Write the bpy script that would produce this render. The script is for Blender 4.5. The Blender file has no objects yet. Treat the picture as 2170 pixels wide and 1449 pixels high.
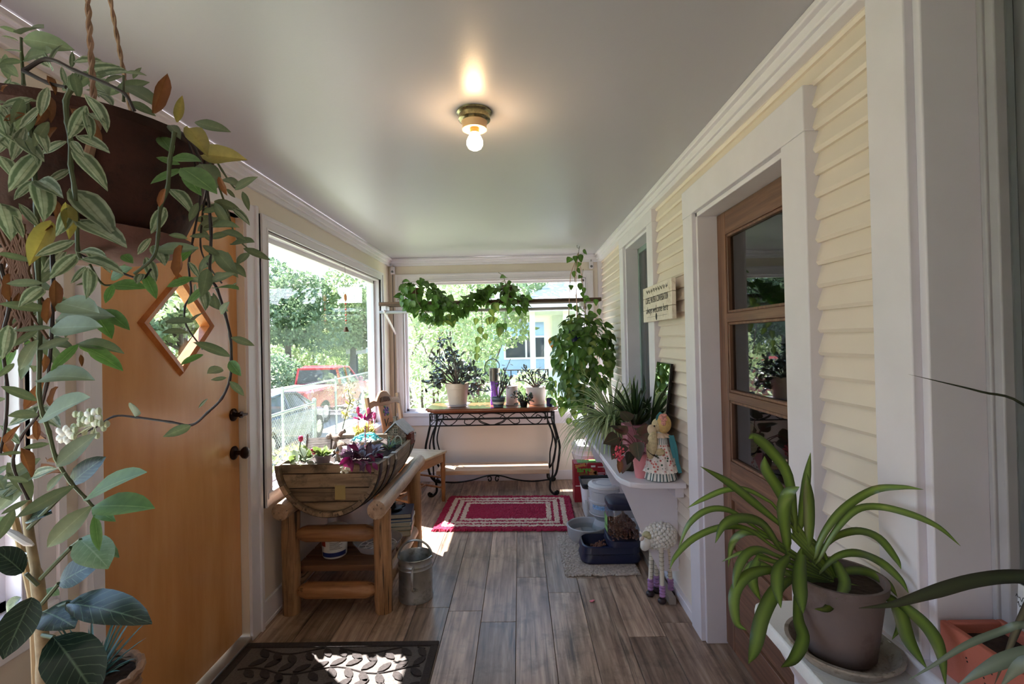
import bpy, math, random
import numpy as np
from mathutils import Vector as V, Matrix
random.seed(7)
C = bpy.context.scene.collection
SC = bpy.context.scene
PI = math.pi
# ---------------------------------------------------------------- camera
FPX, CX, CY, EYE = 1025.0, 1085.0, 714.0, 1.413
RC = Matrix.Rotation(15/1025, 3, 'Z') @ Matrix.Rotation(8/1025, 3, 'X') @ Matrix.Rotation(.021, 3, 'Y')
c_right, c_fwd, c_up = RC.col[0], RC.col[1], RC.col[2]
cam = bpy.data.cameras.new('camera'); cam_o = bpy.data.objects.new('camera', cam); C.objects.link(cam_o)
m4 = Matrix.Identity(4)
for i in range(3):
    m4[i][0] = c_right[i]; m4[i][1] = c_up[i]; m4[i][2] = -c_fwd[i]; m4[i][3] = (0, 0, EYE)[i]
cam_o.matrix_world = m4
cam.sensor_fit = 'HORIZONTAL'; cam.sensor_width = 36; cam.lens = 36*FPX/2170
cam.shift_y = -(724.5-CY)/2170; cam.clip_start = .02; cam.clip_end = 400
SC.camera = cam_o
# ---------------------------------------------------------------- world, sun, exposure
SC.view_settings.view_transform = 'Standard'; SC.view_settings.look = 'None'
SC.view_settings.gamma = 1; SC.view_settings.use_curve_mapping = False
SC.view_settings.exposure = 3.15
w = bpy.data.worlds.new('sky'); SC.world = w; w.use_nodes = True
nt = w.node_tree; nt.nodes.clear()
wo = nt.nodes.new('ShaderNodeOutputWorld'); bg = nt.nodes.new('ShaderNodeBackground')
tc = nt.nodes.new('ShaderNodeTexCoord'); sx = nt.nodes.new('ShaderNodeSeparateXYZ')
rp = nt.nodes.new('ShaderNodeValToRGB'); rp.color_ramp.elements[0].color = (.74, .86, 1, 1)
rp.color_ramp.elements[1].color = (.42, .64, 1, 1); rp.color_ramp.elements[1].position = .6
nt.links.new(tc.outputs['Generated'], sx.inputs[0]); nt.links.new(sx.outputs[2], rp.inputs[0])
nt.links.new(rp.outputs[0], bg.inputs[0]); bg.inputs[1].default_value = 0.46
nt.links.new(bg.outputs[0], wo.inputs[0])
sl = bpy.data.lights.new('sun', 'SUN'); sl.energy = 5.5; sl.angle = .0093; sl.color = (1, .96, .93)
so = bpy.data.objects.new('sun', sl); C.objects.link(so)
so.rotation_euler = V((.386, -.368, -.846)).to_track_quat('-Z', 'Y').to_euler()
so.location = (-6, 6, 12)
try:
    SC.cycles.max_bounces = 10; SC.cycles.diffuse_bounces = 6; SC.cycles.transparent_max_bounces = 24
    SC.cycles.caustics_reflective = False; SC.cycles.caustics_refractive = False; SC.cycles.sample_clamp_indirect = 6
except Exception: pass

def P(px, py, X=None, Y=None, Z=None):            # a point of the room seen at a pixel of the photo, on a known plane
    d = c_fwd*FPX + c_right*(px-CX) - c_up*(py-CY)
    t = (X/d[0]) if X is not None else (Y/d[1]) if Y is not None else (Z-EYE)/d[2]
    return V((0, 0, EYE)) + d*t
# ---------------------------------------------------------------- mesh helpers
class MB:
    def __init__(s): s.v = []; s.f = []; s.uv = None
    def add(s, vs, fs):
        n = len(s.v); s.v += [tuple(p) for p in vs]; s.f += [tuple(i+n for i in f) for f in fs]; return s
    def box(s, x0, x1, y0, y1, z0, z1, rot=None, org=None):
        vs = [V((x, y, z)) for z in (z0, z1) for y in (y0, y1) for x in (x0, x1)]
        if rot is not None:
            o = V(org) if org is not None else V(((x0+x1)/2, (y0+y1)/2, (z0+z1)/2))
            vs = [rot @ (p-o) + o for p in vs]
        return s.add(vs, [(0, 2, 3, 1), (4, 5, 7, 6), (0, 1, 5, 4), (2, 6, 7, 3), (0, 4, 6, 2), (1, 3, 7, 5)])
    def tube(s, pts, r, n=8, cap=True, closed=False):
        pts = [V(p) for p in pts]; k = len(pts)
        rs = r if isinstance(r, (list, tuple)) else [r]*k
        vs = []; nrm = None
        for i, p in enumerate(pts):
            a = pts[(i-1) % k] if (i or closed) else p; b = pts[(i+1) % k] if (i < k-1 or closed) else p
            t = (b-a).normalized()
            if nrm is None:
                nrm = t.orthogonal().normalized()
            else:
                nrm = (nrm - t*nrm.dot(t))
                nrm = nrm.normalized() if nrm.length > 1e-6 else t.orthogonal().normalized()
            bn = t.cross(nrm)
            vs += [p + (nrm*math.cos(2*PI*j/n) + bn*math.sin(2*PI*j/n))*rs[i] for j in range(n)]
        fs = [(i*n+j, i*n+(j+1) % n, ((i+1) % k)*n+(j+1) % n, ((i+1) % k)*n+j) for i in range(k if closed else k-1) for j in range(n)]
        if cap and not closed: fs += [tuple(range(n-1, -1, -1)), tuple((k-1)*n+j for j in range(n))]
        return s.add(vs, fs)
    def lathe(s, prof, n=24, c=(0, 0, 0), sx=1, sy=1):
        c = V(c); vs = []
        for (r, z) in prof:
            vs += [c + V((sx*r*math.cos(2*PI*j/n), sy*r*math.sin(2*PI*j/n), z)) for j in range(n)]
        fs = [(i*n+j, i*n+(j+1) % n, (i+1)*n+(j+1) % n, (i+1)*n+j) for i in range(len(prof)-1) for j in range(n)]
        if prof[0][0] > 1e-5: pass
        return s.add(vs, fs)
    def disc(s, c, r, n=24, sx=1, sy=1):
        c = V(c); return s.add([c] + [c + V((sx*r*math.cos(2*PI*j/n), sy*r*math.sin(2*PI*j/n), 0)) for j in range(n)], [(0, j+1, (j+1) % n+1) for j in range(n)])
    def ball(s, c, r, n=8, m=6, rot=None):
        c = V(c); r = (r, r, r) if not isinstance(r, (tuple, list)) else r
        vs = []
        for i in range(m+1):
            th = PI*i/m
            for j in range(n):
                p = V((r[0]*math.sin(th)*math.cos(2*PI*j/n), r[1]*math.sin(th)*math.sin(2*PI*j/n), r[2]*math.cos(th)))
                vs.append(c + (rot @ p if rot is not None else p))
        return s.add(vs, [(i*n+j, (i+1)*n+j, (i+1)*n+(j+1) % n, i*n+(j+1) % n) for i in range(m) for j in range(n)])
    def prism(s, pts, a, b):                        # outline given as 3-D points, pushed along vector b-a
        d = V(b)-V(a); n = len(pts); vs = [V(p)+V(a) for p in pts] + [V(p)+V(a)+d for p in pts]
        return s.add(vs, [tuple(range(n-1, -1, -1)), tuple(range(n, 2*n))] + [(i, (i+1) % n, n+(i+1) % n, n+i) for i in range(n)])
    def ribbon(s, pts, ws, up=V((0, 0, 1)), fold=.25):     # a leaf blade, V-folded, along a curve
        pts = [V(p) for p in pts]; k = len(pts); vs = []
        for i, p in enumerate(pts):
            t = (pts[min(i+1, k-1)]-pts[max(i-1, 0)]).normalized(); sd = t.cross(up)
            sd = sd.normalized() if sd.length > 1e-4 else V((1, 0, 0)); nn = sd.cross(t)
            vs += [p - sd*ws[i]/2 + nn*ws[i]*fold, p, p + sd*ws[i]/2 + nn*ws[i]*fold]
        s.add(vs, [f for i in range(k-1) for f in ((i*3, i*3+1, i*3+4, i*3+3), (i*3+1, i*3+2, i*3+5, i*3+4))])
        u = [(x, i/(k-1)) for i in range(k) for x in (0, .5, 1)]
        s.uv = (s.uv or []) + u; return s
    def mesh(s, name, m, smooth=True, ang=40):
        me = bpy.data.meshes.new(name); me.from_pydata(s.v, [], s.f)
        if s.uv:
            l = me.uv_layers.new(name='uv'); ids = np.empty(len(me.loops), dtype=np.int32); me.loops.foreach_get('vertex_index', ids)
            l.data.foreach_set('uv', np.array(s.uv, dtype=np.float32)[ids].ravel())
        me.materials.append(m)
        if smooth:
            me.shade_smooth()
            try: me.set_sharp_from_angle(angle=math.radians(ang))
            except Exception: pass
        me.update(); return me
def spline(pts, n=6):                               # Catmull-Rom through the points
    pts = [V(p) for p in pts]; q = [2*pts[0]-pts[1]] + pts + [2*pts[-1]-pts[-2]]; out = []
    for i in range(1, len(q)-2):
        for j in range(n):
            t = j/n; a, b, c, d = q[i-1:i+3]
            out.append(.5*((2*b)+(c-a)*t+(2*a-5*b+4*c-d)*t*t+(3*b-a-3*c+d)*t**3))
    return out + [pts[-1]]
def obj(name, mb, m=None, parent=None, world=False, bevel=0, kind=None, smooth=True, label=None, loc=None):
    me = mb if isinstance(mb, bpy.types.Mesh) else mb.mesh(name, m, smooth)
    if world and parent is not None and not isinstance(mb, bpy.types.Mesh):
        r = parent
        while r.parent: r = r.parent
        me.transform(Matrix.Translation(-r.location))
    o = bpy.data.objects.new(name, me); C.objects.link(o)
    if parent is not None: o.parent = parent
    if loc is not None: o.location = loc
    if bevel:
        b = o.modifiers.new('bevel', 'BEVEL'); b.width = bevel; b.segments = 2; b.limit_method = 'ANGLE'
    if kind: o['kind'] = kind
    if label: o['label'] = label
    return o
def thing(name, label, cat, loc=(0, 0, 0), rz=0, group=None):
    o = bpy.data.objects.new(name, None); C.objects.link(o); o.location = loc; o.rotation_euler = (0, 0, rz)
    o.empty_display_size = .05; tag(o, label, cat, group); return o
def tag(o, label, cat, group=None):
    o['label'] = label; o['category'] = cat
    if group: o['group'] = group
    return o
def struct(name, loc=(0, 0, 0)):
    o = bpy.data.objects.new(name, None); C.objects.link(o); o.location = loc; o['kind'] = 'structure'; return o
# ---------------------------------------------------------------- materials
def lin(c): return tuple((x/255/12.92 if x <= 10 else ((x/255+.055)/1.055)**2.4) for x in c) + (1,)
def base(name):
    m = bpy.data.materials.new(name); m.use_nodes = True; n = m.node_tree; return m, n, n.nodes['Principled BSDF']
def N(n, t, **k):
    x = n.nodes.new(t)
    for a, b in k.items(): setattr(x, a, b)
    return x
def mixc(n, fac, a, b):
    x = N(n, 'ShaderNodeMix', data_type='RGBA')
    for s, v in ((0, fac), (6, a), (7, b)):
        if isinstance(v, bpy.types.NodeSocket): n.links.new(v, x.inputs[s])
        else: x.inputs[s].default_value = v
    return x.outputs[2]
def mth(n, op, a, b=0.0):
    x = N(n, 'ShaderNodeMath', operation=op)
    for s, v in ((0, a), (1, b)):
        if isinstance(v, bpy.types.NodeSocket): n.links.new(v, x.inputs[s])
        else: x.inputs[s].default_value = v
    return x.outputs[0]
def ramp(n, src, stops):
    r = N(n, 'ShaderNodeValToRGB'); e = r.color_ramp.elements
    while len(e) < len(stops): e.new(.5)
    for el, (p, c) in zip(e, stops): el.position = p; el.color = c if len(c) == 4 else (*c, 1)
    n.links.new(src, r.inputs[0]); return r.outputs[0]
def coord(n, scale=(1, 1, 1), kind='Object', loc=None):
    t = N(n, 'ShaderNodeTexCoord'); mp = N(n, 'ShaderNodeMapping'); mp.inputs['Scale'].default_value = scale
    n.links.new(t.outputs[kind], mp.inputs[0])
    if loc is not None: n.links.new(loc, mp.inputs['Location'])
    return mp.outputs[0]
def noise(n, vec, scale, detail=4, rough=.55):
    x = N(n, 'ShaderNodeTexNoise'); x.inputs['Scale'].default_value = scale; x.inputs['Detail'].default_value = detail
    x.inputs['Roughness'].default_value = rough; n.links.new(vec, x.inputs['Vector']); return x.outputs[0]
def bump(n, b, h, st=.3, dist=.01):
    x = N(n, 'ShaderNodeBump'); x.inputs['Strength'].default_value = st; x.inputs['Distance'].default_value = dist
    n.links.new(h, x.inputs['Height']); n.links.new(x.outputs[0], b.inputs['Normal'])
def M(name, c, rough=.5, metal=0, var=.12, scale=6, bmp=0, bscale=80, spec=.5, dirt=None, emit=None, trans=0, alpha=1, rnd=0):
    m, n, b = base(name); col = lin(c); v = coord(n)
    nz = noise(n, v, scale)
    lo = tuple(x*(1-var) for x in col[:3]) + (1,); hi = tuple(min(1, x*(1+var)) for x in col[:3]) + (1,)
    o = ramp(n, nz, [(.3, lo), (.7, hi)])
    if dirt:
        d = ramp(n, noise(n, v, scale*2.2, 6, .7), [(.52, (0, 0, 0, 1)), (.72, (1, 1, 1, 1))]); o = mixc(n, d, o, lin(dirt))
    if rnd:
        oi = N(n, 'ShaderNodeObjectInfo'); hs = N(n, 'ShaderNodeHueSaturation')
        n.links.new(mth(n, 'ADD', mth(n, 'MULTIPLY', oi.outputs['Random'], rnd*2), 1-rnd), hs.inputs['Value']); n.links.new(o, hs.inputs['Color']); o = hs.outputs[0]
    n.links.new(o, b.inputs['Base Color']); b.inputs['Roughness'].default_value = rough; b.inputs['Metallic'].default_value = metal
    b.inputs['Specular IOR Level'].default_value = spec; b.inputs['Transmission Weight'].default_value = trans; b.inputs['Alpha'].default_value = alpha
    if bmp: bump(n, b, noise(n, v, bscale, 3), bmp, .004)
    if emit: b.inputs['Emission Color'].default_value = lin(c); b.inputs['Emission Strength'].default_value = emit
    return m
def wood(name, c1, c2, c3, grain=(14, 14, .9), rough=.5, knots=.0, rnd=.15, bmp=.15, cracks=0, stain=0):
    m, n, b = base(name); oi = N(n, 'ShaderNodeObjectInfo')
    cb = N(n, 'ShaderNodeCombineXYZ')
    for i, k in enumerate((37, 53, 71)): n.links.new(mth(n, 'MULTIPLY', oi.outputs['Random'], k), cb.inputs[i])
    v = coord(n, grain, loc=cb.outputs[0]); wv = noise(n, v, 2.2, 7, .62)
    big = noise(n, coord(n, tuple(g*.18 for g in grain), loc=cb.outputs[0]), 2.0, 3)
    o = ramp(n, wv, [(.3, lin(c1)), (.52, lin(c2)), (.74, lin(c3))])
    o = mixc(n, ramp(n, big, [(.35, (0, 0, 0, 1)), (.75, (.55, .55, .55, 1))]), o, lin(c1))
    if knots:
        kn = noise(n, coord(n, tuple(g*.28 for g in grain), loc=cb.outputs[0]), 3.2, 5, .7)
        o = mixc(n, ramp(n, kn, [(.58, (0, 0, 0, 1)), (.70, (knots, knots, knots, 1))]), o, lin(tuple(x*.32 for x in c1)))
    if cracks:
        ck = noise(n, coord(n, tuple(g*(2.6 if g > 3 else .55) for g in grain), loc=cb.outputs[0]), 2.0, 2, .5)
        o = mixc(n, ramp(n, ck, [(.62, (0, 0, 0, 1)), (.68, (cracks, cracks, cracks, 1))]), o, lin(tuple(x*.3 for x in c1)))
    if stain:
        sn = noise(n, coord(n, (1, 1, 1), loc=cb.outputs[0]), 7.0, 6, .68)
        o = mixc(n, ramp(n, sn, [(.52, (0, 0, 0, 1)), (.68, (stain, stain, stain, 1))]), o, lin(tuple(x*.35 for x in c1)))
    hs = N(n, 'ShaderNodeHueSaturation'); n.links.new(o, hs.inputs['Color'])
    n.links.new(mth(n, 'ADD', mth(n, 'MULTIPLY', oi.outputs['Random'], rnd*2), 1-rnd), hs.inputs['Value'])
    n.links.new(hs.outputs[0], b.inputs['Base Color']); b.inputs['Roughness'].default_value = rough
    if bmp: bump(n, b, wv, bmp, .003)
    return m
def leafm(name, cin, cout, stripe=0, rough=.4, trans=.25, rnd=.25, vein=None, spec=.5, pinnate=0):
    m, n, b = base(name); t = N(n, 'ShaderNodeTexCoord'); s = N(n, 'ShaderNodeSeparateXYZ'); n.links.new(t.outputs['UV'], s.inputs[0])
    d = mth(n, 'ABSOLUTE', mth(n, 'SUBTRACT', s.outputs[0], .5))
    if stripe:
        wv = mth(n, 'SINE', mth(n, 'MULTIPLY', d, stripe*2*PI)); f = ramp(n, mth(n, 'ADD', mth(n, 'MULTIPLY', wv, .5), .5), [(.35, (0, 0, 0, 1)), (.75, (1, 1, 1, 1))])
    else: f = ramp(n, d, [(.05, (0, 0, 0, 1)), (.5, (1, 1, 1, 1))])
    o = mixc(n, f, lin(cin), lin(cout))
    if vein: o = mixc(n, ramp(n, d, [(.0, (1, 1, 1, 1)), (.035, (0, 0, 0, 1))]), o, lin(vein))
    if pinnate: o = mixc(n, ramp(n, mth(n, 'SINE', mth(n, 'MULTIPLY', mth(n, 'SUBTRACT', s.outputs[1], mth(n, 'MULTIPLY', d, .55)), pinnate*2*PI)), [(.93, (0, 0, 0, 1)), (1, (.7, .7, .7, 1))]), o, lin(vein))
    nz = noise(n, coord(n), 9, 3); o = mixc(n, ramp(n, nz, [(.35, (0, 0, 0, 1)), (.8, (.5, .5, .5, 1))]), o, tuple(x*.55 for x in lin(cin)[:3])+(1,))
    oi = N(n, 'ShaderNodeObjectInfo'); hs = N(n, 'ShaderNodeHueSaturation'); n.links.new(o, hs.inputs['Color'])
    n.links.new(mth(n, 'ADD', mth(n, 'MULTIPLY', oi.outputs['Random'], rnd*2), 1-rnd), hs.inputs['Value'])
    n.links.new(hs.outputs[0], b.inputs['Base Color']); b.inputs['Roughness'].default_value = rough; b.inputs['Specular IOR Level'].default_value = spec
    if trans:
        tr = N(n, 'ShaderNodeBsdfTranslucent'); hs2 = N(n, 'ShaderNodeHueSaturation'); hs2.inputs['Value'].default_value = 1.5; hs2.inputs['Saturation'].default_value = 1.15
        n.links.new(hs.outputs[0], hs2.inputs['Color']); n.links.new(hs2.outputs[0], tr.inputs[0])
        mx = N(n, 'ShaderNodeMixShader'); mx.inputs[0].default_value = trans; n.links.new(b.outputs[0], mx.inputs[1]); n.links.new(tr.outputs[0], mx.inputs[2])
        n.links.new(mx.outputs[0], n.nodes['Material Output'].inputs[0])
    return m
def glassm(name, tint=(1, 1, 1), ior=1.45, rough=0, gl=1.0):      # thin pane: clear plus a Fresnel reflection
    m = bpy.data.materials.new(name); m.use_nodes = True; n = m.node_tree; n.nodes.clear(); out = N(n, 'ShaderNodeOutputMaterial')
    a = N(n, 'ShaderNodeBsdfTransparent'); a.inputs[0].default_value = (*tint, 1); g = N(n, 'ShaderNodeBsdfGlossy'); g.inputs['Roughness'].default_value = rough
    lw = N(n, 'ShaderNodeLayerWeight'); mx = N(n, 'ShaderNodeMixShader'); f0 = ((ior-1)/(ior+1))**2*gl
    sch = mth(n, 'ADD', mth(n, 'MULTIPLY', mth(n, 'POWER', lw.outputs['Facing'], 5.0), 1-f0), f0)       # Schlick reflection of one face
    n.links.new(sch, mx.inputs[0]); n.links.new(a.outputs[0], mx.inputs[1]); n.links.new(g.outputs[0], mx.inputs[2]); n.links.new(mx.outputs[0], out.inputs[0])
    return m
white_trim = M('white_trim', (226, 222, 230), .42, var=.03, scale=3, bmp=.05, bscale=60)
white_paint = M('white_paint', (222, 217, 226), .45, var=.04, scale=5, bmp=.08, bscale=40)
wall_beige = M('wall_beige', (227, 215, 203), .7, var=.03, scale=2, bmp=.12, bscale=220)
siding_cream = M('siding_cream', (226, 213, 201), .5, var=.035, scale=3, bmp=.06, bscale=50)
ceil_m = M('ceiling_paint', (180, 177, 186), .34, var=.02, scale=1, bmp=.06, bscale=120)
black_iron = M('black_iron', (26, 24, 24), .45, .6, var=.2)
chrome = M('chrome', (190, 190, 190), .2, 1, var=.05)
steel = M('brushed_steel', (150, 148, 145), .3, 1, var=.1)
soil_m = M('soil', (46, 34, 28), .95, var=.5, scale=60, bmp=.8, bscale=90)
win_glass = glassm('window_glass', (.97, .985, .985), 1.45)
bronze = M('dark_bronze', (48, 30, 26), .35, .8, var=.15)
# ---------------------------------------------------------------- leaf templates: base at origin, length 1 along +Y, +Z is the upper face
def leaf_mesh(name, m, prof, fold=.18, droop=.18, wave=0.0, k=7, petiole=0):
    mb = MB(); vs = []; uv = []
    for i in range(k+1):
        t = i/k; wd = np.interp(t, [p[0] for p in prof], [p[1] for p in prof]); z = -droop*t*t + .25*droop*t
        for sgn, u in ((-1, 0), (0, .5), (1, 1)):
            vs.append((sgn*wd/2, t*(1-.25*droop*t), z + abs(sgn)*wd*fold + (wave*math.sin(t*9+sgn) if sgn else 0))); uv.append((u, t))
    mb.add(vs, [f for i in range(k) for f in ((i*3, i*3+1, i*3+4, i*3+3), (i*3+1, i*3+2, i*3+5, i*3+4))]); mb.uv = uv
    return mb.mesh(name, m)
LANCE = [(0, .04), (.12, .17), (.3, .28), (.5, .30), (.7, .24), (.88, .12), (1, .005)]
HEARTP = [(0, .30), (.06, .62), (.18, .80), (.35, .80), (.55, .64), (.75, .40), (.9, .17), (1, .01)]
OVAL = [(0, .06), (.2, .22), (.5, .42), (.75, .48), (.92, .32), (1, .06)]
RUBBER = [(0, .04), (.1, .26), (.3, .48), (.5, .54), (.7, .48), (.88, .28), (1, .02)]
def orient(d, nrm, roll=0):
    y = V(d).normalized(); z = V(nrm); z = z - y*z.dot(y)
    z = z.normalized() if z.length > 1e-4 else y.orthogonal().normalized()
    x = y.cross(z); R = Matrix((x, y, z)).transposed()
    return R @ Matrix.Rotation(roll, 3, 'Y') if roll else R
def leaf(me, parent, pos, d, nrm=(0, 0, 1), size=.1, w=1, roll=0, name='leaf'):
    r = parent
    o = bpy.data.objects.new(name, me); C.objects.link(o); o.parent = parent
    off = V(pos) - r.location
    mat = orient(d, nrm, roll).to_4x4(); mat.translation = off
    o.matrix_basis = mat @ Matrix.Diagonal((size*w, size, size, 1)); return o
def leafstuff(parent, items, name='foliage'):         # the leaves past the limit, joined into one part
    by = {}
    for it in items: by.setdefault(it[0].name, []).append(it)
    for k_, its in by.items():
        me = its[0][0]; co = np.array([v.co[:] for v in me.vertices]); fs = [tuple(p.vertices) for p in me.polygons]
        uvs = np.zeros((len(co), 2)); ul = me.uv_layers[0].data
        for lp_ in me.loops: uvs[lp_.vertex_index] = ul[lp_.index].uv[:]
        mb = MB(); mb.uv = []
        for (_, pos, d, nrm, size, w) in its:
            R = np.array(orient(d, nrm)); q = (co*np.array((size*w, size, size))) @ R.T + np.array(V(pos)-parent.location)
            n0 = len(mb.v); mb.v += [tuple(x) for x in q]; mb.f += [tuple(i+n0 for i in f) for f in fs]; mb.uv += [tuple(u) for u in uvs]
        obj(name, mb, me.materials[0], parent, kind='stuff')
def rv(a=1): return V((random.uniform(-a, a), random.uniform(-a, a), random.uniform(-a, a)))
def rc(*ms): return random.choice(ms)
# ================================================================ THE ROOM
XL, XR, YB, ZC, YF = -1.32, .83, 4.92, 2.27, -.5
# floor: planks are parts
plank_m = wood('floor_plank', (100, 78, 66), (176, 149, 129), (220, 197, 176), grain=(16, 1.1, 16), rough=.33, knots=.75, rnd=.26, bmp=.12, cracks=.5, stain=.45)
fl = struct('floor')
obj('subfloor', MB().box(XL-.1, XR+.3, YF-.1, YB+.1, -.16, -.012), M('subfloor', (60, 48, 40), .9), fl)
PW = .178; x = -1.469; i = 0
while x < XR+.12:
    y = YF - random.uniform(0, .9); 
    while y < YB:
        y2 = y + 1.22; a, b = max(y, YF), min(y2, YB)
        if b > a + .02:
            obj('plank', MB().box(max(x, XL-.1)+.0011, x+PW-.0011, a+.0011, b-.0011, -.012, random.uniform(-.0005, .0003)), plank_m, fl, bevel=.0012)
        y = y2
    x += PW; i += 1
ce = obj('ceiling', MB().box(XL-.12, XR+.3, YF-.1, YB+.12, ZC, ZC+.1), ceil_m); ce['kind'] = 'structure'
# stepped crown mouldings
def crown(name, side):
    mb = MB()
    for (d0, d1, z0) in ((0, .022, ZC-.075), (0, .036, ZC-.05), (0, .056, ZC-.022)):
        if side == 'l': mb.box(XL+d0, XL+d1, YF, YB, z0, ZC)
        elif side == 'r': mb.box(XR-d1, XR+.02, YF, YB, z0, ZC)
        else: mb.box(XL, XR, YB-d1, YB-d0, z0, ZC)
    o = obj(name, mb, white_trim, bevel=.004); o['kind'] = 'structure'
crown('trim_1', 'l'); crown('trim_2', 'b'); crown('trim_3', 'r')
T = .12
# openings: left wall window_1, door_1, window_2 ; back wall window_3 ; right wall window_4, door_2, window_5
W1 = (2.51, 4.58, .66, 2.02); D1 = (1.5, 2.31, 0, 2.035); W2 = (-.25, 1.27, .72, 2.02)
W3 = (-1.18, .69, .70, 2.04)
W4 = (3.07, 3.77, .72, 2.12); D2 = (1.50, 2.27, 0, 1.99); W5 = (.0, 1.02, .69, 2.2)
def wallx(name, x0, x1, holes, m):
    mb = MB(); ys = sorted({YF, YB, *[h[0] for h in holes], *[h[1] for h in holes]})
    for a, b in zip(ys[:-1], ys[1:]):
        h = [q for q in holes if q[0] <= a+1e-6 and q[1] >= b-1e-6]
        if h:
            if h[0][2] > 0: mb.box(x0, x1, a, b, 0, h[0][2])
            mb.box(x0, x1, a, b, h[0][3], ZC)
        else: mb.box(x0, x1, a, b, 0, ZC)
    o = obj(name, mb, m); o['kind'] = 'structure'; return o
wallx('wall_left', XL-T, XL, [W1, D1, W2], wall_beige)
mb = MB().box(XL-T, W3[0], YB, YB+T, 0, ZC).box(W3[1], XR+.3, YB, YB+T, 0, ZC).box(W3[0], W3[1], YB, YB+T, 0, W3[2]).box(W3[0], W3[1], YB, YB+T, W3[3], ZC)
o = obj('wall_back', mb, wall_beige); o['kind'] = 'structure'
wallR = wallx('wall_right', XR+.03, XR+.16, [W4, (D2[0]-.02, D2[1]+.02, 0, D2[3]+.02), W5], siding_cream)
# clapboards
EXPO = .0635
def clap(a, b, z0, z1):
    z = .02
    while z < ZC-.03:
        lo, hi = max(z, z0), min(z+EXPO, z1)
        if hi-lo > .008:
            t0 = .02; pts = [(XR+.031, 0, lo), (XR+.031-t0+.0065, 0, lo), (XR+.031-t0, 0, min(hi, lo+.0095)), (XR+.031-.003-.017*(1-(hi-lo)/EXPO), 0, hi), (XR+.031, 0, hi)]
            obj('clapboard', MB().prism(pts, (0, a, 0), (0, b, 0)), siding_cream, wallR)
        z += EXPO
clap(1.135, 1.375, 0, ZC); clap(1.375, 2.395, 2.11, ZC); clap(2.395, 2.955, 0, ZC); clap(2.955, 3.885, 0, .68); clap(3.885, YB-.03, 0, ZC)
o = obj('trim_4', MB().box(XR-.02, XR+.03, YB-.035, YB, 0, ZC), white_trim); o['kind'] = 'structure'
# baseboards
def bb(name, *b):
    mb = MB()
    for q in b: mb.box(*q)
    o = obj(name, mb, white_trim, bevel=.003); o['kind'] = 'structure'
bb('baseboard_left', (XL, XL+.014, 2.42, YB, 0, .125), (XL, XL+.014, YF, 1.42, 0, .125), (XL, XL+.018, 2.42, YB, 0, .02))
bb('baseboard_back', (XL, XR, YB-.014, YB, 0, .095))
bb('baseboard_right', (XR-.006, XR+.02, 2.39, YB, 0, .05), (XR-.006, XR+.02, .2, 1.37, 0, .05))
# front wall behind the camera
mb = MB().box(XL-T, XR+.3, YF-T, YF, 0, ZC)
o = obj('wall_front', mb, wall_beige); o['kind'] = 'structure'
# windows on the left and back walls
def casing(mb, ax, p, a0, a1, z0, z1, wd, out, sgn, prof=True):
    """flat casing with a raised outer band round an opening. ax 'x': wall plane X=p, runs along Y; 'y': wall plane Y=p"""
    def bx(u0, u1, w0, w1, d0, d1):
        d0, d1 = sorted((p+sgn*d0, p+sgn*d1))
        if ax == 'x': mb.box(d0, d1, u0, u1, w0, w1)
        else: mb.box(u0, u1, d0, d1, w0, w1)
    for (i0, i1, th) in ((0, wd, out), (wd*.72, wd, out*1.6), (0, wd*.16, out*1.25)):
        bx(a0-i1, a0-i0, z0-i1, z1+i1, 0, th); bx(a1+i0, a1+i1, z0-i1, z1+i1, 0, th)
        bx(a0-i0, a1+i0, z1+i0, z1+i1, 0, th)
    bx(a0, a1, z0-wd, z0, 0, out)
    return bx
def win_l(name, Wn, wd_n, sill):
    y0, y1, z0, z1 = Wn; r = struct(name)
    mb = MB(); bx = casing(mb, 'x', XL, y0, y1, z0, z1, wd_n, .016, 1)
    for d0, d1, b in ((-.12, -.002, .012), (-.075, -.045, .04)):           # reveal and sash
        bx(y0, y0+b, z0, z1, d0, d1); bx(y1-b, y1, z0, z1, d0, d1); bx(y0, y1, z1-b, z1, d0, d1); bx(y0, y1, z0, z0+b, d0, d1)
    obj('window_frame', mb, white_trim, r, bevel=.002)
    obj('pane', MB().box(XL-.062, XL-.058, y0+.03, y1-.03, z0+.03, z1-.03), win_glass, r)
    obj('sill', MB().box(XL-.1, XL+.03, y0-.06, y1+.06, z0-.03, z0+.004), white_trim, r, bevel=.004)
    return r
win_l('window_1', W1, .07, True); win_l('window_2', W2, .09, True)
r = struct('window_3'); mb = MB(); bx = casing(mb, 'y', YB, W3[0], W3[1], W3[2], W3[3], .07, .016, -1)
for d0, d1, b in ((-.12, -.002, .012), (-.075, -.045, .035)):
    bx(W3[0], W3[0]+b, W3[2], W3[3], d0, d1); bx(W3[1]-b, W3[1], W3[2], W3[3], d0, d1); bx(W3[0], W3[1], W3[3]-b, W3[3], d0, d1); bx(W3[0], W3[1], W3[2], W3[2]+b, d0, d1)
obj('window_frame', mb, white_trim, r, bevel=.002)
obj('pane', MB().box(W3[0]+.03, W3[1]-.03, YB+.058, YB+.062, W3[2]+.03, W3[3]-.03), win_glass, r)
obj('sill', MB().box(W3[0]-.08, W3[1]+.08, YB-.035, YB+.1, W3[2]-.035, W3[2]+.004), white_trim, r, bevel=.004)
obj('apron', MB().box(W3[0]-.06, W3[1]+.06, YB-.018, YB, W3[2]-.13, W3[2]-.035), white_trim, r, bevel=.003)
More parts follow.
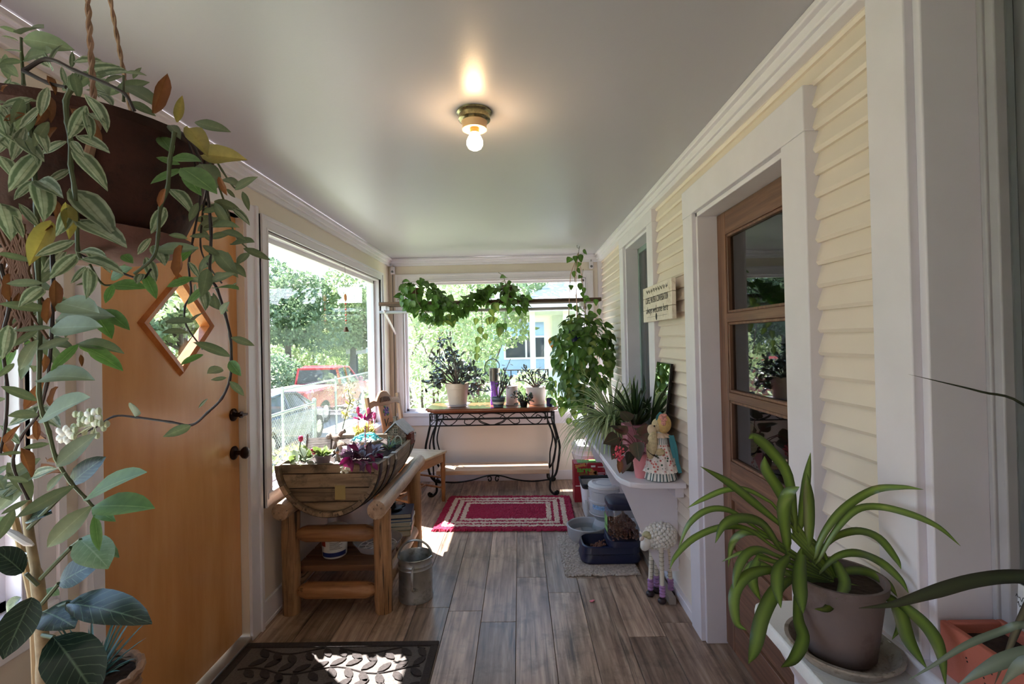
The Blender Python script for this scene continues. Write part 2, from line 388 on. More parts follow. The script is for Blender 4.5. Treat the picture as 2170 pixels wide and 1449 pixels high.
# ---- door_1: amber flush door with a diamond light
amber = wood('amber_birch', (200, 138, 84), (216, 158, 102), (228, 176, 124), grain=(3.2, 3.2, .5), rough=.2, rnd=.02, bmp=.02)
r = struct('door_1'); XD = XL-.035
dc = V((XD, 1.91, 1.505)); hw, hh = .185, .178
mb = MB()
y0, y1, z0, z1 = D1[0]+.004, D1[1]-.004, .035, D1[3]-.004
ring_o = [(y1, dc.z), (y1, z1), (dc.y, z1), (y0, z1), (y0, dc.z), (y0, z0), (dc.y, z0), (y1, z0)]
ring_i = [(dc.y+hw, dc.z), (dc.y+hw/2, dc.z+hh/2), (dc.y, dc.z+hh), (dc.y-hw/2, dc.z+hh/2), (dc.y-hw, dc.z), (dc.y-hw/2, dc.z-hh/2), (dc.y, dc.z-hh), (dc.y+hw/2, dc.z-hh/2)]
vs = [(XD, *p) for p in ring_o] + [(XD, *p) for p in ring_i] + [(XD-.04, *p) for p in ring_o] + [(XD-.04, *p) for p in ring_i]
fs = []
for i in range(8):
    j = (i+1) % 8
    fs += [(i, j, 8+j, 8+i), (16+i, 24+i, 24+j, 16+j), (8+i, 8+j, 24+j, 24+i), (i, 16+i, 16+j, j)]
obj('door_slab', MB().add(vs, fs), amber, r, smooth=False)
mb = MB(); k = 1.16
for i in range(0, 8, 2):
    a, b = ring_i[i], ring_i[(i+2) % 8]; A = V((0, a[0]-dc.y, a[1]-dc.z)); B = V((0, b[0]-dc.y, b[1]-dc.z))
    mb.add([dc+A*.93+V((-.03, 0, 0)), dc+B*.93+V((-.03, 0, 0)), dc+B*.93+V((.012, 0, 0)), dc+A*.93+V((.012, 0, 0)), dc+A*k+V((0, 0, 0)), dc+B*k, dc+B*1.08+V((.016, 0, 0)), dc+A*1.08+V((.016, 0, 0))],
           [(0, 1, 2, 3), (3, 2, 6, 7), (7, 6, 5, 4)])
obj('diamond_moulding', mb, wood('amber_trim', (150, 84, 36), (180, 108, 52), (200, 130, 70), rough=.3, rnd=.02), r, smooth=False)
obj('pane', MB().prism([(0, p[0], p[1]) for p in ring_i[::2]], (XD-.022, 0, 0), (XD-.018, 0, 0)), win_glass, r)
for nm, zz, rr in (('knob', .913, .032), ('deadbolt', 1.092, .03)):
    yk = 2.262; mb = MB()
    ry = Matrix.Rotation(PI/2, 3, 'Y')
    prof = [(0, 0), (rr, .0), (rr, .005), (rr*.8, .011), (.011, .014), (.011, .035)] + ([(.02, .04), (.028, .05), (.028, .06), (.018, .07), (0, .072)] if nm == 'knob' else [(.016, .036), (.016, .042), (0, .043)])
    mm = MB().lathe(prof, 20); mb.add([ry @ V(p) + V((XD, yk, zz)) for p in mm.v], mm.f)
    if nm == 'deadbolt': mb.box(XD+.04, XD+.058, yk-.022, yk+.022, zz-.005, zz+.005)
    obj(nm, mb, bronze, r, label='dark bronze ' + ('round door knob' if nm == 'knob' else 'thumb-turn deadbolt'))
for zz in (.30, 1.0, 1.78):
    mb = MB().box(XD-.002, XD+.003, D1[0]-.004, D1[0]+.028, zz-.045, zz+.045)
    for q in range(4): mb.tube([(XD+.006, D1[0]+.001, zz-.05+q*.0255), (XD+.006, D1[0]+.001, zz-.05+q*.0255+.023)], .0065, 10)
    obj('hinge', mb, M('hinge_brass', (120, 98, 70), .35, .9), r)
mb = MB()
for a, b, z0, z1 in ((D1[0]-.075, D1[0]-.004, 0, D1[3]+.075), (D1[1]+.004, D1[1]+.095, 0, D1[3]+.075)): mb.box(XL-.1, XL+.014, a, b, z0, z1)
mb.box(XL-.1, XL+.014, D1[0]-.004, D1[1]+.004, D1[3], D1[3]+.075).box(XL-.01, XL+.024, D1[0]-.079, D1[0]-.055, -.01, D1[3]+.08).box(XL-.01, XL+.024, D1[1]+.075, D1[1]+.099, -.01, D1[3]+.08)
mb.box(XL-.1, XL-.078, D1[0]-.02, D1[0]+.012, 0, D1[3]).box(XL-.1, XL-.078, D1[1]-.012, D1[1]+.02, 0, D1[3])
obj('door_frame', mb, white_trim, r, bevel=.002)
obj('threshold', MB().box(XL-.12, XL+.012, D1[0], D1[1], 0, .022), M('aluminium_sill', (170, 168, 165), .35, .8), r, bevel=.004)
# ---- right wall: deep openings
def frame_r(name, D, cw, depth, top, head=None, z_lo=0):
    r = struct(name); y0, y1, z0, z1 = D; mb = MB(); xf = XR-.012
    mb.box(xf, XR+.03, y0-cw, y0, z_lo, z1).box(xf, XR+.03, y1, y1+cw, z_lo, z1).box(xf-.002, XR+.03, y0-cw, y1+cw, z1, z1+top)
    mb.box(XR+.006, XR+depth+.05, y0, y0+.02, z_lo, z1).box(XR+.006, XR+depth+.05, y1-.02, y1, z_lo, z1).box(XR+.006, XR+depth+.05, y0, y1, z1-.02, z1)
    obj('door_frame' if name.startswith('door') else 'window_frame', mb, white_paint, r, bevel=.003); return r
r2 = frame_r('door_2', D2, .125, .09, .13)
brown = wood('brown_oak', (86, 57, 44), (120, 84, 65), (146, 108, 86), grain=(30, 30, 1.3), rough=.45, rnd=.06, bmp=.2)
brown_h = wood('brown_oak_rail', (86, 57, 44), (120, 84, 65), (146, 108, 86), grain=(30, 1.3, 30), rough=.45, rnd=.06, bmp=.2)
X2 = XR+.095; dy0, dy1 = D2[0]+.022, D2[1]-.022; ST = .085
for a, b in ((dy0, dy0+ST), (dy1-ST, dy1)): obj('stile', MB().box(X2, X2+.04, a, b, .012, 1.968), brown, r2, bevel=.003)
for a, b in ((1.865, 1.968), (1.475, 1.515), (1.13, 1.165), (.69, .86), (.40, .47), (.012, .16)): obj('rail', MB().box(X2, X2+.04, dy0+ST, dy1-ST, a, b), brown_h, r2, bevel=.003)
for a, b in ((.47, .69), (.16, .40)):
    obj('panel', MB().box(X2+.012, X2+.03, dy0+ST, dy1-ST, a, b).box(X2+.004, X2+.02, dy0+ST+.03, dy1-ST-.03, a+.03, b-.03), brown_h, r2, bevel=.004)
side_glass = glassm('side_glass', (.85, .88, .88), 1.5)
door_glass = glassm('door_glass', (.55, .58, .6), 1.9)
for a, b in ((1.515, 1.865), (1.165, 1.475), (.86, 1.13)):
    obj('pane', MB().box(X2+.018, X2+.022, dy0+ST-.004, dy1-ST+.004, a-.004, b+.004), door_glass, r2)
    mb = MB()
    for u0, u1, v0, v1 in ((dy0+ST, dy0+ST+.012, a, b), (dy1-ST-.012, dy1-ST, a, b), (dy0+ST, dy1-ST, a, a+.012), (dy0+ST, dy1-ST, b-.012, b)): mb.box(X2+.004, X2+.03, u0, u1, v0, v1)
    obj('glazing_bead', mb, brown, r2, bevel=.003)
# dark rooms of the house behind the glass
dark = M('dim_interior', (58, 56, 55), .9)
mb = MB(); x0, x1, y0, y1 = XR+.3, XR+2.6, -.6, 4.6
mb.box(x1, x1+.05, y0, y1, -.1, 2.6).box(XR+.16, x1, y0-.05, y0, -.1, 2.6).box(XR+.16, x1, y1, y1+.05, -.1, 2.6).box(XR+.16, x1, y0, y1, 2.55, 2.6).box(XR+.16, x1, y0, y1, -.1, -.02)
o = obj('wall_inner_room', mb, dark); o['kind'] = 'structure'
r4 = frame_r('window_4', W4, .13, .10, .10, z_lo=.66)
curtain = M('grey_green_curtain', (122, 138, 136), .8, var=.1, scale=3, trans=0)
obj('pane', MB().box(XR+.106, XR+.110, W4[0]+.02, W4[1]-.02, W4[2], W4[3]-.02), side_glass, r4)
obj('sash', MB().box(XR+.10, XR+.125, W4[1]-.05, W4[1]-.02, W4[2], W4[3]-.02).box(XR+.10, XR+.125, W4[0]+.02, W4[0]+.05, W4[2], W4[3]-.02).box(XR+.10, XR+.125, W4[0]+.02, W4[1]-.02, W4[3]-.06, W4[3]-.02), M('sage_sash', (128, 146, 142), .5), r4, bevel=.003)
obj('sill', MB().box(XR-.01, XR+.14, W4[0]-.02, W4[1]+.02, W4[2]-.05, W4[2]), white_paint, r4)
def drape(name, x, y0, y1, z0, z1, m, parent, amp=.025, per=.09):
    mb = MB(); n = int((y1-y0)/.012)
    vs = []
    for z in np.linspace(z0, z1, 5):
        for i in range(n+1):
            y = y0+(y1-y0)*i/n; vs.append((x+amp*math.sin(y/per*2*PI)+.3*amp*math.sin(y*41+z), y, z))
    mb.add(vs, [(k*(n+1)+i, k*(n+1)+i+1, (k+1)*(n+1)+i+1, (k+1)*(n+1)+i) for k in range(4) for i in range(n)])
    return obj(name, mb, m, parent)
drape('curtain', XR+.19, W4[0], W4[1], .3, 2.2, curtain, r4)
r5 = frame_r('window_5', W5, .11, .12, .12, z_lo=.66)
sage = M('sage_sash_near', (172, 168, 172), .45, var=.08)
mb = MB().box(XR+.125, XR+.165, W5[1]-.050, W5[1]-.020, W5[2], W5[3]).box(XR+.118, XR+.16, W5[1]-.032, W5[1]-.0195, W5[2], W5[3]).box(XR+.13, XR+.17, W5[0], W5[1]-.05, W5[2], W5[2]+.05)
obj('sash', mb, sage, r5, bevel=.003)
obj('pane', MB().box(XR+.146, XR+.150, W5[0], W5[1]-.05, W5[2]+.04, W5[3]), side_glass, r5)
sheer = M('sheer_curtain', (222, 220, 222), .9, var=.1, scale=4)
drape('curtain', XR+.215, W5[0]-.2, W5[1]-.02, .3, 2.24, sheer, r5, .016, .085)
obj('sill', MB().box(XR-.03, XR+.16, W5[0]-.02, W5[1]-.018, W5[2]-.05, W5[2]), white_paint, r5, bevel=.004)
o = obj('trim_5', MB().box(XR-.03, XR+.012, -.2, 1.325, .66, .735), white_paint, bevel=.008); o['kind'] = 'structure'
# ================================================================ FURNITURE AND THINGS ON THE FLOOR
RZ = lambda a: Matrix.Rotation(a, 3, 'Z')
# ---- ceiling lamp
LX, LY = -.15, 1.80
t = thing('ceiling_lamp', 'bare bulb in a porcelain and brass socket fixed to the ceiling', 'lamp', (LX, LY, ZC))
obj('lamp_base', MB().lathe([(.0, 0), (.066, 0), (.066, -.006), (.058, -.012), (.060, -.03), (.050, -.038), (0, -.038)], 32), M('mottled_metal', (168, 160, 120), .22, .9, var=.35, scale=40, dirt=(30, 30, 26)), t)
obj('lamp_ring', MB().lathe([(.05, -.036), (.045, -.05), (.046, -.066), (.04, -.068), (.022, -.060), (0, -.058)], 32), M('porcelain_tan', (226, 186, 140), .3), t)
obj('socket', MB().lathe([(.017, -.058), (.017, -.078), (0, -.078)], 20), M('socket_brass', (110, 84, 60), .4, .8), t)
bm_ = M('lit_bulb', (255, 214, 160), .3, emit=11)
bulb = obj('bulb', MB().lathe([(.0, -.142), (.012, -.141), (.024, -.134), (.0305, -.121), (.030, -.108), (.024, -.094), (.0165, -.082), (.0155, -.07)], 28), bm_, t, label='glowing pear-shaped bulb')
# ---- motion sensors / hooks in the back corners
def sensor(x, y, z, lab):
    t = thing('security_sensor', lab, 'sensor', (x, y, z))
    obj('housing', MB().box(-.022, .022, -.03, 0, -.04, .035), white_paint, t, bevel=.008)
    obj('swivel', MB().tube([(0, -.02, .03), (0, -.02, .052)], .008), chrome, t)
    obj('lens', MB().ball((0, -.036, -.018), (.013, .008, .013)), M('sensor_lens', (120, 120, 122), .2), t); return t
sensor(-1.27, YB-.01, 2.155, 'small white sensor with a swivel in the back left corner under the moulding')
sensor(.745, YB-.002, 2.165, 'small white sensor high on the back wall beside the clapboards')
tag(obj('sensor_cable', MB().tube([(-1.272, YB-.03, 2.11), (-1.275, YB-.02, 1.9), (-1.272, YB-.02, 1.2), (-1.275, YB-.022, .1)], .004, 6), ink_c := M('cable_grey', (70, 66, 68), .5)), 'thin dark cable running down the back left corner below the sensor', 'cable')
# ---- doormat
MX0, MX1, MY0, MY1 = -1.31, -.405, 1.66, 2.28
t = thing('doormat', 'dark brown doormat with an embossed leaf pattern beside the amber door', 'doormat', ((MX0+MX1)/2, (MY0+MY1)/2, 0))
dm1 = M('mat_dark', (52, 44, 42), .95, var=.35, scale=90, bmp=.6, bscale=300); dm2 = M('mat_ground', (96, 88, 84), .95, var=.25, scale=120, bmp=.5, bscale=300)
obj('backing', MB().box(MX0+.02, MX1-.02, MY0+.02, MY1-.02, 0.001, .007), dm2, t, world=True)
obj('border', MB().box(MX0, MX1, MY0, MY0+.035, .001, .013).box(MX0, MX1, MY1-.035, MY1, .001, .013).box(MX0, MX0+.035, MY0+.035, MY1-.035, .001, .013).box(MX1-.035, MX1, MY0+.035, MY1-.035, .001, .013), dm1, t, world=True, bevel=.004)
mb = MB()
def matleaf(x, y, a, L, W):
    pts = [(-L/2, 0), (-L*.25, W*.42), (.1*L, W*.5), (.36*L, W*.28), (L/2, 0), (.36*L, -W*.28), (.1*L, -W*.5), (-L*.25, -W*.42)]
    q = [(x+p*math.cos(a)-r*math.sin(a), y+p*math.sin(a)+r*math.cos(a), 0) for p, r in pts]
    if all(MX0+.03 < p[0] < MX1-.03 and MY0+.03 < p[1] < MY1-.03 for p in q): mb.prism(q, (0, 0, .006), (0, 0, .0125))
for vy in np.arange(MY0+.02, MY1+.1, .135):
    pts = []
    for k in range(26):
        xx = MX0+.02+k*.036; yy = vy+.022*math.sin(k*.62+vy*9); pts.append((xx, yy))
        for sgn in ((-1, 1) if k % 2 == 0 else ()): matleaf(xx+.028, yy+sgn*.036, sgn*.85+rv(.2).x, .075, .034)
    for a, b in zip(pts[:-1], pts[1:]):
        if MX0+.03 < a[0] and b[0] < MX1-.03 and MY0+.04 < a[1] < MY1-.04 and MY0+.04 < b[1] < MY1-.04: mb.tube([(*a, .008), (*b, .008)], .004, 5)
obj('leaf_relief', mb, dm1, t, world=True, kind='stuff')
# ---- red rug
def pile(name, x0, x1, y0, y1, step, hgt, m, parent, seed, rag=.012):
    rg = np.random.default_rng(seed); nx, ny = int((x1-x0)/step), int((y1-y0)/step)
    X, Y = np.meshgrid(np.linspace(x0, x1, nx+1), np.linspace(y0, y1, ny+1))
    Z = hgt*(.55+.45*rg.random(X.shape)); X = X+rg.normal(0, step*.22, X.shape); Y = Y+rg.normal(0, step*.22, Y.shape)
    e = np.minimum(np.minimum(np.arange(nx+1)[None, :], nx-np.arange(nx+1)[None, :]), np.minimum(np.arange(ny+1)[:, None], ny-np.arange(ny+1)[:, None]))
    Z = np.where(e == 0, .002, Z); X = X+np.where(e == 0, rg.normal(0, rag*.3, X.shape), 0); Y = Y+np.where(e == 0, rg.normal(0, rag*.3, Y.shape), 0)
    mb = MB(); mb.v = [tuple(p) for p in np.stack([X, Y, Z], -1).reshape(-1, 3)]
    mb.f = [(j*(nx+1)+i, j*(nx+1)+i+1, (j+1)*(nx+1)+i+1, (j+1)*(nx+1)+i) for j in range(ny) for i in range(nx)]
    return obj(name, mb, m, parent, kind='stuff', smooth=False)
RCX, RCY, RW, RD = -.13, 3.99, .545, .395
m, n, b = base('rug_pile'); v = coord(n); s = N(n, 'ShaderNodeSeparateXYZ'); n.links.new(v, s.inputs[0])
wob = mth(n, 'MULTIPLY', mth(n, 'SUBTRACT', noise(n, v, 60, 2), .5), .035)
dx = mth(n, 'SUBTRACT', RW, mth(n, 'ABSOLUTE', s.outputs[0])); dy = mth(n, 'SUBTRACT', RD, mth(n, 'ABSOLUTE', s.outputs[1]))
d = mth(n, 'ADD', mth(n, 'MINIMUM', dx, dy), wob)
red, cream = lin((150, 26, 62)), lin((206, 184, 168)); 
f = N(n, 'ShaderNodeValToRGB'); f.color_ramp.interpolation = 'CONSTANT'
stops = [(0, red), (.22, cream), (.36, red), (.44, cream), (.58, red), (.66, cream), (.80, red)]
e = f.color_ramp.elements
while len(e) < len(stops): e.new(.9)
for el, (p, c) in zip(e, stops): el.position = p; el.color = c
n.links.new(mth(n, 'MULTIPLY', d, 3.6), f.inputs[0])
nz = noise(n, v, 160, 2); o_ = mixc(n, ramp(n, nz, [(.3, (0, 0, 0, 1)), (.7, (.6, .6, .6, 1))]), f.outputs[0], lin((70, 10, 30)))
n.links.new(f.outputs[0], b.inputs['Base Color']); b.inputs['Roughness'].default_value = .95
hs = N(n, 'ShaderNodeHueSaturation'); n.links.new(mth(n, 'ADD', .72, mth(n, 'MULTIPLY', nz, .55)), hs.inputs['Value']); n.links.new(f.outputs[0], hs.inputs['Color']); n.links.new(hs.outputs[0], b.inputs['Base Color'])
t = thing('rug', 'crimson shag rug with cream border bands on the plank floor', 'rug', (RCX, RCY, .001), rz=-.03)
pile('pile', -RW, RW, -RD, RD, .0085, .02, m, t, 1)
t = thing('feeding_mat', 'small grey beige looped mat under the pet feeder', 'mat', (.47, 3.2, .001), rz=.01)
m = M('looped_pile', (172, 160, 152), .95, var=.3, scale=70)
pile('pile', -.225, .225, -.30, .30, .0075, .012, m, t, 2)
# ---- console table
t = thing('console_table', 'wood-topped console table with black wrought iron scrollwork under the back window', 'table', (-.265, 4.64, 0))
cherry = wood('cherry_top', (96, 52, 34), (132, 74, 48), (156, 94, 62), grain=(1.0, 14, 14), rough=.16, rnd=.02, bmp=.02)
mb = MB(); W_, D_ = .622, .225; pr = [(0, .762), (.012, .762), (.018, .774), (.03, .780), (.03, .792), (.022, .80), (0, .80)]
out = lambda o: [(-W_+.09-o*.3, -D_-o), (W_-.09+o*.3, -D_-o), (W_+o, -D_+.09-o*.3), (W_+o, D_+o), (-W_-o, D_+o), (-W_-o, -D_+.09-o*.3)]
vs = []; 
for o_, z in pr[1:-1]: vs += [(x, y, z) for x, y in out(o_-.03)]
k = len(pr)-2; fs = [(i*6+j, i*6+(j+1) % 6, (i+1)*6+(j+1) % 6, (i+1)*6+j) for i in range(k-1) for j in range(6)] + [(5, 4, 3, 2, 1, 0), tuple((k-1)*6+j for j in range(6))]
obj('table_top', MB().add(vs, fs), cherry, t, bevel=.002)
mb = MB(); W2_, D2_ = .57, .2
for z in (.755, .70, .645): 
    if z == .70: mb.tube([(-W2_, -D2_, z), (W2_, -D2_, z)], .0045, 6); continue
    mb.tube([(-W2_, -D2_, z), (W2_, -D2_, z), (W2_, D2_, z), (-W2_, D2_, z)], .007, 6, closed=True)
for x in (-W2_, -W2_+.06, W2_-.06, W2_):
    for y in (-D2_, D2_): mb.tube([(x, y, .645), (x, y, .76)], .007, 6)
obj('iron_frame', mb, black_iron, t)
def spiral(cx, cz, r0, r1, a0, a1, n=18): return [(cx+(r0+(r1-r0)*i/n)*math.cos(a0+(a1-a0)*i/n), -D2_, cz+(r0+(r1-r0)*i/n)*math.sin(a0+(a1-a0)*i/n)) for i in range(n+1)]
zc = .70
def scroll(sg):
    mb = MB()
    mb.tube(spline([(sg*.02, -D2_, zc-.052), (sg*.10, -D2_, zc-.02), (sg*.13, -D2_, zc+.01), (sg*.20, -D2_, zc-.045), (sg*.25, -D2_, zc-.035), (sg*.245, -D2_, zc), (sg*.225, -D2_, zc-.005)], 6), .0045, 6)
    mb.tube(spline([(sg*.13, -D2_, zc), (sg*.20, -D2_, zc+.045), (sg*.26, -D2_, zc+.05), (sg*.36, -D2_, zc-.04), (sg*.42, -D2_, zc-.048), (sg*.46, -D2_, zc), (sg*.42, -D2_, zc+.03), (sg*.40, -D2_, zc+.005)], 6), .0045, 6)
    mb.tube(spline([(sg*.29, -D2_, zc+.05), (sg*.34, -D2_, zc+.0), (sg*.40, -D2_, zc+.045), (sg*.47, -D2_, zc+.05), (sg*.50, -D2_, zc+.01), (sg*.48, -D2_, zc-.015)], 6), .0045, 6)
    mb.tube([(sg*x, -D2_, zc) for x in (.125, .15)], [.008, .008], 8)
    return mb
for sg in (-1, 1): obj('scroll', scroll(sg), black_iron, t)
obj('oval_ring', MB().tube([(.125*math.cos(a), -D2_, zc+.053*math.sin(a)) for a in np.linspace(0, 2*PI, 33)[:-1]], .0045, 6, closed=True).tube(spline([(-.12, -D2_, zc+.052), (-.06, -D2_, zc+.005), (0, -D2_, zc+.0), (.06, -D2_, zc+.005), (.12, -D2_, zc+.052)], 6), .0035, 6), black_iron, t)
mb = MB()
for sg in (-1, 1):
    for q in (-.11, .07): obj('side_scroll', MB().tube([(sg*W2_, q+.05*math.cos(a)*(1-.5*a/8), zc+.04*math.sin(a)*(1-.3*a/8)) for a in np.linspace(0, 8, 24)], .004, 6), black_iron, t)

for sx in (-1, 1):
    for sy in (-1, 1):
        for off in (0, .05):
            x0 = sx*(W2_-off)
            prof = [(x0, .645), (x0+sx*(.02+off*.3), .56), (x0+sx*(.045+off*.25), .44), (x0+sx*.03, .30), (x0+sx*(.005+off*.4), .19), (sx*(W2_-.045), .13)]
            pts = spline([(p, sy*D2_, z) for p, z in prof], 5)
            if off == 0:
                pts += spline([(sx*(W2_-.045), sy*D2_, .13), (sx*(W2_-.05), sy*(D2_), .05), (sx*(W2_-.02), sy*(D2_+.01), .012), (sx*(W2_+.015), sy*(D2_+.015), .012), (sx*(W2_+.022), sy*(D2_+.015), .03), (sx*(W2_+.004), sy*(D2_+.012), .036)], 5)[1:]
                obj('leg', MB().tube(pts, .0105, 8).ball((sx*(W2_+.0), sy*(D2_+.012), .022), .015), black_iron, t)
            else: obj('leg_scroll', MB().tube(pts, .0075, 6), black_iron, t)
mb = MB()
for sy in (-1, 1):
    mb.tube(spline([(-W2_+.05, sy*.17, .13), (-.36, sy*.17, .115), (-.2, sy*.17, .135), (-.06, sy*.17, .172), (.06, sy*.17, .172), (.2, sy*.17, .135), (.36, sy*.17, .115), (W2_-.05, sy*.17, .13)], 6), .007, 6)
for sg in (-1, 1): mb.tube([(sg*(.035+.022*math.cos(a)*(1-a/12)), -.17, .142+.03*math.sin(a)*(1-a/12)) for a in np.linspace(.5, 6.5, 20)], .006, 6)
for sx in (-1, 1): mb.tube([(sx*(W2_-.05), -.2, .15), (sx*(W2_-.05), .2, .15)], .008, 6)
obj('stretcher', mb, black_iron, t)
pine = wood('pale_pine', (186, 152, 120), (208, 176, 146), (222, 194, 166), grain=(1.2, 13, 13), rough=.6, rnd=.03, bmp=.08)
tag(obj('pine_plank', MB().box(-.525, .525, -.15, .15, 0, .04), pine, bevel=.004, loc=(-.27, 4.63, .18)), 'pale pine plank laid across the lower rails of the console table', 'plank')
# ---- hanging shelf board and its rod
old = wood('old_board', (50, 34, 26), (82, 58, 44), (120, 88, 66), grain=(1.1, 15, 15), rough=.7, rnd=.03, bmp=.2)
t = thing('window_shelf', 'weathered dark board shelf across the back window on a metal rail', 'shelf', (-.265, 4.56, 1.75))
obj('board', MB().box(-1.03, 1.03, -.10, .10, .012, .046), old, t, bevel=.003)
obj('rail', MB().box(-1.045, .90, -.05, -.02, -.055, -.03).box(-1.045, .90, .03, .06, -.055, -.03), M('grey_rail', (150, 150, 152), .4, .6), t, bevel=.004)
for x in (-.99, .86):
    obj('bracket', MB().tube([(x, -.09, -.03), (x, .35, -.03)], .008, 6).box(x-.012, x+.012, .335, .36, -.25, -.02).tube([(x, -.06, -.035), (x, .34, -.24)], .011, 6).box(x-.02, x+.02, -.08, .05, -.028, .012), white_trim, t)
# ---- side chair
oak = wood('golden_oak', (120, 80, 46), (156, 110, 68), (184, 138, 92), grain=(9, 9, 1.4), rough=.4, rnd=.06, bmp=.1)
oakx = wood('golden_oak_rail', (120, 80, 46), (156, 110, 68), (184, 138, 92), grain=(9, 1.4, 9), rough=.4, rnd=.06, bmp=.1)
t = thing('dining_chair', 'oak side chair with a carved arched back reading Vine behind the barrel planter', 'chair', (-.955, 4.17, 0), rz=math.atan2(-.37, .93))
SD, SW = .21, .24                                  # local +X is the front
obj('seat', MB().prism([(SD, -SW-.015, 0), (SD, SW+.015, 0), (-SD, SW-.02, 0), (-SD, -SW+.02, 0)], (0, 0, .425), (0, 0, .447)), wood('pale_seat', (176, 146, 112), (200, 172, 138), (214, 190, 158), grain=(2, 9, 9), rough=.45, rnd=.02), t, bevel=.008)
for s_ in (-1, 1): obj('apron', MB().prism([(SD-.02, s_*(SW-.01), 0), (-SD, s_*(SW-.035), 0), (-SD, s_*(SW-.055), 0), (SD-.02, s_*(SW-.03), 0)], (0, 0, .355), (0, 0, .425)), oak, t)
obj('apron', MB().box(SD-.035, SD-.012, -SW+.02, SW-.02, .355, .425), oakx, t)
legp = [(.0, 0), (.014, 0), (.019, .03), (.016, .06), (.020, .10), (.017, .115), (.022, .13), (.017, .145), (.0185, .17), (.022, .24), (.024, .28), (.018, .30), (.024, .315), (.019, .335), (.022, .36), (.022, .425), (0, .425)]
for s_ in (-1, 1): obj('leg', MB().lathe(legp, 12, (SD-.025, s_*(SW-.02), 0)), oak, t)
def post(s_): return [(-SD-.05, s_*(SW-.03), 0), (-SD-.01, s_*(SW-.035), .25), (-SD, s_*(SW-.035), .44), (-SD-.03, s_*(SW-.03), .70), (-SD-.075, s_*(SW-.025), .955)]
for s_ in (-1, 1): obj('back_post', MB().tube(spline(post(s_), 4), [.019]*17, 4), oak, t)
ang = math.atan2(.045, .25)
def backp(y, z): return V((-SD-.03-(z-.70)*.18+.004, y, z))
def backslab(pts, th, nm, m):
    mb = MB(); n_ = len(pts); A = [backp(y, z)+V((th/2, 0, 0)) for y, z in pts]; B = [backp(y, z)-V((th/2, 0, 0)) for y, z in pts]
    return obj(nm, mb.add(A+B, [tuple(range(n_)), tuple(range(2*n_-1, n_-1, -1))] + [(i, n_+i, n_+(i+1) % n_, (i+1) % n_) for i in range(n_)]), m, t, bevel=.003)
top = [(-.205, .86), (-.205, .915), (-.15, .925), (-.11, .915), (-.085, .945), (-.045, .985), (0, .995), (.045, .985), (.085, .945), (.11, .915), (.15, .925), (.205, .915), (.205, .86), (.15, .875), (.11, .875), (.08, .87), (-.08, .87), (-.11, .875), (-.15, .875)]
backslab(top, .024, 'crest_rail', oakx)
sp_m = wood('splat_oak', (142, 94, 58), (166, 114, 74), (184, 132, 92), grain=(8, 8, 1.2), rough=.45, rnd=.02)
backslab([(-.075, .49), (.075, .49), (.082, .88), (-.082, .88)], .014, 'splat', sp_m)
obj('back_rail', MB().box(-SD-.018, -SD+.004, -SW+.04, SW-.04, .46, .50), oakx, t)
mb = MB()
for i in range(7):
    y = -.066+.022*i; A = backp(y, .90); B = backp(y*.82, .90+.045*math.cos(y*9)); mb.tube([A+V((.015, 0, 0)), B+V((.015, 0, 0))], .0065, 6)
obj('fluting', mb, wood('dark_flute', (70, 44, 28), (96, 62, 40), (120, 84, 56)), t)
mb = MB(); mg = MB()
for i in range(15): 
    y, z = random.uniform(-.03, .03), random.uniform(-.035, .03); mb.ball(backp(y, .815+z)+V((.008, 0, 0)), (.004, .011, .011), 8, 5)
obj('grape_cluster', mb, M('grape_purple', (84, 58, 130), .4), t)
for y, z in ((-.03, -.01), (.03, .0), (.012, -.035), (-.01, .035)): mg.ball(backp(y, .82+z)+V((.007, 0, 0)), (.003, .02, .012), 8, 4, Matrix.Rotation(y*20, 3, 'X'))
obj('grape_leaf', mg, M('grape_green', (70, 110, 60), .5), t)
def text(name, body, size, m, parent, loc, right, up, shear=0, depth=.0006, bold=0, sxy=1):
    cu = bpy.data.curves.new(name, 'FONT'); cu.body = body; cu.size = size; cu.align_x = 'CENTER'; cu.align_y = 'CENTER'; cu.extrude = depth; cu.shear = shear; cu.offset = bold; cu.space_character = 1
    tmp = bpy.data.objects.new('text', cu); C.objects.link(tmp); dg = bpy.context.evaluated_depsgraph_get()
    me = bpy.data.meshes.new_from_object(tmp.evaluated_get(dg)); bpy.data.objects.remove(tmp); me.materials.clear(); me.materials.append(m)
    o = bpy.data.objects.new(name, me); C.objects.link(o); o.parent = parent
    R = Matrix((V(right).normalized(), V(up).normalized(), V(right).normalized().cross(V(up).normalized()))).transposed().to_4x4(); R.translation = V(loc)
    o.matrix_basis = R @ Matrix.Diagonal((sxy, 1, 1, 1)); return o
ink = M('ink_black', (26, 22, 22), .7)
text('lettering', 'V', .105, ink, t, backp(-.035, .715)+V((.009, 0, 0)), (0, 1, 0), (-.18, 0, 1), .3)
text('lettering', 'ine', .07, ink, t, backp(.032, .705)+V((.009, 0, 0)), (0, 1, 0), (-.18, 0, 1), .3)
mb = MB()
for s_ in (-1, 1): mb.tube([(SD-.03, s_*(SW-.02), .12), (-SD-.025, s_*(SW-.03), .14)], .010, 8).tube([(SD-.03, s_*(SW-.02), .21), (-SD-.01, s_*(SW-.03), .22)], .009, 8)
obj('stretcher', mb.tube([(0, -SW+.02, .128), (0, SW-.02, .128)], .010, 8), oak, t)
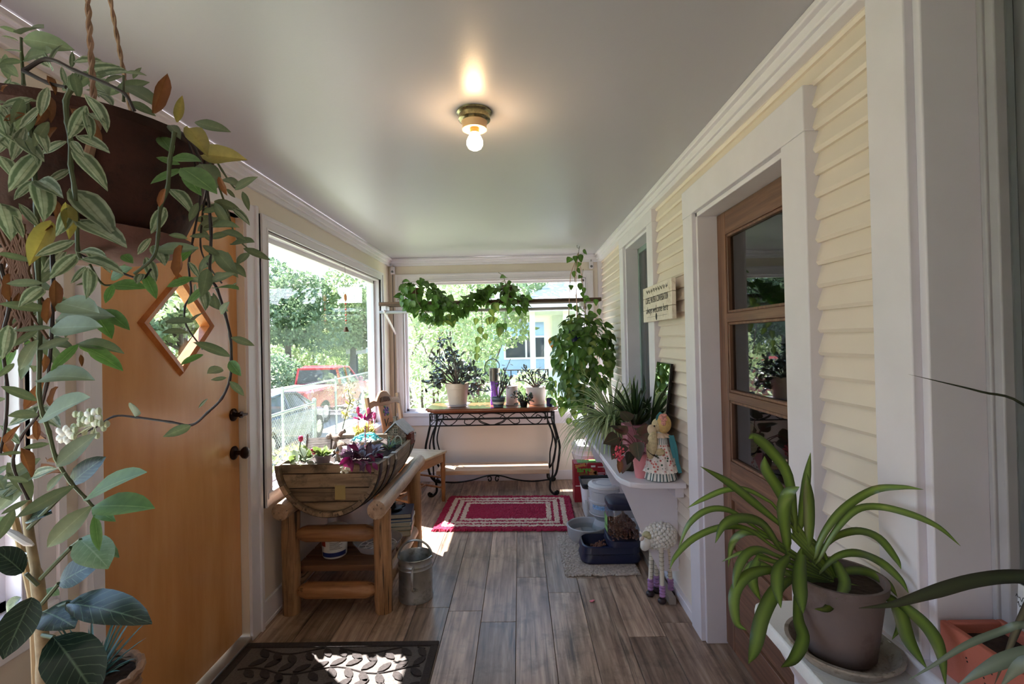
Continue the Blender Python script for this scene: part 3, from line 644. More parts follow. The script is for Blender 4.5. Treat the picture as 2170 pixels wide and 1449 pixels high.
# ---- log stand
log_m = wood('log_wood', (122, 84, 54), (178, 134, 94), (214, 174, 132), grain=(12, 12, 1.1), rough=.5, knots=.6, rnd=.12, bmp=.3, cracks=.9, stain=.3)
log_y = wood('log_wood_rail', (146, 114, 90), (190, 158, 130), (216, 190, 164), grain=(12, 1.1, 12), rough=.5, knots=.5, rnd=.06, bmp=.3, cracks=.8, stain=.3)
log_x = wood('log_wood_cross', (120, 76, 46), (176, 124, 82), (212, 164, 118), grain=(1.1, 12, 12), rough=.4, knots=.6, rnd=.18, bmp=.25, cracks=.8, stain=.3)
SX0, SX1, SY0, SY1 = -1.235, -.745, 2.56, 3.33
t = thing('log_stand', 'rustic peeled log stand with a slatted shelf holding up the half barrel', 'stand', (-.99, 2.95, 0))
def rough_log(a, b, r, n=14, taper=None):
    a, b = V(a), V(b); k = 7; return MB().tube([a+(b-a)*i/k + rv(r*.05) for i in range(k+1)], [r*random.uniform(.95, 1.05)*(taper[i] if taper else 1) for i in range(k+1)], n)
for x in (SX0, SX1):
    for y in (SY0, SY1): obj('leg', rough_log((x, y, 0), (x, y, .535), .047), log_m, t, world=True)
obj('rail', rough_log((SX1, 2.455, .565), (SX1, 3.50, .56), .046), log_y, t, world=True); obj('rail', rough_log((SX0, 2.455, .565), (SX0, 3.50, .56), .046), log_y, t, world=True)
tp = [.35, .8, 1, 1, 1, 1, .8, .35]
def cross(y, z):
    pts = [SX0+.03, SX0+.06, SX0+.09, SX0+.2, SX1-.2, SX1-.09, SX1-.06, SX1-.03]
    return MB().tube([(x, y, z) for x in pts], [.043*q for q in tp], 12)
for y in (SY0-.005, SY1):
    for z in (.415, .115): obj('cross_rail', cross(y, z), log_x, t, world=True)
def crossy(x, z): return MB().tube([(x, q, z) for q in (SY0+.03, SY0+.07, SY1-.07, SY1-.03)], [.015, .04, .04, .015], 12)
for x in (SX0, SX1): obj('side_rail', crossy(x, .14), log_y, t, world=True)
shelf_m = wood('shelf_slat', (84, 52, 32), (126, 86, 58), (156, 112, 80), grain=(1.1, 12, 12), rough=.6, rnd=.2, bmp=.2)
for y in np.arange(SY0+.055, SY1-.02, .118): obj('shelf_slat', MB().box(SX0+.0, SX1-.0, y, y+.105, .185, .218), shelf_m, t, world=True, bevel=.004)
# ---- half barrel planter
BX, BZ, BY0, BY1 = -1.012, .79, 2.50, 3.38
t = thing('barrel_planter', 'weathered half wine barrel laid lengthwise on the log stand as a fairy garden', 'planter', (BX, (BY0+BY1)/2, BZ))
stave_m = wood('stave_oak', (90, 72, 56), (156, 132, 106), (194, 170, 142), grain=(9, .9, 9), rough=.65, knots=.5, rnd=.16, bmp=.35, cracks=.7, stain=.4)
head_m = wood('barrel_head', (96, 76, 60), (164, 138, 108), (200, 176, 144), grain=(1.0, 9, 9), rough=.6, knots=.75, rnd=.1, bmp=.3, cracks=.7, stain=.85)
hoop_m = M('barrel_hoop', (36, 32, 31), .36, .6, var=.3, scale=30, dirt=(62, 46, 38))
def rad(q): return .272+.030*(1-(2*q-1)**2)
NS = 15
for i in range(NS):
    a0, a1 = PI+PI*(i+.02)/NS, PI+PI*(i+.98)/NS; vs = []; K = 10
    for q in range(K+1):
        y = BY0+(BY1-BY0)*q/K-(BY0+BY1)/2; r = rad(q/K)
        vs += [((r+d)*math.cos(a), y, (r+d)*math.sin(a)) for d, a in ((-.022, a0), (-.022, (a0+a1)/2), (-.022, a1), (0, a1), (0, (a0+a1)/2), (0, a0))]
    fs = [(q*6+j, q*6+(j+1) % 6, (q+1)*6+(j+1) % 6, (q+1)*6+j) for q in range(K) for j in range(6)] + [(5, 4, 3, 2, 1, 0), tuple(K*6+j for j in range(6))]
    obj('stave', MB().add(vs, fs), stave_m, t)
zs = [0, -.052, -.128, -.20, -.25]; hr = .25
for y0 in (BY0+.028, BY1-.05):
    for z1, z0 in zip(zs[:-1], zs[1:]):
        pts = []
        zz = np.linspace(z1-.003, z0+.003, 6); xs = np.sqrt(np.maximum(hr*hr-zz*zz, 1e-6))
        pts = [(x_, 0, z_) for x_, z_ in zip(xs, zz)] + [(-x_, 0, z_) for x_, z_ in zip(xs[::-1], zz[::-1])]
        obj('head_board', MB().prism(pts, (0, y0-(BY0+BY1)/2, 0), (0, y0+.022-(BY0+BY1)/2, 0)), head_m, t)
yel = M('faded_label', (176, 154, 98), .7, var=.15); obj('label_patch', MB().box(.03, .085, BY0+.0265-(BY0+BY1)/2, BY0+.0282-(BY0+BY1)/2, -.19, -.115), yel, t, label='faded yellow paper label on the barrel head')
for q, wd in ((.008, .03), (.13, .036), (.27, .034), (.73, .034), (.87, .036), (.966, .03)):
    vs = []
    for j in range(29):
        a = PI-.0+PI*j/28
        for dq in (0, wd/.88): 
            for d in (.0008, .0048): r = rad(min(q+dq, 1))+d; vs.append((r*math.cos(a), BY0+(BY1-BY0)*(q+dq)-(BY0+BY1)/2, r*math.sin(a)))
    fs = []
    for j in range(28):
        o_ = j*4; fs += [(o_+1, o_+3, o_+7, o_+5), (o_, o_+4, o_+6, o_+2), (o_, o_+1, o_+5, o_+4), (o_+2, o_+6, o_+7, o_+3)]
    obj('hoop', MB().add(vs, fs), hoop_m, t)
    if 0.05 < q < .95:
        for s_ in (-1, 1):
            r = rad(q)-.01; yc = BY0+(BY1-BY0)*(q+wd/1.76)-(BY0+BY1)/2
            obj('hoop_clip', MB().box(s_*r-.016, s_*r+.016, yc-.02, yc+.02, -.002, .003).box(s_*(r+.0125)-.002, s_*(r+.0125)+.002, yc-.02, yc+.02, -.035, .003), M('galvanised_clip', (176, 176, 176), .35, .9), t)
rg = np.random.default_rng(5); nx, ny = 26, 40
X, Y = np.meshgrid(np.linspace(-.252, .252, nx), np.linspace(-.40, .40, ny)); Zs = -.035+.012*rg.random(X.shape)+.02*np.exp(-((X+.05)**2+(Y-.1)**2)/.02)
mb = MB(); mb.v = [tuple(p) for p in np.stack([X, Y, Zs], -1).reshape(-1, 3)]; mb.f = [(j*nx+i, j*nx+i+1, (j+1)*nx+i+1, (j+1)*nx+i) for j in range(ny-1) for i in range(nx-1)]
obj('soil', mb, soil_m, t, kind='stuff')
# ---- things on the log stand shelf
SH = .218
t = thing('plastic_tub', 'white plastic tub with green and blue label on the log stand shelf', 'tub', (-1.075, 2.75, SH))
obj('body', MB().lathe([(0, 0), (.062, 0), (.066, .006), (.074, .15), (.070, .15), (.06, .01), (0, .01)], 32), M('tub_white', (236, 236, 236), .35), t)
def band(r0, r1, z0, z1, a0, a1, n=14):
    vs = []; 
    for j in range(n+1):
        a = a0+(a1-a0)*j/n; vs += [(r0*math.cos(a), r0*math.sin(a), z0), (r1*math.cos(a), r1*math.sin(a), z1)]
    return MB().add(vs, [(2*j, 2*j+2, 2*j+3, 2*j+1) for j in range(n)])
R_ = lambda z: .0664+.0078*z/.15+.0006
for nm, z0, z1, a0, a1, c in (('label', .10, .145, -1.75, -.2, (66, 140, 52)), ('label', .012, .036, -2.4, -.2, (34, 48, 110)), ('label', .07, .10, -2.5, -1.95, (176, 60, 40))):
    obj(nm, band(R_(z0), R_(z1), z0, z1, a0, a1), M('tub_label', c, .4), t, label={66: 'green oval label', 34: 'navy label band', 176: 'red leaf print'}[c[0]])
mb = MB()
for i in range(6): 
    z = .092-.007*i; v_ = band(R_(z), R_(z-.0022), z, z-.0022, -1.6, -.75+.15*math.sin(i*4), 8); mb.add(v_.v, v_.f)
obj('fine_print', mb, ink, t)
obj('lid', MB().lathe([(0, .151), (.077, .151), (.078, .146), (.080, .146), (.080, .156), (.074, .160), (0, .16)], 32), M('tub_lid', (235, 235, 235), .35), t)
clear = glassm('clear_plastic', (.9, .9, .92), 1.6, .06)
clearm = M('milky_plastic', (214, 210, 218), .25, alpha=.45, trans=0)
t = thing('plant_saucer', 'clear plastic plant saucer with spoke ribs on the log stand shelf', 'saucer', (-.855, 2.84, SH+.005))
obj('dish', MB().lathe([(0, .004), (.11, .004), (.138, .045), (.142, .045), (.114, 0), (0, 0)], 36), clearm, t)
mb = MB()
for a in np.arange(0, 2*PI, PI/6): mb.tube([(.022*math.cos(a), .022*math.sin(a), .007), (.108*math.cos(a), .108*math.sin(a), .007)], .003, 5)
for r in (.022, .07, .108): mb.tube([(r*math.cos(a), r*math.sin(a), .007) for a in np.linspace(0, 2*PI, 25)[:-1]], .003, 5, closed=True)
obj('rib', mb, M('rib_plastic', (224, 222, 228), .25), t)
t = thing('serving_dome', 'clear plastic dome lid behind the upper log rail', 'lid', (-1.06, 3.03, SH))
obj('dome', MB().lathe([(.16, .1), (.155, .16), (.13, .20), (.08, .225), (0, .235)], 32), clearm, t); obj('pot_under_dome', MB().lathe([(0, 0), (.1, 0), (.15, .1), (.145, .1), (.095, .008), (0, .008)], 28), clearm, t)
by = 0
bk = [('(navy)', (40, 44, 66), .03, 'thick dark book with grey cover on top of the stack on the log stand'), ('b', (44, 92, 150), .02, 'blue spined book second from the top on the log stand'), ('c', (214, 214, 206), .022, 'white book in the middle of the stack on the log stand'), ('d', (120, 140, 128), .026, 'sage green book low in the stack on the log stand'), ('e', (176, 150, 116), .034, 'tan cloth book at the bottom of the stack on the log stand')]
zz = SH
for i, (k_, c_, h_, lab) in enumerate(bk[::-1]):
    L, Wd = .24-.012*i, .18-.008*i
    t = thing('book', lab, 'book', (-.80+.005*i, 3.10, zz), rz=.12+.05*math.sin(i*2.3), group='books stacked on the log stand')
    cm = M('book_cover', c_, .45, var=.1); obj('cover', MB().box(-Wd/2, Wd/2, -L/2, L/2, 0, .003).box(-Wd/2, Wd/2, -L/2, L/2, h_-.003, h_).box(Wd/2-.004, Wd/2, -L/2, L/2, 0, h_), cm, t, bevel=.001)
    obj('pages', MB().box(-Wd/2+.006, Wd/2-.004, -L/2+.006, L/2-.006, .003, h_-.003), M('pages', (226, 218, 200), .8, var=.06, scale=90), t); zz += h_
t = thing('candle_holder', 'small black iron dish sitting on the topmost book', 'holder', (-.83, 3.10, zz)); obj('dish', MB().lathe([(0, 0), (.05, 0), (.06, .012), (.055, .014), (.02, .012), (.014, .03), (.02, .045), (0, .045)], 24), black_iron, t); obj('handle', MB().tube([(.055, 0, .01), (.075, 0, .02), (.075, 0, .035), (.06, 0, .03)], .004, 6), black_iron, t)
# ---- galvanised watering can
galv = M('galvanised', (186, 188, 188), .34, .8, var=.22, scale=9, dirt=(120, 120, 116))
t = thing('watering_can', 'galvanised metal watering can with hoop handles standing by the log stand', 'watering can', (-.605, 2.70, 0), rz=.0)
obj('body', MB().lathe([(0, .004), (.088, .004), (.094, 0), (.096, .008), (.093, .02), (.093, .17), (.096, .175), (.093, .18), (.093, .19), (.096, .195), (.093, .2), (.093, .225), (.097, .232), (.093, .234), (.089, .225), (.089, .02), (0, .016)], 40), galv, t)
obj('rim_cover', MB().lathe([(.091, .222), (.060, .238), (.058, .235), (.09, .219)], 40), galv, t) if False else None
obj('hoop_handle', MB().tube([(.095*math.cos(a), .0, .215+.098*math.sin(a)) for a in np.linspace(0, PI, 22)], .0065, 8), galv, t)
obj('back_handle', MB().tube(spline([(.01, -.094, .205), (.012, -.135, .20), (.014, -.15, .15), (.012, -.135, .10), (.012, -.096, .085)], 6), .006, 8), galv, t)
obj('spout', MB().tube([(-.01, .092, .06), (-.012, .15, .14), (-.014, .2, .235)], [.02, .015, .012], 12), galv, t)
# ---- bucket, biscuit box, bin, dispenser, feeder
t = thing('plastic_bucket', 'white plastic bucket with snap lid in the corner beside the console table', 'bucket', (.625, 4.56, 0))
pb = M('bucket_white', (232, 226, 224), .4, var=.04)
obj('body', MB().lathe([(0, 0), (.125, 0), (.142, .34), (.150, .345), (.150, .352), (.143, .356), (.144, .385), (.152, .388), (.152, .396), (.143, .40), (.143, .425), (0, .425)], 36), pb, t)
obj('lid', MB().lathe([(.150, .415), (.156, .418), (.156, .44), (.148, .447), (.142, .441), (.13, .439), (0, .439)], 36), M('bucket_lid', (238, 234, 232), .4), t)
obj('bail_handle', MB().tube([(.152*math.cos(a), -.152*abs(math.sin(a))-.004, .36-.14*math.sin(a)) for a in np.linspace(0, PI, 16)], .0025, 6), steel, t)
t = thing('pump_cord', 'thin dark wire with a small weight hanging from the trailing vine to the bucket lid', 'wire', (.575, 4.44, .45)); obj('wire', MB().tube(spline([(0, 0, .20), (-.015, 0, .12), (-.012, 0, .06), (0, 0, .02)], 5), .0018, 6), M('green_wire', (70, 84, 60), .6), t); obj('plug', MB().lathe([(0, .03), (.004, .03), (.009, .0), (0, -.006)], 10), ink, t)
t = thing('biscuit_box', 'red cardboard box of large dog biscuits in front of the white bucket', 'box', (.588, 4.29, 0))
redm = M('box_red', (150, 24, 40), .5, var=.05)
obj('carton', MB().box(-.135, .135, -.075, .075, 0, .335), redm, t, bevel=.002)
obj('green_top', MB().box(-.1, .1, -.05, .05, .335, .338), M('box_green', (70, 140, 60), .5), t, label='green strip on the box top')
yf = -.0755
text('lettering', 'large', .066, M('print_green', (80, 180, 60), .5), t, (-.045, yf, .281), (1, 0, 0), (0, 0, 1), 0, .0004, .0012)
text('lettering', 'biscuits', .026, M('print_green2', (60, 140, 50), .5), t, (-.055, yf, .246), (1, 0, 0), (0, 0, 1), 0, .0004)
pw = M('print_white', (226, 214, 214), .5); mb = MB()
for q in (( -.125, -.03, .138, .146), (.012, .05, .302, .318), (.07, .125, .30, .306), (.068, .128, .248, .254), (.07, .12, .232, .238)): mb.box(q[0], q[1], yf-.0006, yf, q[2], q[3])
for i in range(6): mb.box(.07, .098, yf-.0006, yf, .10+.02*i, .108+.02*i).box(.103, .128, yf-.0006, yf, .10+.02*i, .108+.02*i)
mb.box(-.05, .125, -.05, -.02, .335, .3357)
obj('printed_panel', mb, pw, t, kind='stuff')
bone = M('print_biscuit', (190, 130, 74), .6); mb = MB()
def bonef(x, z, a, L):
    c, s_ = math.cos(a), math.sin(a)
    mb.prism([(x+p*c-q*s_, 0, z+p*s_+q*c) for p, q in ((-L/2, -.012), (L/2, -.012), (L/2+.012, -.02), (L/2+.02, -.006), (L/2+.012, 0), (L/2+.02, .008), (L/2+.01, .02), (L/2, .012), (-L/2, .012), (-L/2-.012, .02), (-L/2-.02, .006), (-L/2-.012, 0), (-L/2-.02, -.008), (-L/2-.01, -.02))], (0, yf, 0), (0, yf-.0008, 0))
bonef(-.08, .318, .2, .055); bonef(.035, .262, -.5, .03); bonef(.03, .245, .3, .035); obj('printed_biscuit', mb, bone, t, kind='stuff')
t = thing('fabric_bin', 'white fabric bin with a black rim in front of the red box', 'bin', (.60, 3.93, 0))
def rrect(a, b, r, n=5): return [(sx*(a-r)+r*math.cos(q+k*PI/2), sy*(b-r)+r*math.sin(q+k*PI/2)) for k, (sx, sy) in enumerate(((1, 1), (-1, 1), (-1, -1), (1, -1))) for q in np.linspace(0, PI/2, n)]
def tub(name, secs, m, parent, cap0=True, cap1=False, bevel=0, label=None):        # loft of rounded rectangles (a, b, r, z[, dx, dy])
    vs = []; n_ = 20
    for s_ in secs:
        dx, dy = (s_[4], s_[5]) if len(s_) > 4 else (0, 0); vs += [(x+dx, y+dy, s_[3]) for x, y in rrect(*s_[:3])]
    fs = [(i*n_+j, i*n_+(j+1) % n_, (i+1)*n_+(j+1) % n_, (i+1)*n_+j) for i in range(len(secs)-1) for j in range(n_)]
    if cap0: fs.append(tuple(range(n_-1, -1, -1)))
    if cap1: fs.append(tuple((len(secs)-1)*n_+j for j in range(n_)))
    return obj(name, MB().add(vs, fs), m, parent, bevel=bevel, label=label)
bw = M('bin_white', (232, 226, 232), .8, bmp=.2, bscale=200)
tub('body', [(.10, .105, .03, 0), (.125, .13, .03, .26)], bw, t); tub('inside', [(.105, .11, .02, .02), (.12, .126, .03, .27)], M('bin_grey', (196, 196, 198), .9), t)
tub('rim', [(.126, .131, .03, .24), (.130, .135, .03, .25), (.131, .136, .03, .272), (.124, .128, .03, .278), (.119, .123, .03, .272), (.119, .123, .03, .25)], M('bin_black', (30, 30, 36), .6), t, cap0=False)
obj('tab', MB().box(-.02, .01, -.130, -.124, .16, .19), M('tab_tan', (190, 180, 170), .6), t)
t = thing('water_dispenser', 'grey pet water dispenser with ribbed clear jug and round bowl', 'pet dispenser', (.60, 3.53, .013))
gp = M('grey_plastic', (168, 168, 174), .4, var=.05)
obj('bowl', MB().lathe([(0, 0), (.115, 0), (.135, .03), (.142, .095), (.136, .10), (.128, .095), (.118, .03), (0, .025)], 40, (-.15, -.10, 0)), gp, t)
obj('water', MB().disc((-.15, -.10, .062), .122, 36), glassm('water', (.8, .86, .86), 1.33), t)
obj('pedestal', MB().lathe([(0, 0), (.10, 0), (.105, .02), (.09, .06), (.075, .10), (.09, .13), (.115, .145), (.11, .15), (0, .15)], 36), gp, t)
jug = M('jug_plastic', (214, 214, 222), .12, alpha=.5)
obj('jug', MB().lathe([(.08, .13), (.112, .15), (.118, .165), (.115, .225), (.121, .23), (.121, .242), (.115, .246), (.115, .31), (.122, .315), (.118, .345), (.09, .358), (0, .36)], 40), jug, t)
obj('jug_lid', MB().lathe([(.119, .335), (.123, .34), (.119, .352), (.095, .362), (.088, .356), (.05, .360), (0, .360)], 40), M('frosted_lid', (222, 220, 224), .35, alpha=.8, bmp=.4, bscale=250), t)
obj('label', band(.1165, .1165, .17, .222, -2.6, -.9), M('jug_label', (120, 160, 206), .4, var=.5, scale=28, dirt=(236, 240, 246)), t, label='blue and white label on the jug')
t = thing('pet_feeder', 'navy pet food feeder with clear hopper of brown kibble on the beige mat', 'pet feeder', (.55, 3.14, .013))
navy = M('navy_plastic', (26, 32, 62), .35, var=.08)
tub('base', [(.185, .115, .06, 0), (.19, .12, .06, .012), (.175, .112, .06, .055), (.185, .12, .06, .062), (.178, .112, .06, .10), (.170, .104, .06, .104)], navy, t)
mb = MB(); tub('bowl', [(.17, .104, .06, .104), (.15, .085, .05, .05), (.10, .05, .03, .04)], navy, t, cap0=False, cap1=True)
tub('hopper_seat', [(.105, .116, .05, .10, .085, .0), (.10, .112, .05, .135, .085, 0), (.09, .10, .05, .138, .085, 0)], navy, t, cap0=False, cap1=True)
tub('hopper', [(.088, .10, .04, .12, .085, 0), (.098, .108, .045, .16, .085, 0), (.098, .108, .045, .30, .085, 0), (.088, .098, .045, .335, .085, 0)], glassm('hopper_clear', (.93, .93, .95), 1.7, .04), t, cap0=False)
tub('hopper_lid', [(.092, .102, .045, .325, .085, 0), (.096, .106, .045, .335, .085, 0), (.094, .104, .045, .36, .085, 0), (.08, .09, .045, .372, .085, 0)], M('navy_lid', (34, 36, 58), .45), t, cap1=True)
obj('sticker', MB().box(-.0145, -.0140, -.05, .05, .21, .27).box(-.0145, -.0140, -.05, .05, .17, .2), M('sticker_multi', (120, 170, 90), .4, var=.6, scale=20), t, label='small coloured sticker on the hopper')
kb = M('kibble', (110, 70, 56), .8, var=.3, scale=60, rnd=.3)
rk = random.Random(3); mb = MB()
for i in range(620):
    x, y = rk.uniform(-.088, .088), rk.uniform(-.098, .098); zt = .15+.10*(1-.35*((x/.09)**2+(y/.1)**2))+.012*math.sin(x*60); z = rk.choice((zt, rk.uniform(.13, zt), rk.uniform(.13, zt)))
    mb.ball((x*.97+.085, y*.97, z), rk.uniform(.006, .0085), 6, 4)
obj('kibble', mb, kb, t, kind='stuff')
mb = MB()
for i in range(90):
    q = rk.random()**.7; x = -.02-.09*q; mb.ball((x, rk.uniform(-.045, .045), .05+.035*(1-q)+rk.uniform(0, .008)), rk.uniform(.005, .0075), 6, 4)
obj('kibble', mb, kb, t, kind='stuff')
# ---- lamb figurine
t = thing('lamb_figurine', 'white lamb figurine with knobbly wool and lilac socks by the door casing', 'figurine', (.745, 2.66, 0))
wl = M('lamb_white', (224, 220, 214), .6, var=.06); mb = MB(); cz = .335
for i in range(190):
    ph = math.acos(1-2*(i+.5)/190); th = i*2.39996; d = V((math.sin(ph)*math.cos(th)*.085, math.sin(ph)*math.sin(th)*.062, math.cos(ph)*.068)); mb.ball(V((0, 0, cz))+d, random.uniform(.0105, .0135), 7, 5)
mb.ball((0, 0, cz), (.08, .058, .063), 14, 10)
obj('wool', mb, wl, t, kind='stuff')
obj('head', MB().ball((-.085, -.03, .305), (.028, .026, .042), 14, 10, Matrix.Rotation(.35, 3, 'Y')), wl, t)
obj('forelock', MB().ball((-.075, -.03, .352), (.025, .022, .018), 10, 8).ball((-.088, -.02, .343), (.015, .015, .012)).ball((-.07, -.045, .345), (.014, .014, .012)), M('olive_wool', (176, 170, 132), .8), t)
for s_ in (-1, 1): obj('ear', MB().ball((-.09+.012*s_-.012, -.03+s_*.034, .345), (.026, .011, .010), 10, 7, Matrix.Rotation(-s_*1.0, 3, 'Z')), M('lamb_ear', (214, 196, 186), .6), t)
obj('tail', MB().ball((.088, .01, .335), (.022, .014, .012), 10, 7, Matrix.Rotation(-.5, 3, 'Y')), M('lamb_tail', (214, 186, 186), .6), t)
lilac = M('lilac_sock', (170, 128, 178), .7, bmp=.3); hoof = M('dark_hoof', (46, 34, 42), .35)
lg = M('lamb_leg', (222, 214, 200), .6)
for x, y in ((-.053, .014), (-.011, .050), (-.010, -.060), (.056, .011)):
    l_ = obj('leg', MB().tube([(x*.8, y*.8, .29), (x, y, .09)], [.012, .0115], 10), lg, t)
    mb = MB()
    for z in np.arange(.11, .27, .022): mb.tube([(x*.9+.0122*math.cos(a), y*.9+.0122*math.sin(a), z) for a in np.linspace(0, 2*PI, 11)[:-1]], .0011, 4, closed=True)
    obj('stripe', mb, M('olive_line', (120, 116, 84), .7), l_)
    mb = MB()
    for i in range(4): mb.lathe([(.010, .030+.016*i), (.0165, .036+.016*i), (.0165, .042+.016*i), (.010, .047+.016*i)], 12, (x, y, 0))
    obj('sock', mb, lilac, t); obj('hoof', MB().ball((x-.004, y-.004, .014), (.024, .021, .017), 12, 8), hoof, t)
tag(obj('petal', MB().ball((.36, 2.62, .004), (.012, .009, .003), 8, 5).ball((.37, 2.628, .004), (.008, .006, .003), 8, 5), M('pink_petal', (236, 130, 150), .5)), 'fallen pink petal on the floor planks below the beige mat', 'petal', None)
# ================================================================ PLANTS
tr_a = leafm('wandering_leaf', (126, 138, 106), (106, 120, 92), 0, .5, .2, .22, (150, 160, 130))
tr_s = leafm('striped_leaf', (104, 120, 94), (178, 186, 162), 2.6, .5, .2, .15, (150, 160, 130))
tr_g = leafm('fresh_leaf', (92, 128, 72), (116, 148, 94), 0, .42, .3, .15, (140, 170, 110))
tr_d = leafm('dry_leaf', (150, 104, 74), (122, 80, 58), 0, .8, .2, .2)
tr_y = leafm('yellow_leaf', (176, 160, 96), (150, 140, 84), 0, .6, .3, .1)
stem_g = M('stem_green', (78, 88, 60), .5, var=.3, scale=20); stem_d = M('stem_dark', (54, 42, 44), .5, var=.3, scale=20)
LA = [leaf_mesh('leaf_plain', tr_a, LANCE, .16, d, .008) for d in (.05, .22)]; LS = [leaf_mesh('leaf_striped', tr_s, LANCE, .2, d, .012) for d in (.05, .2)]
LG = [leaf_mesh('leaf_fresh', tr_g, LANCE, .14, .1, .006)]; LD = [leaf_mesh('leaf_dry', tr_d, LANCE, .45, .15, .05), leaf_mesh('leaf_dry_curled', tr_d, LANCE, .6, -.1, .07)]; LY = [leaf_mesh('leaf_yellow', tr_y, LANCE, .3, .1, .03)]
HX, HY = -.688, .755
t = thing('hanging_planter', 'terracotta bowl of trailing variegated wandering plant hung on ropes at left', 'plant', (HX, HY, 1.572))
terra = M('dark_terracotta', (66, 36, 30), .8, var=.5, scale=14, bmp=.5, bscale=60, dirt=(40, 24, 24))
obj('pot', MB().lathe([(0, .0), (.105, .0), (.135, .03), (.160, .09), (.170, .145), (.176, .156), (.180, .158), (.180, .172), (.168, .172), (.16, .15), (.0, .14)], 48), terra, t)
obj('attached_saucer', MB().lathe([(0, -.016), (.09, -.014), (.128, .0), (.148, .018), (.142, .02), (.125, .012), (.10, .0)], 48), M('saucer_clay', (112, 76, 70), .75, var=.2, scale=20, bmp=.3), t, label='paler terracotta saucer moulded to the pot base')
obj('maker_stamp', MB().tube([(-.02+.016*math.cos(a), -.108+.006*math.sin(a), -.0155) for a in np.linspace(0, 2*PI, 17)[:-1]], .0012, 5, closed=True).tube([(-.02+.007*math.cos(a), -.108+.003*math.sin(a), -.0155) for a in np.linspace(0, 2*PI, 13)[:-1]], .001, 5, closed=True), soil_m, t)
obj('soil', MB().disc((0, 0, .165), .165, 30), soil_m, t)
rope_m = M('jute_rope', (158, 124, 104), .9, var=.3, scale=60)
top = V((0, 0, 2.25-1.56))
for a in (-.75, 1.75, 3.5):
    A = V((.168*math.cos(a), .168*math.sin(a), .165)); B = top; k = 70
    for ph in (0, PI):
        ax = (B-A).normalized(); u = ax.orthogonal().normalized(); v_ = ax.cross(u)
        o = obj('rope', MB().tube([A+(B-A)*i/k+(u*math.cos(i*.9+ph)+v_*math.sin(i*.9+ph))*.0018 for i in range(k+1)], .0024, 6), rope_m, t) if ph == 0 else obj('rope_strand', MB().tube([A+(B-A)*i/k+(u*math.cos(i*.9+ph)+v_*math.sin(i*.9+ph))*.0018 for i in range(k+1)], .0024, 6), rope_m, o)
    obj('knot', MB().ball(A-V((0, 0, .02)), (.008, .008, .012)).tube([A-V((0, 0, .03)), A-V((.008, .004, .075))], [.005, .006], 8), rope_m, t)
obj('ceiling_hook', MB().tube([(0, 0, .71), (0, 0, .68), (.012, 0, .67), (.014, 0, .655), (0, 0, .645), (-.01, 0, .652)], .004, 8), steel, t)
HPL = t
def vine(pts, Y0, Y1, m, r=.004, r1=None, parent=None, nodes=True):
    k = len(pts); w = [P(p[0], p[1], Y=Y0+(Y1-Y0)*i/max(1, k-1)+(p[2] if len(p) > 2 else 0)) for i, p in enumerate(pts)]
    w = spline(w, 5); n_ = len(w); r *= .58 if parent is HPL else 1; r1 = r1*.7 if r1 and parent is HPL else r1
    rr = [(r+((r1 or r*.7)-r)*i/n_)*(1.25 if nodes and i % 5 == 0 else 1) for i in range(n_)]
    obj('stem', MB().tube(w, rr, 7), m, parent, world=True); return w
def lp(mesh, b, e, Y0, Y1, parent, w=1, roll=0):
    A = P(b[0], b[1], Y=Y0); B = P(e[0], e[1], Y=Y1); d = B-A
    nrm = (V((0, 0, EYE))-A).normalized()*1.0 + V((0, 0, .55))
    return leaf(mesh, parent, A, d, nrm, d.length, w, roll)
vine([(150, 190), (140, 215), (143, 260), (150, 300), (150, 350), (158, 400), (163, 465), (165, 530), (172, 550)], .57, .58, stem_g, .0052, parent=t)
vine([(60, 210), (70, 330), (78, 440), (80, 560), (85, 660), (84, 747), (83, 833), (91, 877), (104, 915), (119, 971), (149, 1020), (182, 1056), (196, 1073)], .60, .66, stem_g, .0055, parent=t)
vine([(95, 260), (100, 420), (112, 560), (110, 690), (105, 760), (97, 820), (80, 878), (45, 925), (28, 985), (60, 1060)], .66, .72, stem_d, .005, parent=t)
vine([(330, 260), (395, 290), (430, 360), (447, 480), (445, 579), (460, 612), (477, 665), (488, 712), (490, 761), (487, 804), (470, 844), (440, 874), (407, 900), (361, 894), (288, 884), (242, 882), (199, 907), (150, 925)], .72, .70, stem_d, .0042, .002, parent=t)
vine([(370, 280), (360, 340), (355, 400), (340, 440), (335, 500), (325, 545), (285, 580)], .62, .62, stem_g, .0045, parent=t)
vine([(400, 300), (425, 400), (410, 500), (400, 560), (405, 620), (392, 650), (395, 690), (430, 740)], .74, .74, stem_d, .003, parent=t)
vine([(420, 300), (440, 370), (430, 450), (425, 520), (440, 560), (470, 600)], .8, .8, stem_d, .003, parent=t)
vine([(430, 290), (470, 360), (500, 400), (515, 385)], .78, .80, stem_g, .003, parent=t)
vine([(440, 330), (480, 440), (500, 500), (540, 540)], .80, .82, stem_g, .003, parent=t)
vine([(50, 180), (46, 120), (45, 80)], .70, .70, stem_g, .004, parent=t); vine([(50, 150), (100, 125), (160, 150), (220, 175), (265, 200), (285, 235)], .60, .62, stem_d, .0045, parent=t)
vine([(262, 215), (262, 160)], .62, .62, stem_g, .003, parent=t); vine([(50, 150), (100, 175), (140, 185)], .6, .6, stem_d, .0045, parent=t)
vine([(0, 560), (20, 640), (5, 720), (15, 820), (12, 900), (0, 960)], .6, .6, stem_d, .004, parent=t)
vine([(170, 540), (250, 575), (300, 590), (320, 570)], .63, .66, stem_d, .003, parent=t); vine([(190, 560), (215, 600), (238, 604), (280, 600)], .72, .74, stem_g, .003, parent=t)
vine([(120, 650), (165, 655), (221, 656)], .66, .7, stem_g, .003, parent=t)
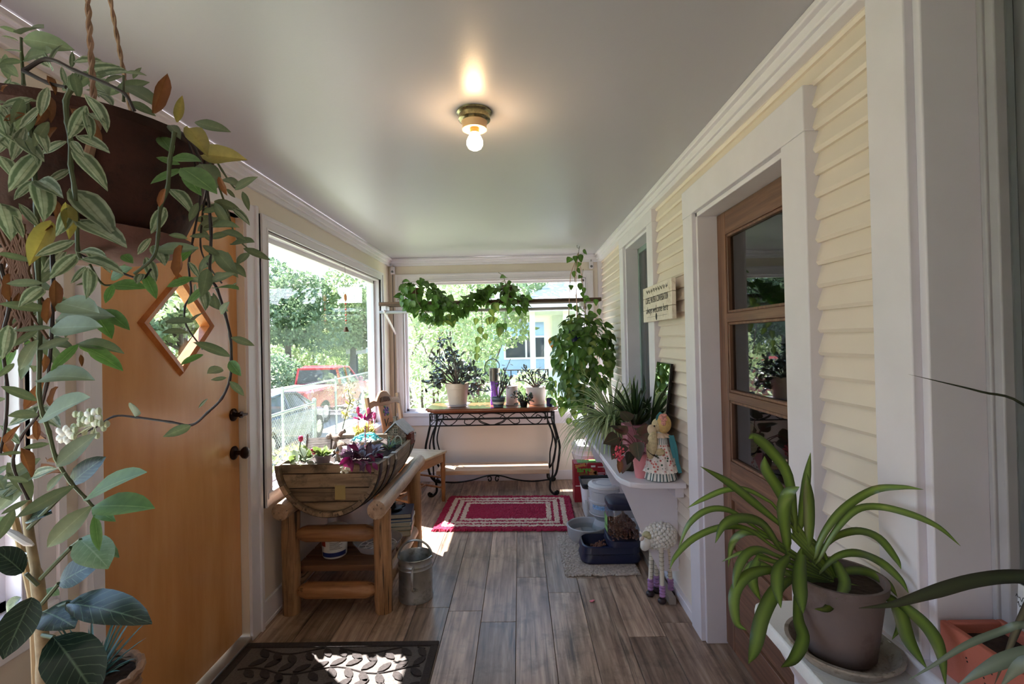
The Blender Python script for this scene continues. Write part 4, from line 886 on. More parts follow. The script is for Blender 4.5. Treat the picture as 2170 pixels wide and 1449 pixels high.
near = [(164, 728, 258, 732, 'p'), (171, 733, 242, 759, 'g'), (166, 730, 104, 786, 'g'), (146, 717, 75, 741, 'p'), (83, 805, 180, 779, 'p'), (88, 888, 184, 837, 'p'), (77, 849, 0, 816, 'p'), (120, 987, 203, 917, 'p'), (80, 878, 17, 880, 'p'), (104, 940, 47, 949, 'p'), (182, 1056, 300, 989, 'g'), (199, 1073, 322, 1067, 'g'), (157, 1029, 30, 1098, 'p'), (193, 1073, 78, 1173, 'p'), (201, 1090, 209, 1170, 'g'), (198, 1078, 242, 1102, 'g'),
 (155, 317, 230, 392, 's'), (153, 401, 244, 495, 's'), (163, 466, 269, 519, 's'), (149, 359, 97, 386, 's'), (159, 510, 70, 543, 's'), (163, 540, 105, 590, 's'), (166, 535, 221, 532, 's'), (171, 548, 261, 565, 's'), (182, 565, 150, 601, 's'), (188, 568, 190, 626, 's'), (75, 383, 25, 421, 's'), (80, 386, 102, 456, 's'), (80, 383, 121, 401, 's'), (85, 325, 17, 405, 's'), (81, 481, 36, 424, 's'), (28, 455, 50, 504, 's'), (141, 300, 80, 325, 's'), (0, 430, 28, 493, 's'), (68, 554, -10, 535, 'p'), (105, 657, -5, 642, 'p'), (121, 675, 221, 656, 'p'), (127, 642, 207, 659, 'p'), (110, 695, 25, 700, 'p'), (110, 695, 213, 689, 'p'), (-10, 333, 63, 350, 'p'), (0, 330, 32, 380, 's'), (120, 400, 60, 420, 's'), (150, 440, 120, 500, 's'), (140, 430, 150, 505, 'y'), (110, 470, 60, 560, 'y'), (70, 230, 10, 300, 'p'), (70, 210, 0, 225, 's'), (90, 600, 10, 600, 'p'), (90, 610, 45, 640, 's'), (80, 720, 30, 790, 'p'), (80, 700, 20, 735, 'p'), (20, 690, 5, 760, 's'), (30, 770, -5, 800, 'p'), (60, 1020, 10, 1010, 'p'), (70, 1010, 110, 990, 's'), (50, 960, -5, 960, 'p'), (40, 940, 0, 900, 's'), (60, 1060, 0, 1090, 'p'), (30, 1080, -10, 1150, 'p'), (100, 1040, 130, 1000, 'p')]
mp = {'p': LA, 's': LS, 'g': LG, 'y': LY, 'd': LD}
for x0, y0, x1, y1, k in near: q = random.uniform(-.03, .03); lp(rc(*mp[k]), (x0, y0), (x1, y1), .60+q, .57+q+random.uniform(-.02, .03), t, random.uniform(.88, 1.1), random.uniform(-.4, .4))
right = [(409, 682, 346, 679, 'p'), (410, 679, 432, 659, 'p'), (399, 705, 344, 698, 'p'), (487, 755, 409, 723, 'p'), (430, 751, 381, 771, 'g'), (490, 715, 540, 732, 'p'), (487, 765, 508, 794, 'g'), (404, 902, 346, 925, 'p'), (487, 808, 518, 839, 'p'), (285, 882, 280, 851, 'p'), (447, 596, 493, 576, 'p'), (453, 611, 506, 606, 'g'), (434, 609, 394, 645, 'g'), (410, 589, 349, 607, 'g'), (516, 526, 574, 551, 'p'), (490, 516, 538, 510, 'p'), (457, 530, 500, 583, 'p'), (397, 506, 352, 492, 'p'), (526, 536, 502, 560, 'p'), (460, 655, 452, 620, 'p'), (468, 665, 480, 640, 'p'), (445, 540, 415, 580, 'p'), (445, 500, 400, 500, 'p'), (450, 480, 500, 470, 'p'), (470, 490, 520, 500, 'p'), (430, 450, 470, 440, 'p'), (420, 430, 400, 470, 'p'), (430, 520, 470, 545, 'p'), (405, 530, 370, 560, 'g'), (440, 570, 430, 625, 'p'), (400, 555, 425, 590, 's'), (475, 560, 520, 575, 'p'), (440, 845, 420, 865, 's'), (470, 780, 440, 790, 'p'), (480, 800, 445, 805, 'p'), (425, 610, 440, 650, 's'),
 (388, 359, 315, 386, 'g'), (388, 359, 425, 413, 'g'), (386, 356, 458, 402, 'g'), (381, 348, 328, 332, 'g'), (363, 335, 423, 336, 'g'), (340, 290, 365, 320, 'g'), (413, 259, 489, 278, 'p'), (429, 328, 518, 334, 'y'), (498, 402, 541, 371, 'p'), (514, 406, 529, 446, 'p'), (427, 348, 460, 394, 'p'), (400, 270, 440, 325, 'y'), (360, 265, 380, 285, 'p'), (470, 380, 505, 385, 'p'), (480, 400, 500, 420, 'p'), (455, 430, 485, 480, 'p'), (350, 440, 320, 495, 's'), (360, 400, 410, 440, 's'), (320, 505, 290, 540, 's'), (330, 520, 350, 560, 's'), (310, 545, 330, 600, 's'), (300, 580, 290, 600, 's'), (265, 560, 245, 590, 'g'), (260, 540, 280, 555, 'g'), (235, 604, 308, 606, 'g'), (240, 604, 222, 642, 'g'), (306, 581, 332, 631, 'g'), (221, 656, 273, 695, 'g'), (204, 667, 237, 712, 'g'), (235, 590, 275, 565, 'g'), (330, 530, 420, 525, 'p'),
 (50, 83, 145, 95, 'p'), (43, 73, 89, 52, 'p'), (41, 70, -2, 56, 'p'), (39, 87, 0, 72, 's'), (151, 143, 155, 108, 's'), (155, 131, 216, 128, 's'), (155, 155, 170, 209, 'p'), (263, 155, 309, 153, 'p'), (263, 182, 342, 216, 'p'), (259, 162, 216, 170, 'p'), (110, 130, 130, 90, 's'), (110, 150, 95, 110, 's'), (50, 125, 110, 105, 'p'), (45, 130, 0, 130, 'p'), (45, 110, 5, 105, 's'), (140, 180, 130, 140, 's'), (180, 190, 230, 200, 's'), (200, 170, 230, 200, 'p'), (210, 200, 240, 215, 's'), (275, 215, 330, 245, 'p'), (20, 200, 40, 180, 'p')]
for x0, y0, x1, y1, k in right: q = random.uniform(-.03, .03); lp(rc(*mp[k]), (x0, y0), (x1, y1), .68+q, .66+q+random.uniform(-.03, .03), t, random.uniform(1.0, 1.25), random.uniform(-.5, .5))
for x0, y0, x1, y1 in [(116, 593, 119, 662), (105, 631, 102, 686), (110, 477, 91, 529), (119, 424, 121, 468), (94, 750, 94, 791), (122, 819, 102, 866), (77, 891, 80, 932), (44, 949, 72, 1011), (171, 751, 173, 776), (325, 240, 352, 158), (100, 160, 120, 200), (150, 230, 220, 300), (100, 200, 110, 260), (5, 230, 15, 280), (385, 520, 380, 590), (120, 270, 90, 300), (465, 375, 480, 415), (20, 580, 25, 640), (40, 620, 30, 660), (350, 400, 335, 440)]:
    lp(rc(*LD), (x0, y0), (x1, y1), .60, .60, t, 1.1, random.uniform(-.7, .7))
lp(LY[0], (375, 259), (386, 201), .70, .69, t, 1.1); lp(LD[0], (10, 940), (40, 900), .58, .58, t)
for i in range(46): x0, y0 = random.uniform(-20, 110), random.uniform(290, 1060); lp(rc(*LA, *LA, *LS, *LD), (x0, y0), (x0+random.uniform(-90, 80), y0+random.uniform(-10, 80)), .74, .72, t, 1.1, random.uniform(-.6, .6))
for i in range(30): x0, y0 = random.uniform(-20, 190), random.uniform(175, 300); lp(rc(*LA, *LS, *LS, LD[0]), (x0, y0), (x0+random.uniform(-60, 70), y0+random.uniform(-20, 75)), .56, .55, t, 1.1, random.uniform(-.6, .6))
for i in range(24): x0, y0 = random.uniform(-10, 200), random.uniform(505, 740); lp(rc(*LA, *LS, *LG), (x0, y0), (x0+random.uniform(-70, 90), y0+random.uniform(-5, 75)), .70, .69, t, 1.1, random.uniform(-.6, .6))
for i in range(26): x0, y0 = random.uniform(395, 500), random.uniform(400, 640); lp(rc(*LA, *LA, *LS), (x0, y0), (x0+random.uniform(-60, 60), y0+random.uniform(-15, 50)), .80, .80, t, 1.2, random.uniform(-.6, .6))
for i in range(18): x0, y0 = random.uniform(-10, 300), random.uniform(140, 215); lp(rc(*LA, *LS), (x0, y0), (x0+random.uniform(-70, 80), y0+random.uniform(-60, 20)), .76, .76, t, 1.2, random.uniform(-.6, .6))
mb = MB()
for i in range(26):
    p = P(185+random.uniform(-35, 45), 900+random.uniform(-30, 25), Y=.69+random.uniform(-.01, .01)); mb.ball(p, (.004, .004, .0055), 6, 4)
    mb.tube([p, P(200, 900, Y=.69)], .0006, 4)
obj('flower_bud', mb, M('bud_white', (206, 214, 186), .5), t, world=True, kind='stuff')
mb = MB()
for x, y in ((135, 920), (195, 885), (140, 925)):
    p = P(x, y, Y=.685)
    for a in range(5): mb.ball(p+V((.008*math.cos(a*1.257), 0, .008*math.sin(a*1.257))), (.006, .002, .0045), 6, 4, Matrix.Rotation(-a*1.257, 3, 'Y'))
obj('white_flower', mb, M('petal_white', (240, 240, 236), .5), t, world=True, kind='stuff')
mb = MB()                                       # dry tangle under the rim at the left
for i in range(60): p = P(random.uniform(-10, 60), random.uniform(470, 640), Y=.62); mb.tube([p, p+V((random.uniform(-.02, .02), 0, -.03)), p+V((random.uniform(-.03, .03), 0, -.07))], .0022, 5)
obj('dry_stem', mb, M('dry_brown', (104, 72, 58), .9, var=.3), t, world=True, kind='stuff')
# ---- rubber plant (bottom left)
rb = leafm('rubber_leaf', (34, 48, 38), (44, 60, 48), 0, .25, .06, .12, (104, 124, 98), spec=.6, pinnate=8)
rbl = leafm('rubber_leaf_pale', (112, 140, 104), (134, 156, 128), 0, .4, .3, .08, (150, 170, 140), pinnate=7)
RU = leaf_mesh('leaf_rubber', rb, RUBBER, .12, .22, .012, 9); RL = leaf_mesh('leaf_rubber_pale', rbl, RUBBER, .12, .2, .01, 9)
bark = M('pale_bark', (150, 130, 100), .7, var=.3, scale=40, bmp=.3)
t = thing('rubber_plant', 'young rubber tree with big dark glossy leaves standing at the bottom left', 'plant', (-.845, .86, .40))
tw = [P(x, y, Y=.86) for x, y in ((98, 1500), (95, 1449), (88, 1339), (83, 1265), (75, 1205), (66, 1155), (59, 1105), (57, 1060))]; tw = [V((tw[0].x, .86, .55))] + tw
obj('trunk', MB().tube(spline(tw, 4), [.012]*10+[.010]*10+[.007]*13, 10), bark, t, world=True)
obj('stake', MB().tube([V((tw[0].x-.03, .88, .5)), P(69, 1270, Y=.88), P(50, 1182, Y=.88), P(30, 1095, Y=.88)], .006, 8), M('bamboo', (168, 140, 100), .6), t, world=True)
obj('clip', MB().tube([P(51+14*math.cos(a), 1181+8*math.sin(a), Y=.87+.012*math.sin(a*2)) for a in np.linspace(0, 2*PI, 15)[:-1]], .003, 6, closed=True), M('clip_clear', (220, 220, 224), .2), t, world=True)
obj('pale_bud', MB().tube([P(3, 1118, Y=.80), P(30, 1132, Y=.80), P(58, 1150, Y=.80), P(71, 1155, Y=.80)], [.002, .006, .006, .002], 8), M('bud_sheath', (196, 190, 186), .5), t, world=True)
for b, e, m_, w_, yb, ye in [((69, 1266), (6, 1390), RU, .95, .82, .74), ((93, 1296), (153, 1316), RU, 1.1, .84, .80), ((143, 1278), (314, 1300), RU, .6, .84, .80), ((114, 1350), (205, 1465), RU, .98, .82, .76), ((125, 1236), (205, 1185), RU, 1.15, .84, .84), ((48, 1213), (-6, 1160), RU, 1.05, .84, .8), ((171, 1144), (228, 1194), RL, 1.1, .84, .80), ((150, 1026), (214, 966), RU, .9, .86, .86), ((95, 1250), (126, 1258), RL, 1.1, .88, .88), ((170, 1140), (248, 1168), RL, .5, .86, .82), ((20, 1095), (-10, 1120), RL, 1.1, .84, .8), ((45, 1265), (0, 1300), RU, .9, .9, .9), ((60, 1100), (100, 1080), RU, 1, .86, .84)]:
    lp(m_, b, e, yb, ye, t, w_)
for b, e in (((86, 1226), (150, 1160)), ((88, 1280), (125, 1236)), ((88, 1300), (143, 1278)), ((90, 1345), (114, 1350)), ((60, 1120), (150, 1030)), ((80, 1240), (55, 1215)), ((150, 1160), (171, 1144))): obj('petiole', MB().tube([P(*b, Y=.85), P(*e, Y=.84)], .0035, 6), stem_g, t, world=True)
px = tw[0].x
obj('pot', MB().lathe([(0, 0), (.10, 0), (.135, .22), (.142, .22), (.142, .25), (.128, .25), (.12, .21), (0, .21)], 32, (px+.845, 0, 0)), M('plain_pot', (150, 120, 104), .6), t)
stool = wood('stool_wood', (96, 68, 46), (128, 94, 66), (150, 116, 86), rnd=.05)
t = thing('plant_bench', 'low wooden plant bench under the rubber tree at the left window', 'bench', (-1.0, 1.0, 0))
obj('bench_top', MB().box(-.30, .27, -.33, .33, .37, .40), stool, t, bevel=.006)
for x in (-.26, .23):
    for y in (-.29, .29): obj('leg', MB().box(x-.02, x+.02, y-.02, y+.02, 0, .37), stool, t)
sp = leafm('spiky_leaf', (60, 92, 84), (84, 118, 108), 0, .4, .1, .2)
t = thing('spiky_basket_plant', 'small grey green spiky plant in a wicker basket by the amber door', 'plant', (-1.10, 1.22, .40))
wick = M('wicker', (146, 110, 84), .8, var=.3, scale=40); mb = MB()
for i in range(12): mb.tube([((.075+.02*i/11+.003*(1 if (j+i) % 2 else -1))*math.cos(j*PI/12), (.075+.02*i/11+.003*(1 if (j+i) % 2 else -1))*math.sin(j*PI/12), .008+.0145*i) for j in range(24)], .007, 6, closed=True)
obj('basket', mb, wick, t); obj('basket_rim', MB().tube([(.098*math.cos(a), .098*math.sin(a), .178+.003*math.sin(a*16)) for a in np.linspace(0, 2*PI, 65)[:-1]], .010, 7, closed=True), wick, t); obj('soil', MB().disc((0, 0, .165), .09), soil_m, t)
for i in range(40):
    a = i*2.4; el = random.uniform(.25, 1.25); L = random.uniform(.12, .21); d = V((math.cos(a)*math.cos(el), math.sin(a)*math.cos(el), math.sin(el))); pts = [V((0, 0, .16))+d*L*q-V((0, 0, .05*q*q*math.cos(el))) for q in (0, .3, .6, .85, 1)]
    obj('leaf', MB().ribbon(pts, [.006, .009, .008, .005, .0005], fold=.3), sp, t)
# ---- strap-leaved plant on the near ledge (bottom right)
blade = leafm('strap_leaf', (116, 142, 60), (44, 62, 30), 0, .3, .15, .18)
LGZ = .70
t = thing('strap_leaf_plant', 'arching strap-leaved spider plant in a grey clay pot on the near white ledge', 'plant', (.695, 1.09, LGZ+.012))
clay = M('grey_clay', (112, 98, 96), .8, var=.15, scale=5, bmp=.15, dirt=(86, 70, 66))
obj('pot', MB().lathe([(0, 0), (.066, 0), (.07, .004), (.086, .13), (.088, .15), (.094, .152), (.095, .168), (.088, .168), (.084, .15), (0, .145)], 40), clay, t)
obj('soil', MB().disc((0, 0, .15), .084), soil_m, t)
def cb(p): return (1380+p[0]*.3926, 880+p[1]*.3926)
bl = [([(780, 640), (740, 330), (640, 180), (560, 115), (525, 125)], 62, 0), ([(760, 560), (690, 400), (620, 290), (612, 220)], 60, .03), ([(800, 640), (830, 400), (860, 200)], 45, .04), ([(850, 720), (852, 500), (840, 310)], 55, -.02), ([(740, 740), (715, 520), (740, 420), (800, 385)], 70, -.05), ([(690, 580), (560, 470), (420, 360), (265, 275)], 50, .0), ([(650, 470), (520, 400), (400, 400), (280, 450), (195, 500)], 34, .04), ([(700, 720), (600, 580), (480, 550), (390, 590), (345, 690)], 56, -.04), ([(560, 600), (420, 510), (300, 510), (200, 590), (140, 740)], 36, .02), ([(650, 700), (520, 610), (380, 600), (230, 660), (130, 760), (100, 830)], 36, -.03), ([(640, 660), (520, 625), (440, 680), (415, 820)], 42, .05), ([(690, 760), (590, 720), (510, 750), (460, 850), (445, 960)], 48, -.05), ([(760, 860), (640, 830), (520, 860), (450, 960), (460, 1110), (515, 1160)], 58, -.08), ([(770, 870), (680, 930), (600, 1080), (560, 1250), (525, 1340)], 72, -.10), ([(785, 950), (795, 1100), (820, 1200), (770, 1310), (700, 1360)], 60, -.11), ([(750, 750), (690, 820), (680, 920), (700, 1040)], 62, -.10), ([(815, 720), (800, 850), (805, 960), (820, 1070)], 70, -.11), ([(870, 800), (930, 640), (1040, 500), (1200, 400), (1350, 385), (1470, 400)], 44, -.02), ([(880, 820), (980, 640), (1100, 510), (1230, 490), (1400, 530), (1550, 600), (1670, 705)], 40, -.05), ([(920, 720), (1000, 650), (1120, 620), (1230, 660), (1320, 770), (1350, 830)], 44, .0), ([(900, 850), (1000, 760), (1120, 740), (1240, 790), (1340, 880), (1390, 960)], 46, -.03), ([(900, 900), (1040, 840), (1160, 840), (1270, 900), (1330, 980)], 50, .02), ([(930, 970), (1100, 935), (1220, 960), (1320, 1010), (1340, 1130), (1300, 1210)], 46, -.06), ([(1290, 990), (1340, 1050), (1390, 1210), (1490, 1370)], 66, -.10), ([(1300, 990), (1390, 1045), (1500, 1150), (1560, 1270), (1590, 1460)], 60, -.12), ([(990, 770), (1045, 900), (1000, 990)], 58, -.08), ([(660, 830), (560, 800), (490, 850)], 50, .05), ([(580, 760), (545, 880), (590, 1000)], 56, -.02), ([(700, 800), (560, 740), (470, 745), (380, 790)], 26, .05), ([(860, 900), (900, 840), (960, 790), (1010, 770)], 46, .03), ([(900, 960), (980, 980), (950, 1040), (880, 1045)], 40, -.1), ([(840, 800), (870, 680), (880, 740)], 50, .03)]
for pts, wd, dy in bl:
    Yb = 1.09; k = len(pts); q3 = [P(*cb(p), Y=Yb+dy*(i/(k-1))**.8) for i, p in enumerate(pts)]; w3 = spline([q if q.x < .775 else P(*cb(p), X=.775+.02*i/k) for i, (q, p) in enumerate(zip(q3, pts))], 5)
    root = V((.695, 1.09, LGZ+.165)); w3 = [root+(w3[0]-root)*.12] + w3 if (w3[0]-root).length > .05 else w3
    n_ = len(w3); W = wd*.3926/1025*1.05; ws = [W*(.45+.55*min(1, i/(n_*.35)))*(1-max(0, (i/(n_-1)-.62)/.38)**1.6*.97) for i in range(n_)]
    vw = (V((0, 0, EYE))-w3[n_//2]).normalized()
    obj('leaf', MB().ribbon(w3, ws, up=(vw+V((0, 0, .5))).normalized(), fold=-.16), blade, t, world=True)
t = thing('clay_saucer', 'shallow mineral-stained saucer under the grey clay pot on the near ledge', 'saucer', (.70, 1.085, LGZ))
obj('dish', MB().lathe([(0, .0), (.085, 0), (.108, .03), (.112, .03), (.112, .034), (.104, .034), (.083, .008), (0, .008)], 40), M('stained_saucer', (150, 140, 130), .6, var=.3, scale=25, dirt=(74, 58, 46)), t)
t = thing('white_ledge', 'white painted ledge shelf on brackets under the near right window', 'shelf', (.7, .6, 0))
ptx = M('textured_white', (222, 222, 222), .6, var=.03, bmp=.35, bscale=160)
mb = MB(); prf = [(.845-.7, 1.32-.6), (.64-.7, 1.32-.6), (.615-.7, 1.305-.6), (.60-.7, 1.28-.6), (.60-.7, -.1-.6), (.845-.7, -.1-.6)]
obj('shelf_board', MB().prism([(x, y, 0) for x, y in prf], (0, 0, LGZ-.035), (0, 0, LGZ)), ptx, t, bevel=.006)
obj('bracket', MB().prism([(.62-.7, 0, LGZ-.035), (.845-.7, 0, LGZ-.035), (.845-.7, 0, .25)], (0, 1.24-.6, 0), (0, 1.26-.6, 0)), white_paint, t); obj('bracket', MB().prism([(.62-.7, 0, LGZ-.035), (.845-.7, 0, LGZ-.035), (.845-.7, 0, .25)], (0, .4-.6, 0), (0, .42-.6, 0)), white_paint, t)
# planter box in the window recess, card behind it, and the dark strap leaves from beyond the frame
t = thing('terracotta_planter', 'long pitted terracotta planter box of bare soil on the near window sill', 'planter', (.895, .72, LGZ-.01))
brick_m = M('pink_terracotta', (172, 96, 80), .8, var=.12, scale=6, bmp=.3, bscale=90)
mb = MB(); a_, b_ = .062, .27
mb.box(-a_, -a_+.014, -b_, b_, 0, .145).box(a_-.014, a_, -b_, b_, 0, .145).box(-a_+.014, a_-.014, -b_, -b_+.014, 0, .145).box(-a_+.014, a_-.014, b_-.014, b_, 0, .145).box(-a_+.014, a_-.014, -b_+.014, b_-.014, 0, .02)
obj('box', mb, brick_m, t, bevel=.003)
mb = MB()
for i in range(60): y, z = random.uniform(-.25, .25), random.uniform(.01, .135); mb.ball((-a_-.0003, y, z), (.0006, .0018, .0018), 6, 4)
obj('pit', mb, ink, t, kind='stuff'); obj('soil', MB().box(-a_+.014, a_-.014, -b_+.014, b_-.014, .02, .125), soil_m, t)
obj('leaf_litter', MB().ribbon([(-.01, .07, .128), (.0, .03, .131), (.02, 0, .128)], [.002, .014, .001]), M('pale_litter', (120, 116, 100), .8), t)
t = thing('handwritten_card', 'white card with two lines of handwriting behind the terracotta planter', 'card', (.965, .845, LGZ))
obj('card', MB().box(.0, .004, -.12, .13, .0, .215, Matrix.Rotation(.06, 3, 'Y')), M('card_white', (226, 224, 226), .6), t)
obj('dark_backing', MB().box(.006, .016, -.12, .13, .0, .222, Matrix.Rotation(.06, 3, 'Y')), M('card_back', (34, 30, 28), .6), t)
mb = MB()
for row, (z, L, y0) in enumerate(((.196, .11, .115), (.182, .08, .112))):
    pts = [(-.0085+.0, y0-L*i/60, z+.0035*math.sin(i*1.9)+.003*math.sin(i*.9+row)) for i in range(61)]; mb.tube(pts, .0006, 4)
obj('handwriting', mb, ink, t)
t = thing('edge_strap_plant', 'dark strap leaves reaching in from a plant beyond the right edge', 'plant', (.735, .44, LGZ))
obj('pot', MB().lathe([(0, 0), (.06, 0), (.08, .13), (.086, .13), (.086, .15), (.075, .15), (0, .14)], 28), clay, t)
darkb = leafm('dark_strap', (58, 66, 44), (34, 30, 28), 0, .3, .05, .1); paleb = leafm('pale_strap', (120, 132, 116), (84, 96, 82), 0, .35, .1, .1)
for pts, wd, m_, Y_ in (([(1120, 1040), (1300, 1020), (1500, 960), (1750, 890), (2012, 870), (2400, 930)], 62, darkb, .80), ([(1385, 1430), (1520, 1350), (1700, 1240), (1900, 1160), (2012, 1130), (2350, 1150)], 32, paleb, .74), ([(1640, 1470), (1800, 1370), (2012, 1285), (2300, 1260)], 62, paleb, .70), ([(1880, 1470), (2012, 1340), (2250, 1300)], 60, paleb, .66), ([(1850, 1460), (1930, 1260), (2000, 1090), (2060, 960)], 30, darkb, .78), ([(1388, -222), (1554, -183), (1783, -127), (2012, -56), (2400, 300), (2450, 900)], 12, darkb, .78)):
    w3 = spline([P(*cb(p), Y=Y_-.06*i/len(pts)) for i, p in enumerate(pts)], 5); n_ = len(w3); W = wd*.3926/1025*Y_*1.05
    obj('leaf', MB().ribbon(w3, [W*min(1, .04+2.2*i/n_)*(1-.5*max(0, i/n_-.8)) for i in range(n_)], up=(V((0, 0, EYE))-w3[n_//2]).normalized(), fold=-.12), m_, t, world=True)
# ---- heart-leaved vines on the window shelf and the hanging one
hg = leafm('pothos_leaf', (92, 128, 60), (70, 102, 48), 0, .3, .3, .3, (120, 150, 80)); hv = leafm('pothos_leaf_pale', (150, 164, 92), (82, 112, 52), 0, .35, .4, .2, (160, 180, 110))
H1 = [leaf_mesh('leaf_heart', hg, HEARTP, .16, .22, .01, 6), leaf_mesh('leaf_heart_flat', hg, HEARTP, .1, .1, .01, 6)]; H2 = [leaf_mesh('leaf_heart_pale', hv, HEARTP, .14, .2, .01, 6)]
vst = M('vine_stem', (104, 104, 64), .6, var=.2)
def foliage(parent, n, samp, meshes, s0, s1, cen, flat=.5, extra=1.0):
    st = []
    for q_ in range(int(n*(1+extra))):
        p = samp(); out = V(p)-V(cen); out.z *= .4; out = out.normalized() if out.length > 1e-4 else V((0, -1, 0))
        d = (out*.5 + V((0, 0, -.75)) + rv(.7)).normalized(); nrm = (out + V((0, -.5, .6)) + rv(flat))
        if q_ < n: leaf(rc(*meshes), parent, p, d, nrm, random.uniform(s0, s1), random.uniform(.85, 1.1))
        else: st.append((rc(*meshes), p, d, nrm, random.uniform(s0, s1), 1))
    leafstuff(parent, st)
def hpot(parent, c, r, h, m):
    obj('pot', MB().lathe([(0, 0), (r*.72, 0), (r*.95, h*.8), (r, h*.82), (r, h), (r*.9, h), (r*.85, h*.85), (0, h*.85)], 28, c), m, parent)
rpot = M('red_pot', (110, 58, 46), .5)
def poly(pts, Ya, Yb): 
    def f():
        while True:
            i = random.randrange(len(pts)-1); a, b = pts[i], pts[i+1]; q = random.random(); x = a[0]+(b[0]-a[0])*q; y0 = a[1]+(b[1]-a[1])*q; y1 = a[2]+(b[2]-a[2])*q
            return P(x, random.uniform(y0, y1), Y=random.uniform(Ya, Yb))
    return f
t = thing('trailing_vine', 'heart-leaved vine trailing along the left half of the window shelf', 'plant', (-.97, 4.56, 1.797))
hpot(t, (0, 0, 0), .075, .13, rpot)
w3 = vine([(885, 605), (905, 625), (940, 640), (965, 640), (990, 630), (1020, 625)], 4.38, 4.38, vst, .004, parent=t); vine([(880, 610), (885, 640), (905, 665), (930, 680), (965, 672), (985, 655), (1005, 640)], 4.37, 4.36, vst, .004, parent=t); vine([(1020, 640), (1021, 680), (1022, 720), (1018, 760)], 4.37, 4.37, vst, .0025, parent=t)
foliage(t, 95, poly([(852, 600, 640), (870, 588, 660), (900, 590, 668), (925, 605, 665), (935, 615, 665)], 4.34, 4.46), H1, .055, .09, (-.96, 4.5, 1.8), .5, .35)
foliage(t, 70, poly([(925, 618, 660), (950, 622, 665), (975, 625, 665), (1000, 618, 655), (1015, 612, 640), (1025, 610, 630)], 4.34, 4.42), H1, .055, .09, (-.7, 4.55, 1.78), .5, .3)
foliage(t, 26, poly([(885, 650, 672), (910, 660, 682), (940, 668, 682), (975, 655, 680)], 4.33, 4.40), H1+H2, .05, .075, (-.7, 4.5, 1.8))
for x, y in ((1010, 682), (1018, 700), (1016, 722), (1014, 742), (1013, 757), (1026, 715)): leaf(H2[0], t, P(x, y-8, Y=4.36), rv(.5)+V((0, 0, -1)), V((0, -1, .3)), random.uniform(.07, .09), .9)
t = thing('trailing_vine', 'heart-leaved vine in a dark pot on the right half of the window shelf', 'plant', (-.10, 4.56, 1.797))
hpot(t, (0, 0, 0), .06, .14, M('brown_pot', (76, 50, 44), .5))
vine([(1075, 600), (1050, 620), (1030, 640), (1045, 665), (1050, 690)], 4.38, 4.36, vst, .003, parent=t); vine([(1080, 610), (1074, 645), (1070, 680), (1066, 712)], 4.37, 4.37, vst, .0025, parent=t); vine([(1072, 602), (1066, 585), (1056, 577)], 4.42, 4.4, vst, .003, parent=t)
foliage(t, 66, poly([(1028, 618, 640), (1045, 602, 645), (1060, 590, 648), (1075, 585, 650), (1090, 600, 650), (1105, 622, 655), (1112, 630, 650)], 4.36, 4.5), H1, .06, .10, (-.1, 4.5, 1.8), .5, .2)
for x, y in ((1040, 662), (1048, 650), (1043, 678), (1052, 680), (1036, 680), (1056, 692), (1060, 700), (1050, 655), (1064, 700), (1068, 692)): leaf(rc(H2[0], H1[0]), t, P(x, y-7, Y=4.36), rv(.5)+V((0, 0, -1)), V((0, -1, .3)), random.uniform(.065, .10), .9)
t = thing('hanging_pothos', 'big heart-leaved pothos hanging on cords in the right back corner', 'plant', (.555, 4.40, 1.42))
hp = P(1226, 712, Y=4.30)
obj('pot', MB().lathe([(0, -.09), (.07, -.09), (.10, .05), (.105, .05), (.105, .075), (.095, .075), (0, .06)], 28, (hp.x-.555, -.1, hp.z-1.42)), M('cobalt_pot', (38, 34, 92), .25), t)
for a in (0.6, 2.6, 4.5): obj('cord', MB().tube([(.0, 0, 2.20-1.42), (hp.x-.555+.06*math.cos(a), -.05+.06*math.sin(a), 2.0-1.42), (hp.x-.555+.10*math.cos(a), -.1+.10*math.sin(a), hp.z-1.42+.07)], .0035, 6), M('cord_pink', (196, 160, 146), .8), t)
obj('hook', MB().tube([(-.01, 0, .85), (-.012, 0, .832), (.0, 0, .82), (.012, 0, .828), (.012, 0, .84), (.004, 0, .80), (0, 0, .77)], .003, 6), steel, t)
vine([(1235, 690), (1222, 640), (1218, 590), (1220, 550), (1226, 535)], 4.36, 4.38, vst, .003, parent=t); vine([(1238, 700), (1240, 640), (1232, 600), (1236, 570)], 4.38, 4.38, vst, .003, parent=t)
def ell():
    a = random.uniform(0, 2*PI); u = random.uniform(-1, 1); r = random.uniform(.55, 1)**.5; s_ = math.sqrt(1-u*u); x, y = s_*math.cos(a)*r, s_*math.sin(a)*r; z = u*r
    wz = 1.0 if z > -.2 else .92
    return (.560+.272*x*wz, 4.22+.19*y, hp.z-.17+.385*z)
foliage(t, 205, ell, H1+H1+H2, .065, .10, (.56, 4.22, hp.z-.05), .6, 1.3)
foliage(t, 22, poly([(1195, 690, 735), (1215, 685, 740), (1235, 690, 745), (1255, 690, 740)], 4.08, 4.16), H1, .07, .095, (.55, 4.3, hp.z-.1), .4, 0)
foliage(t, 40, poly([(1168, 790, 840), (1180, 815, 862), (1205, 820, 870), (1235, 825, 865), (1262, 800, 850)], 4.3, 4.45), H1+H2, .06, .085, (.58, 4.4, 1.2), .7)
for x, y in ((1193, 872), (1217, 880), (1205, 895), (1236, 878), (1222, 862), (1240, 868), (1218, 900), (1242, 850), (1190, 850)): leaf(rc(*H2), t, P(x, y-10, Y=4.34), rv(.4)+V((0, 0, -1)), V((0, -1, .35)), random.uniform(.085, .105), .85)
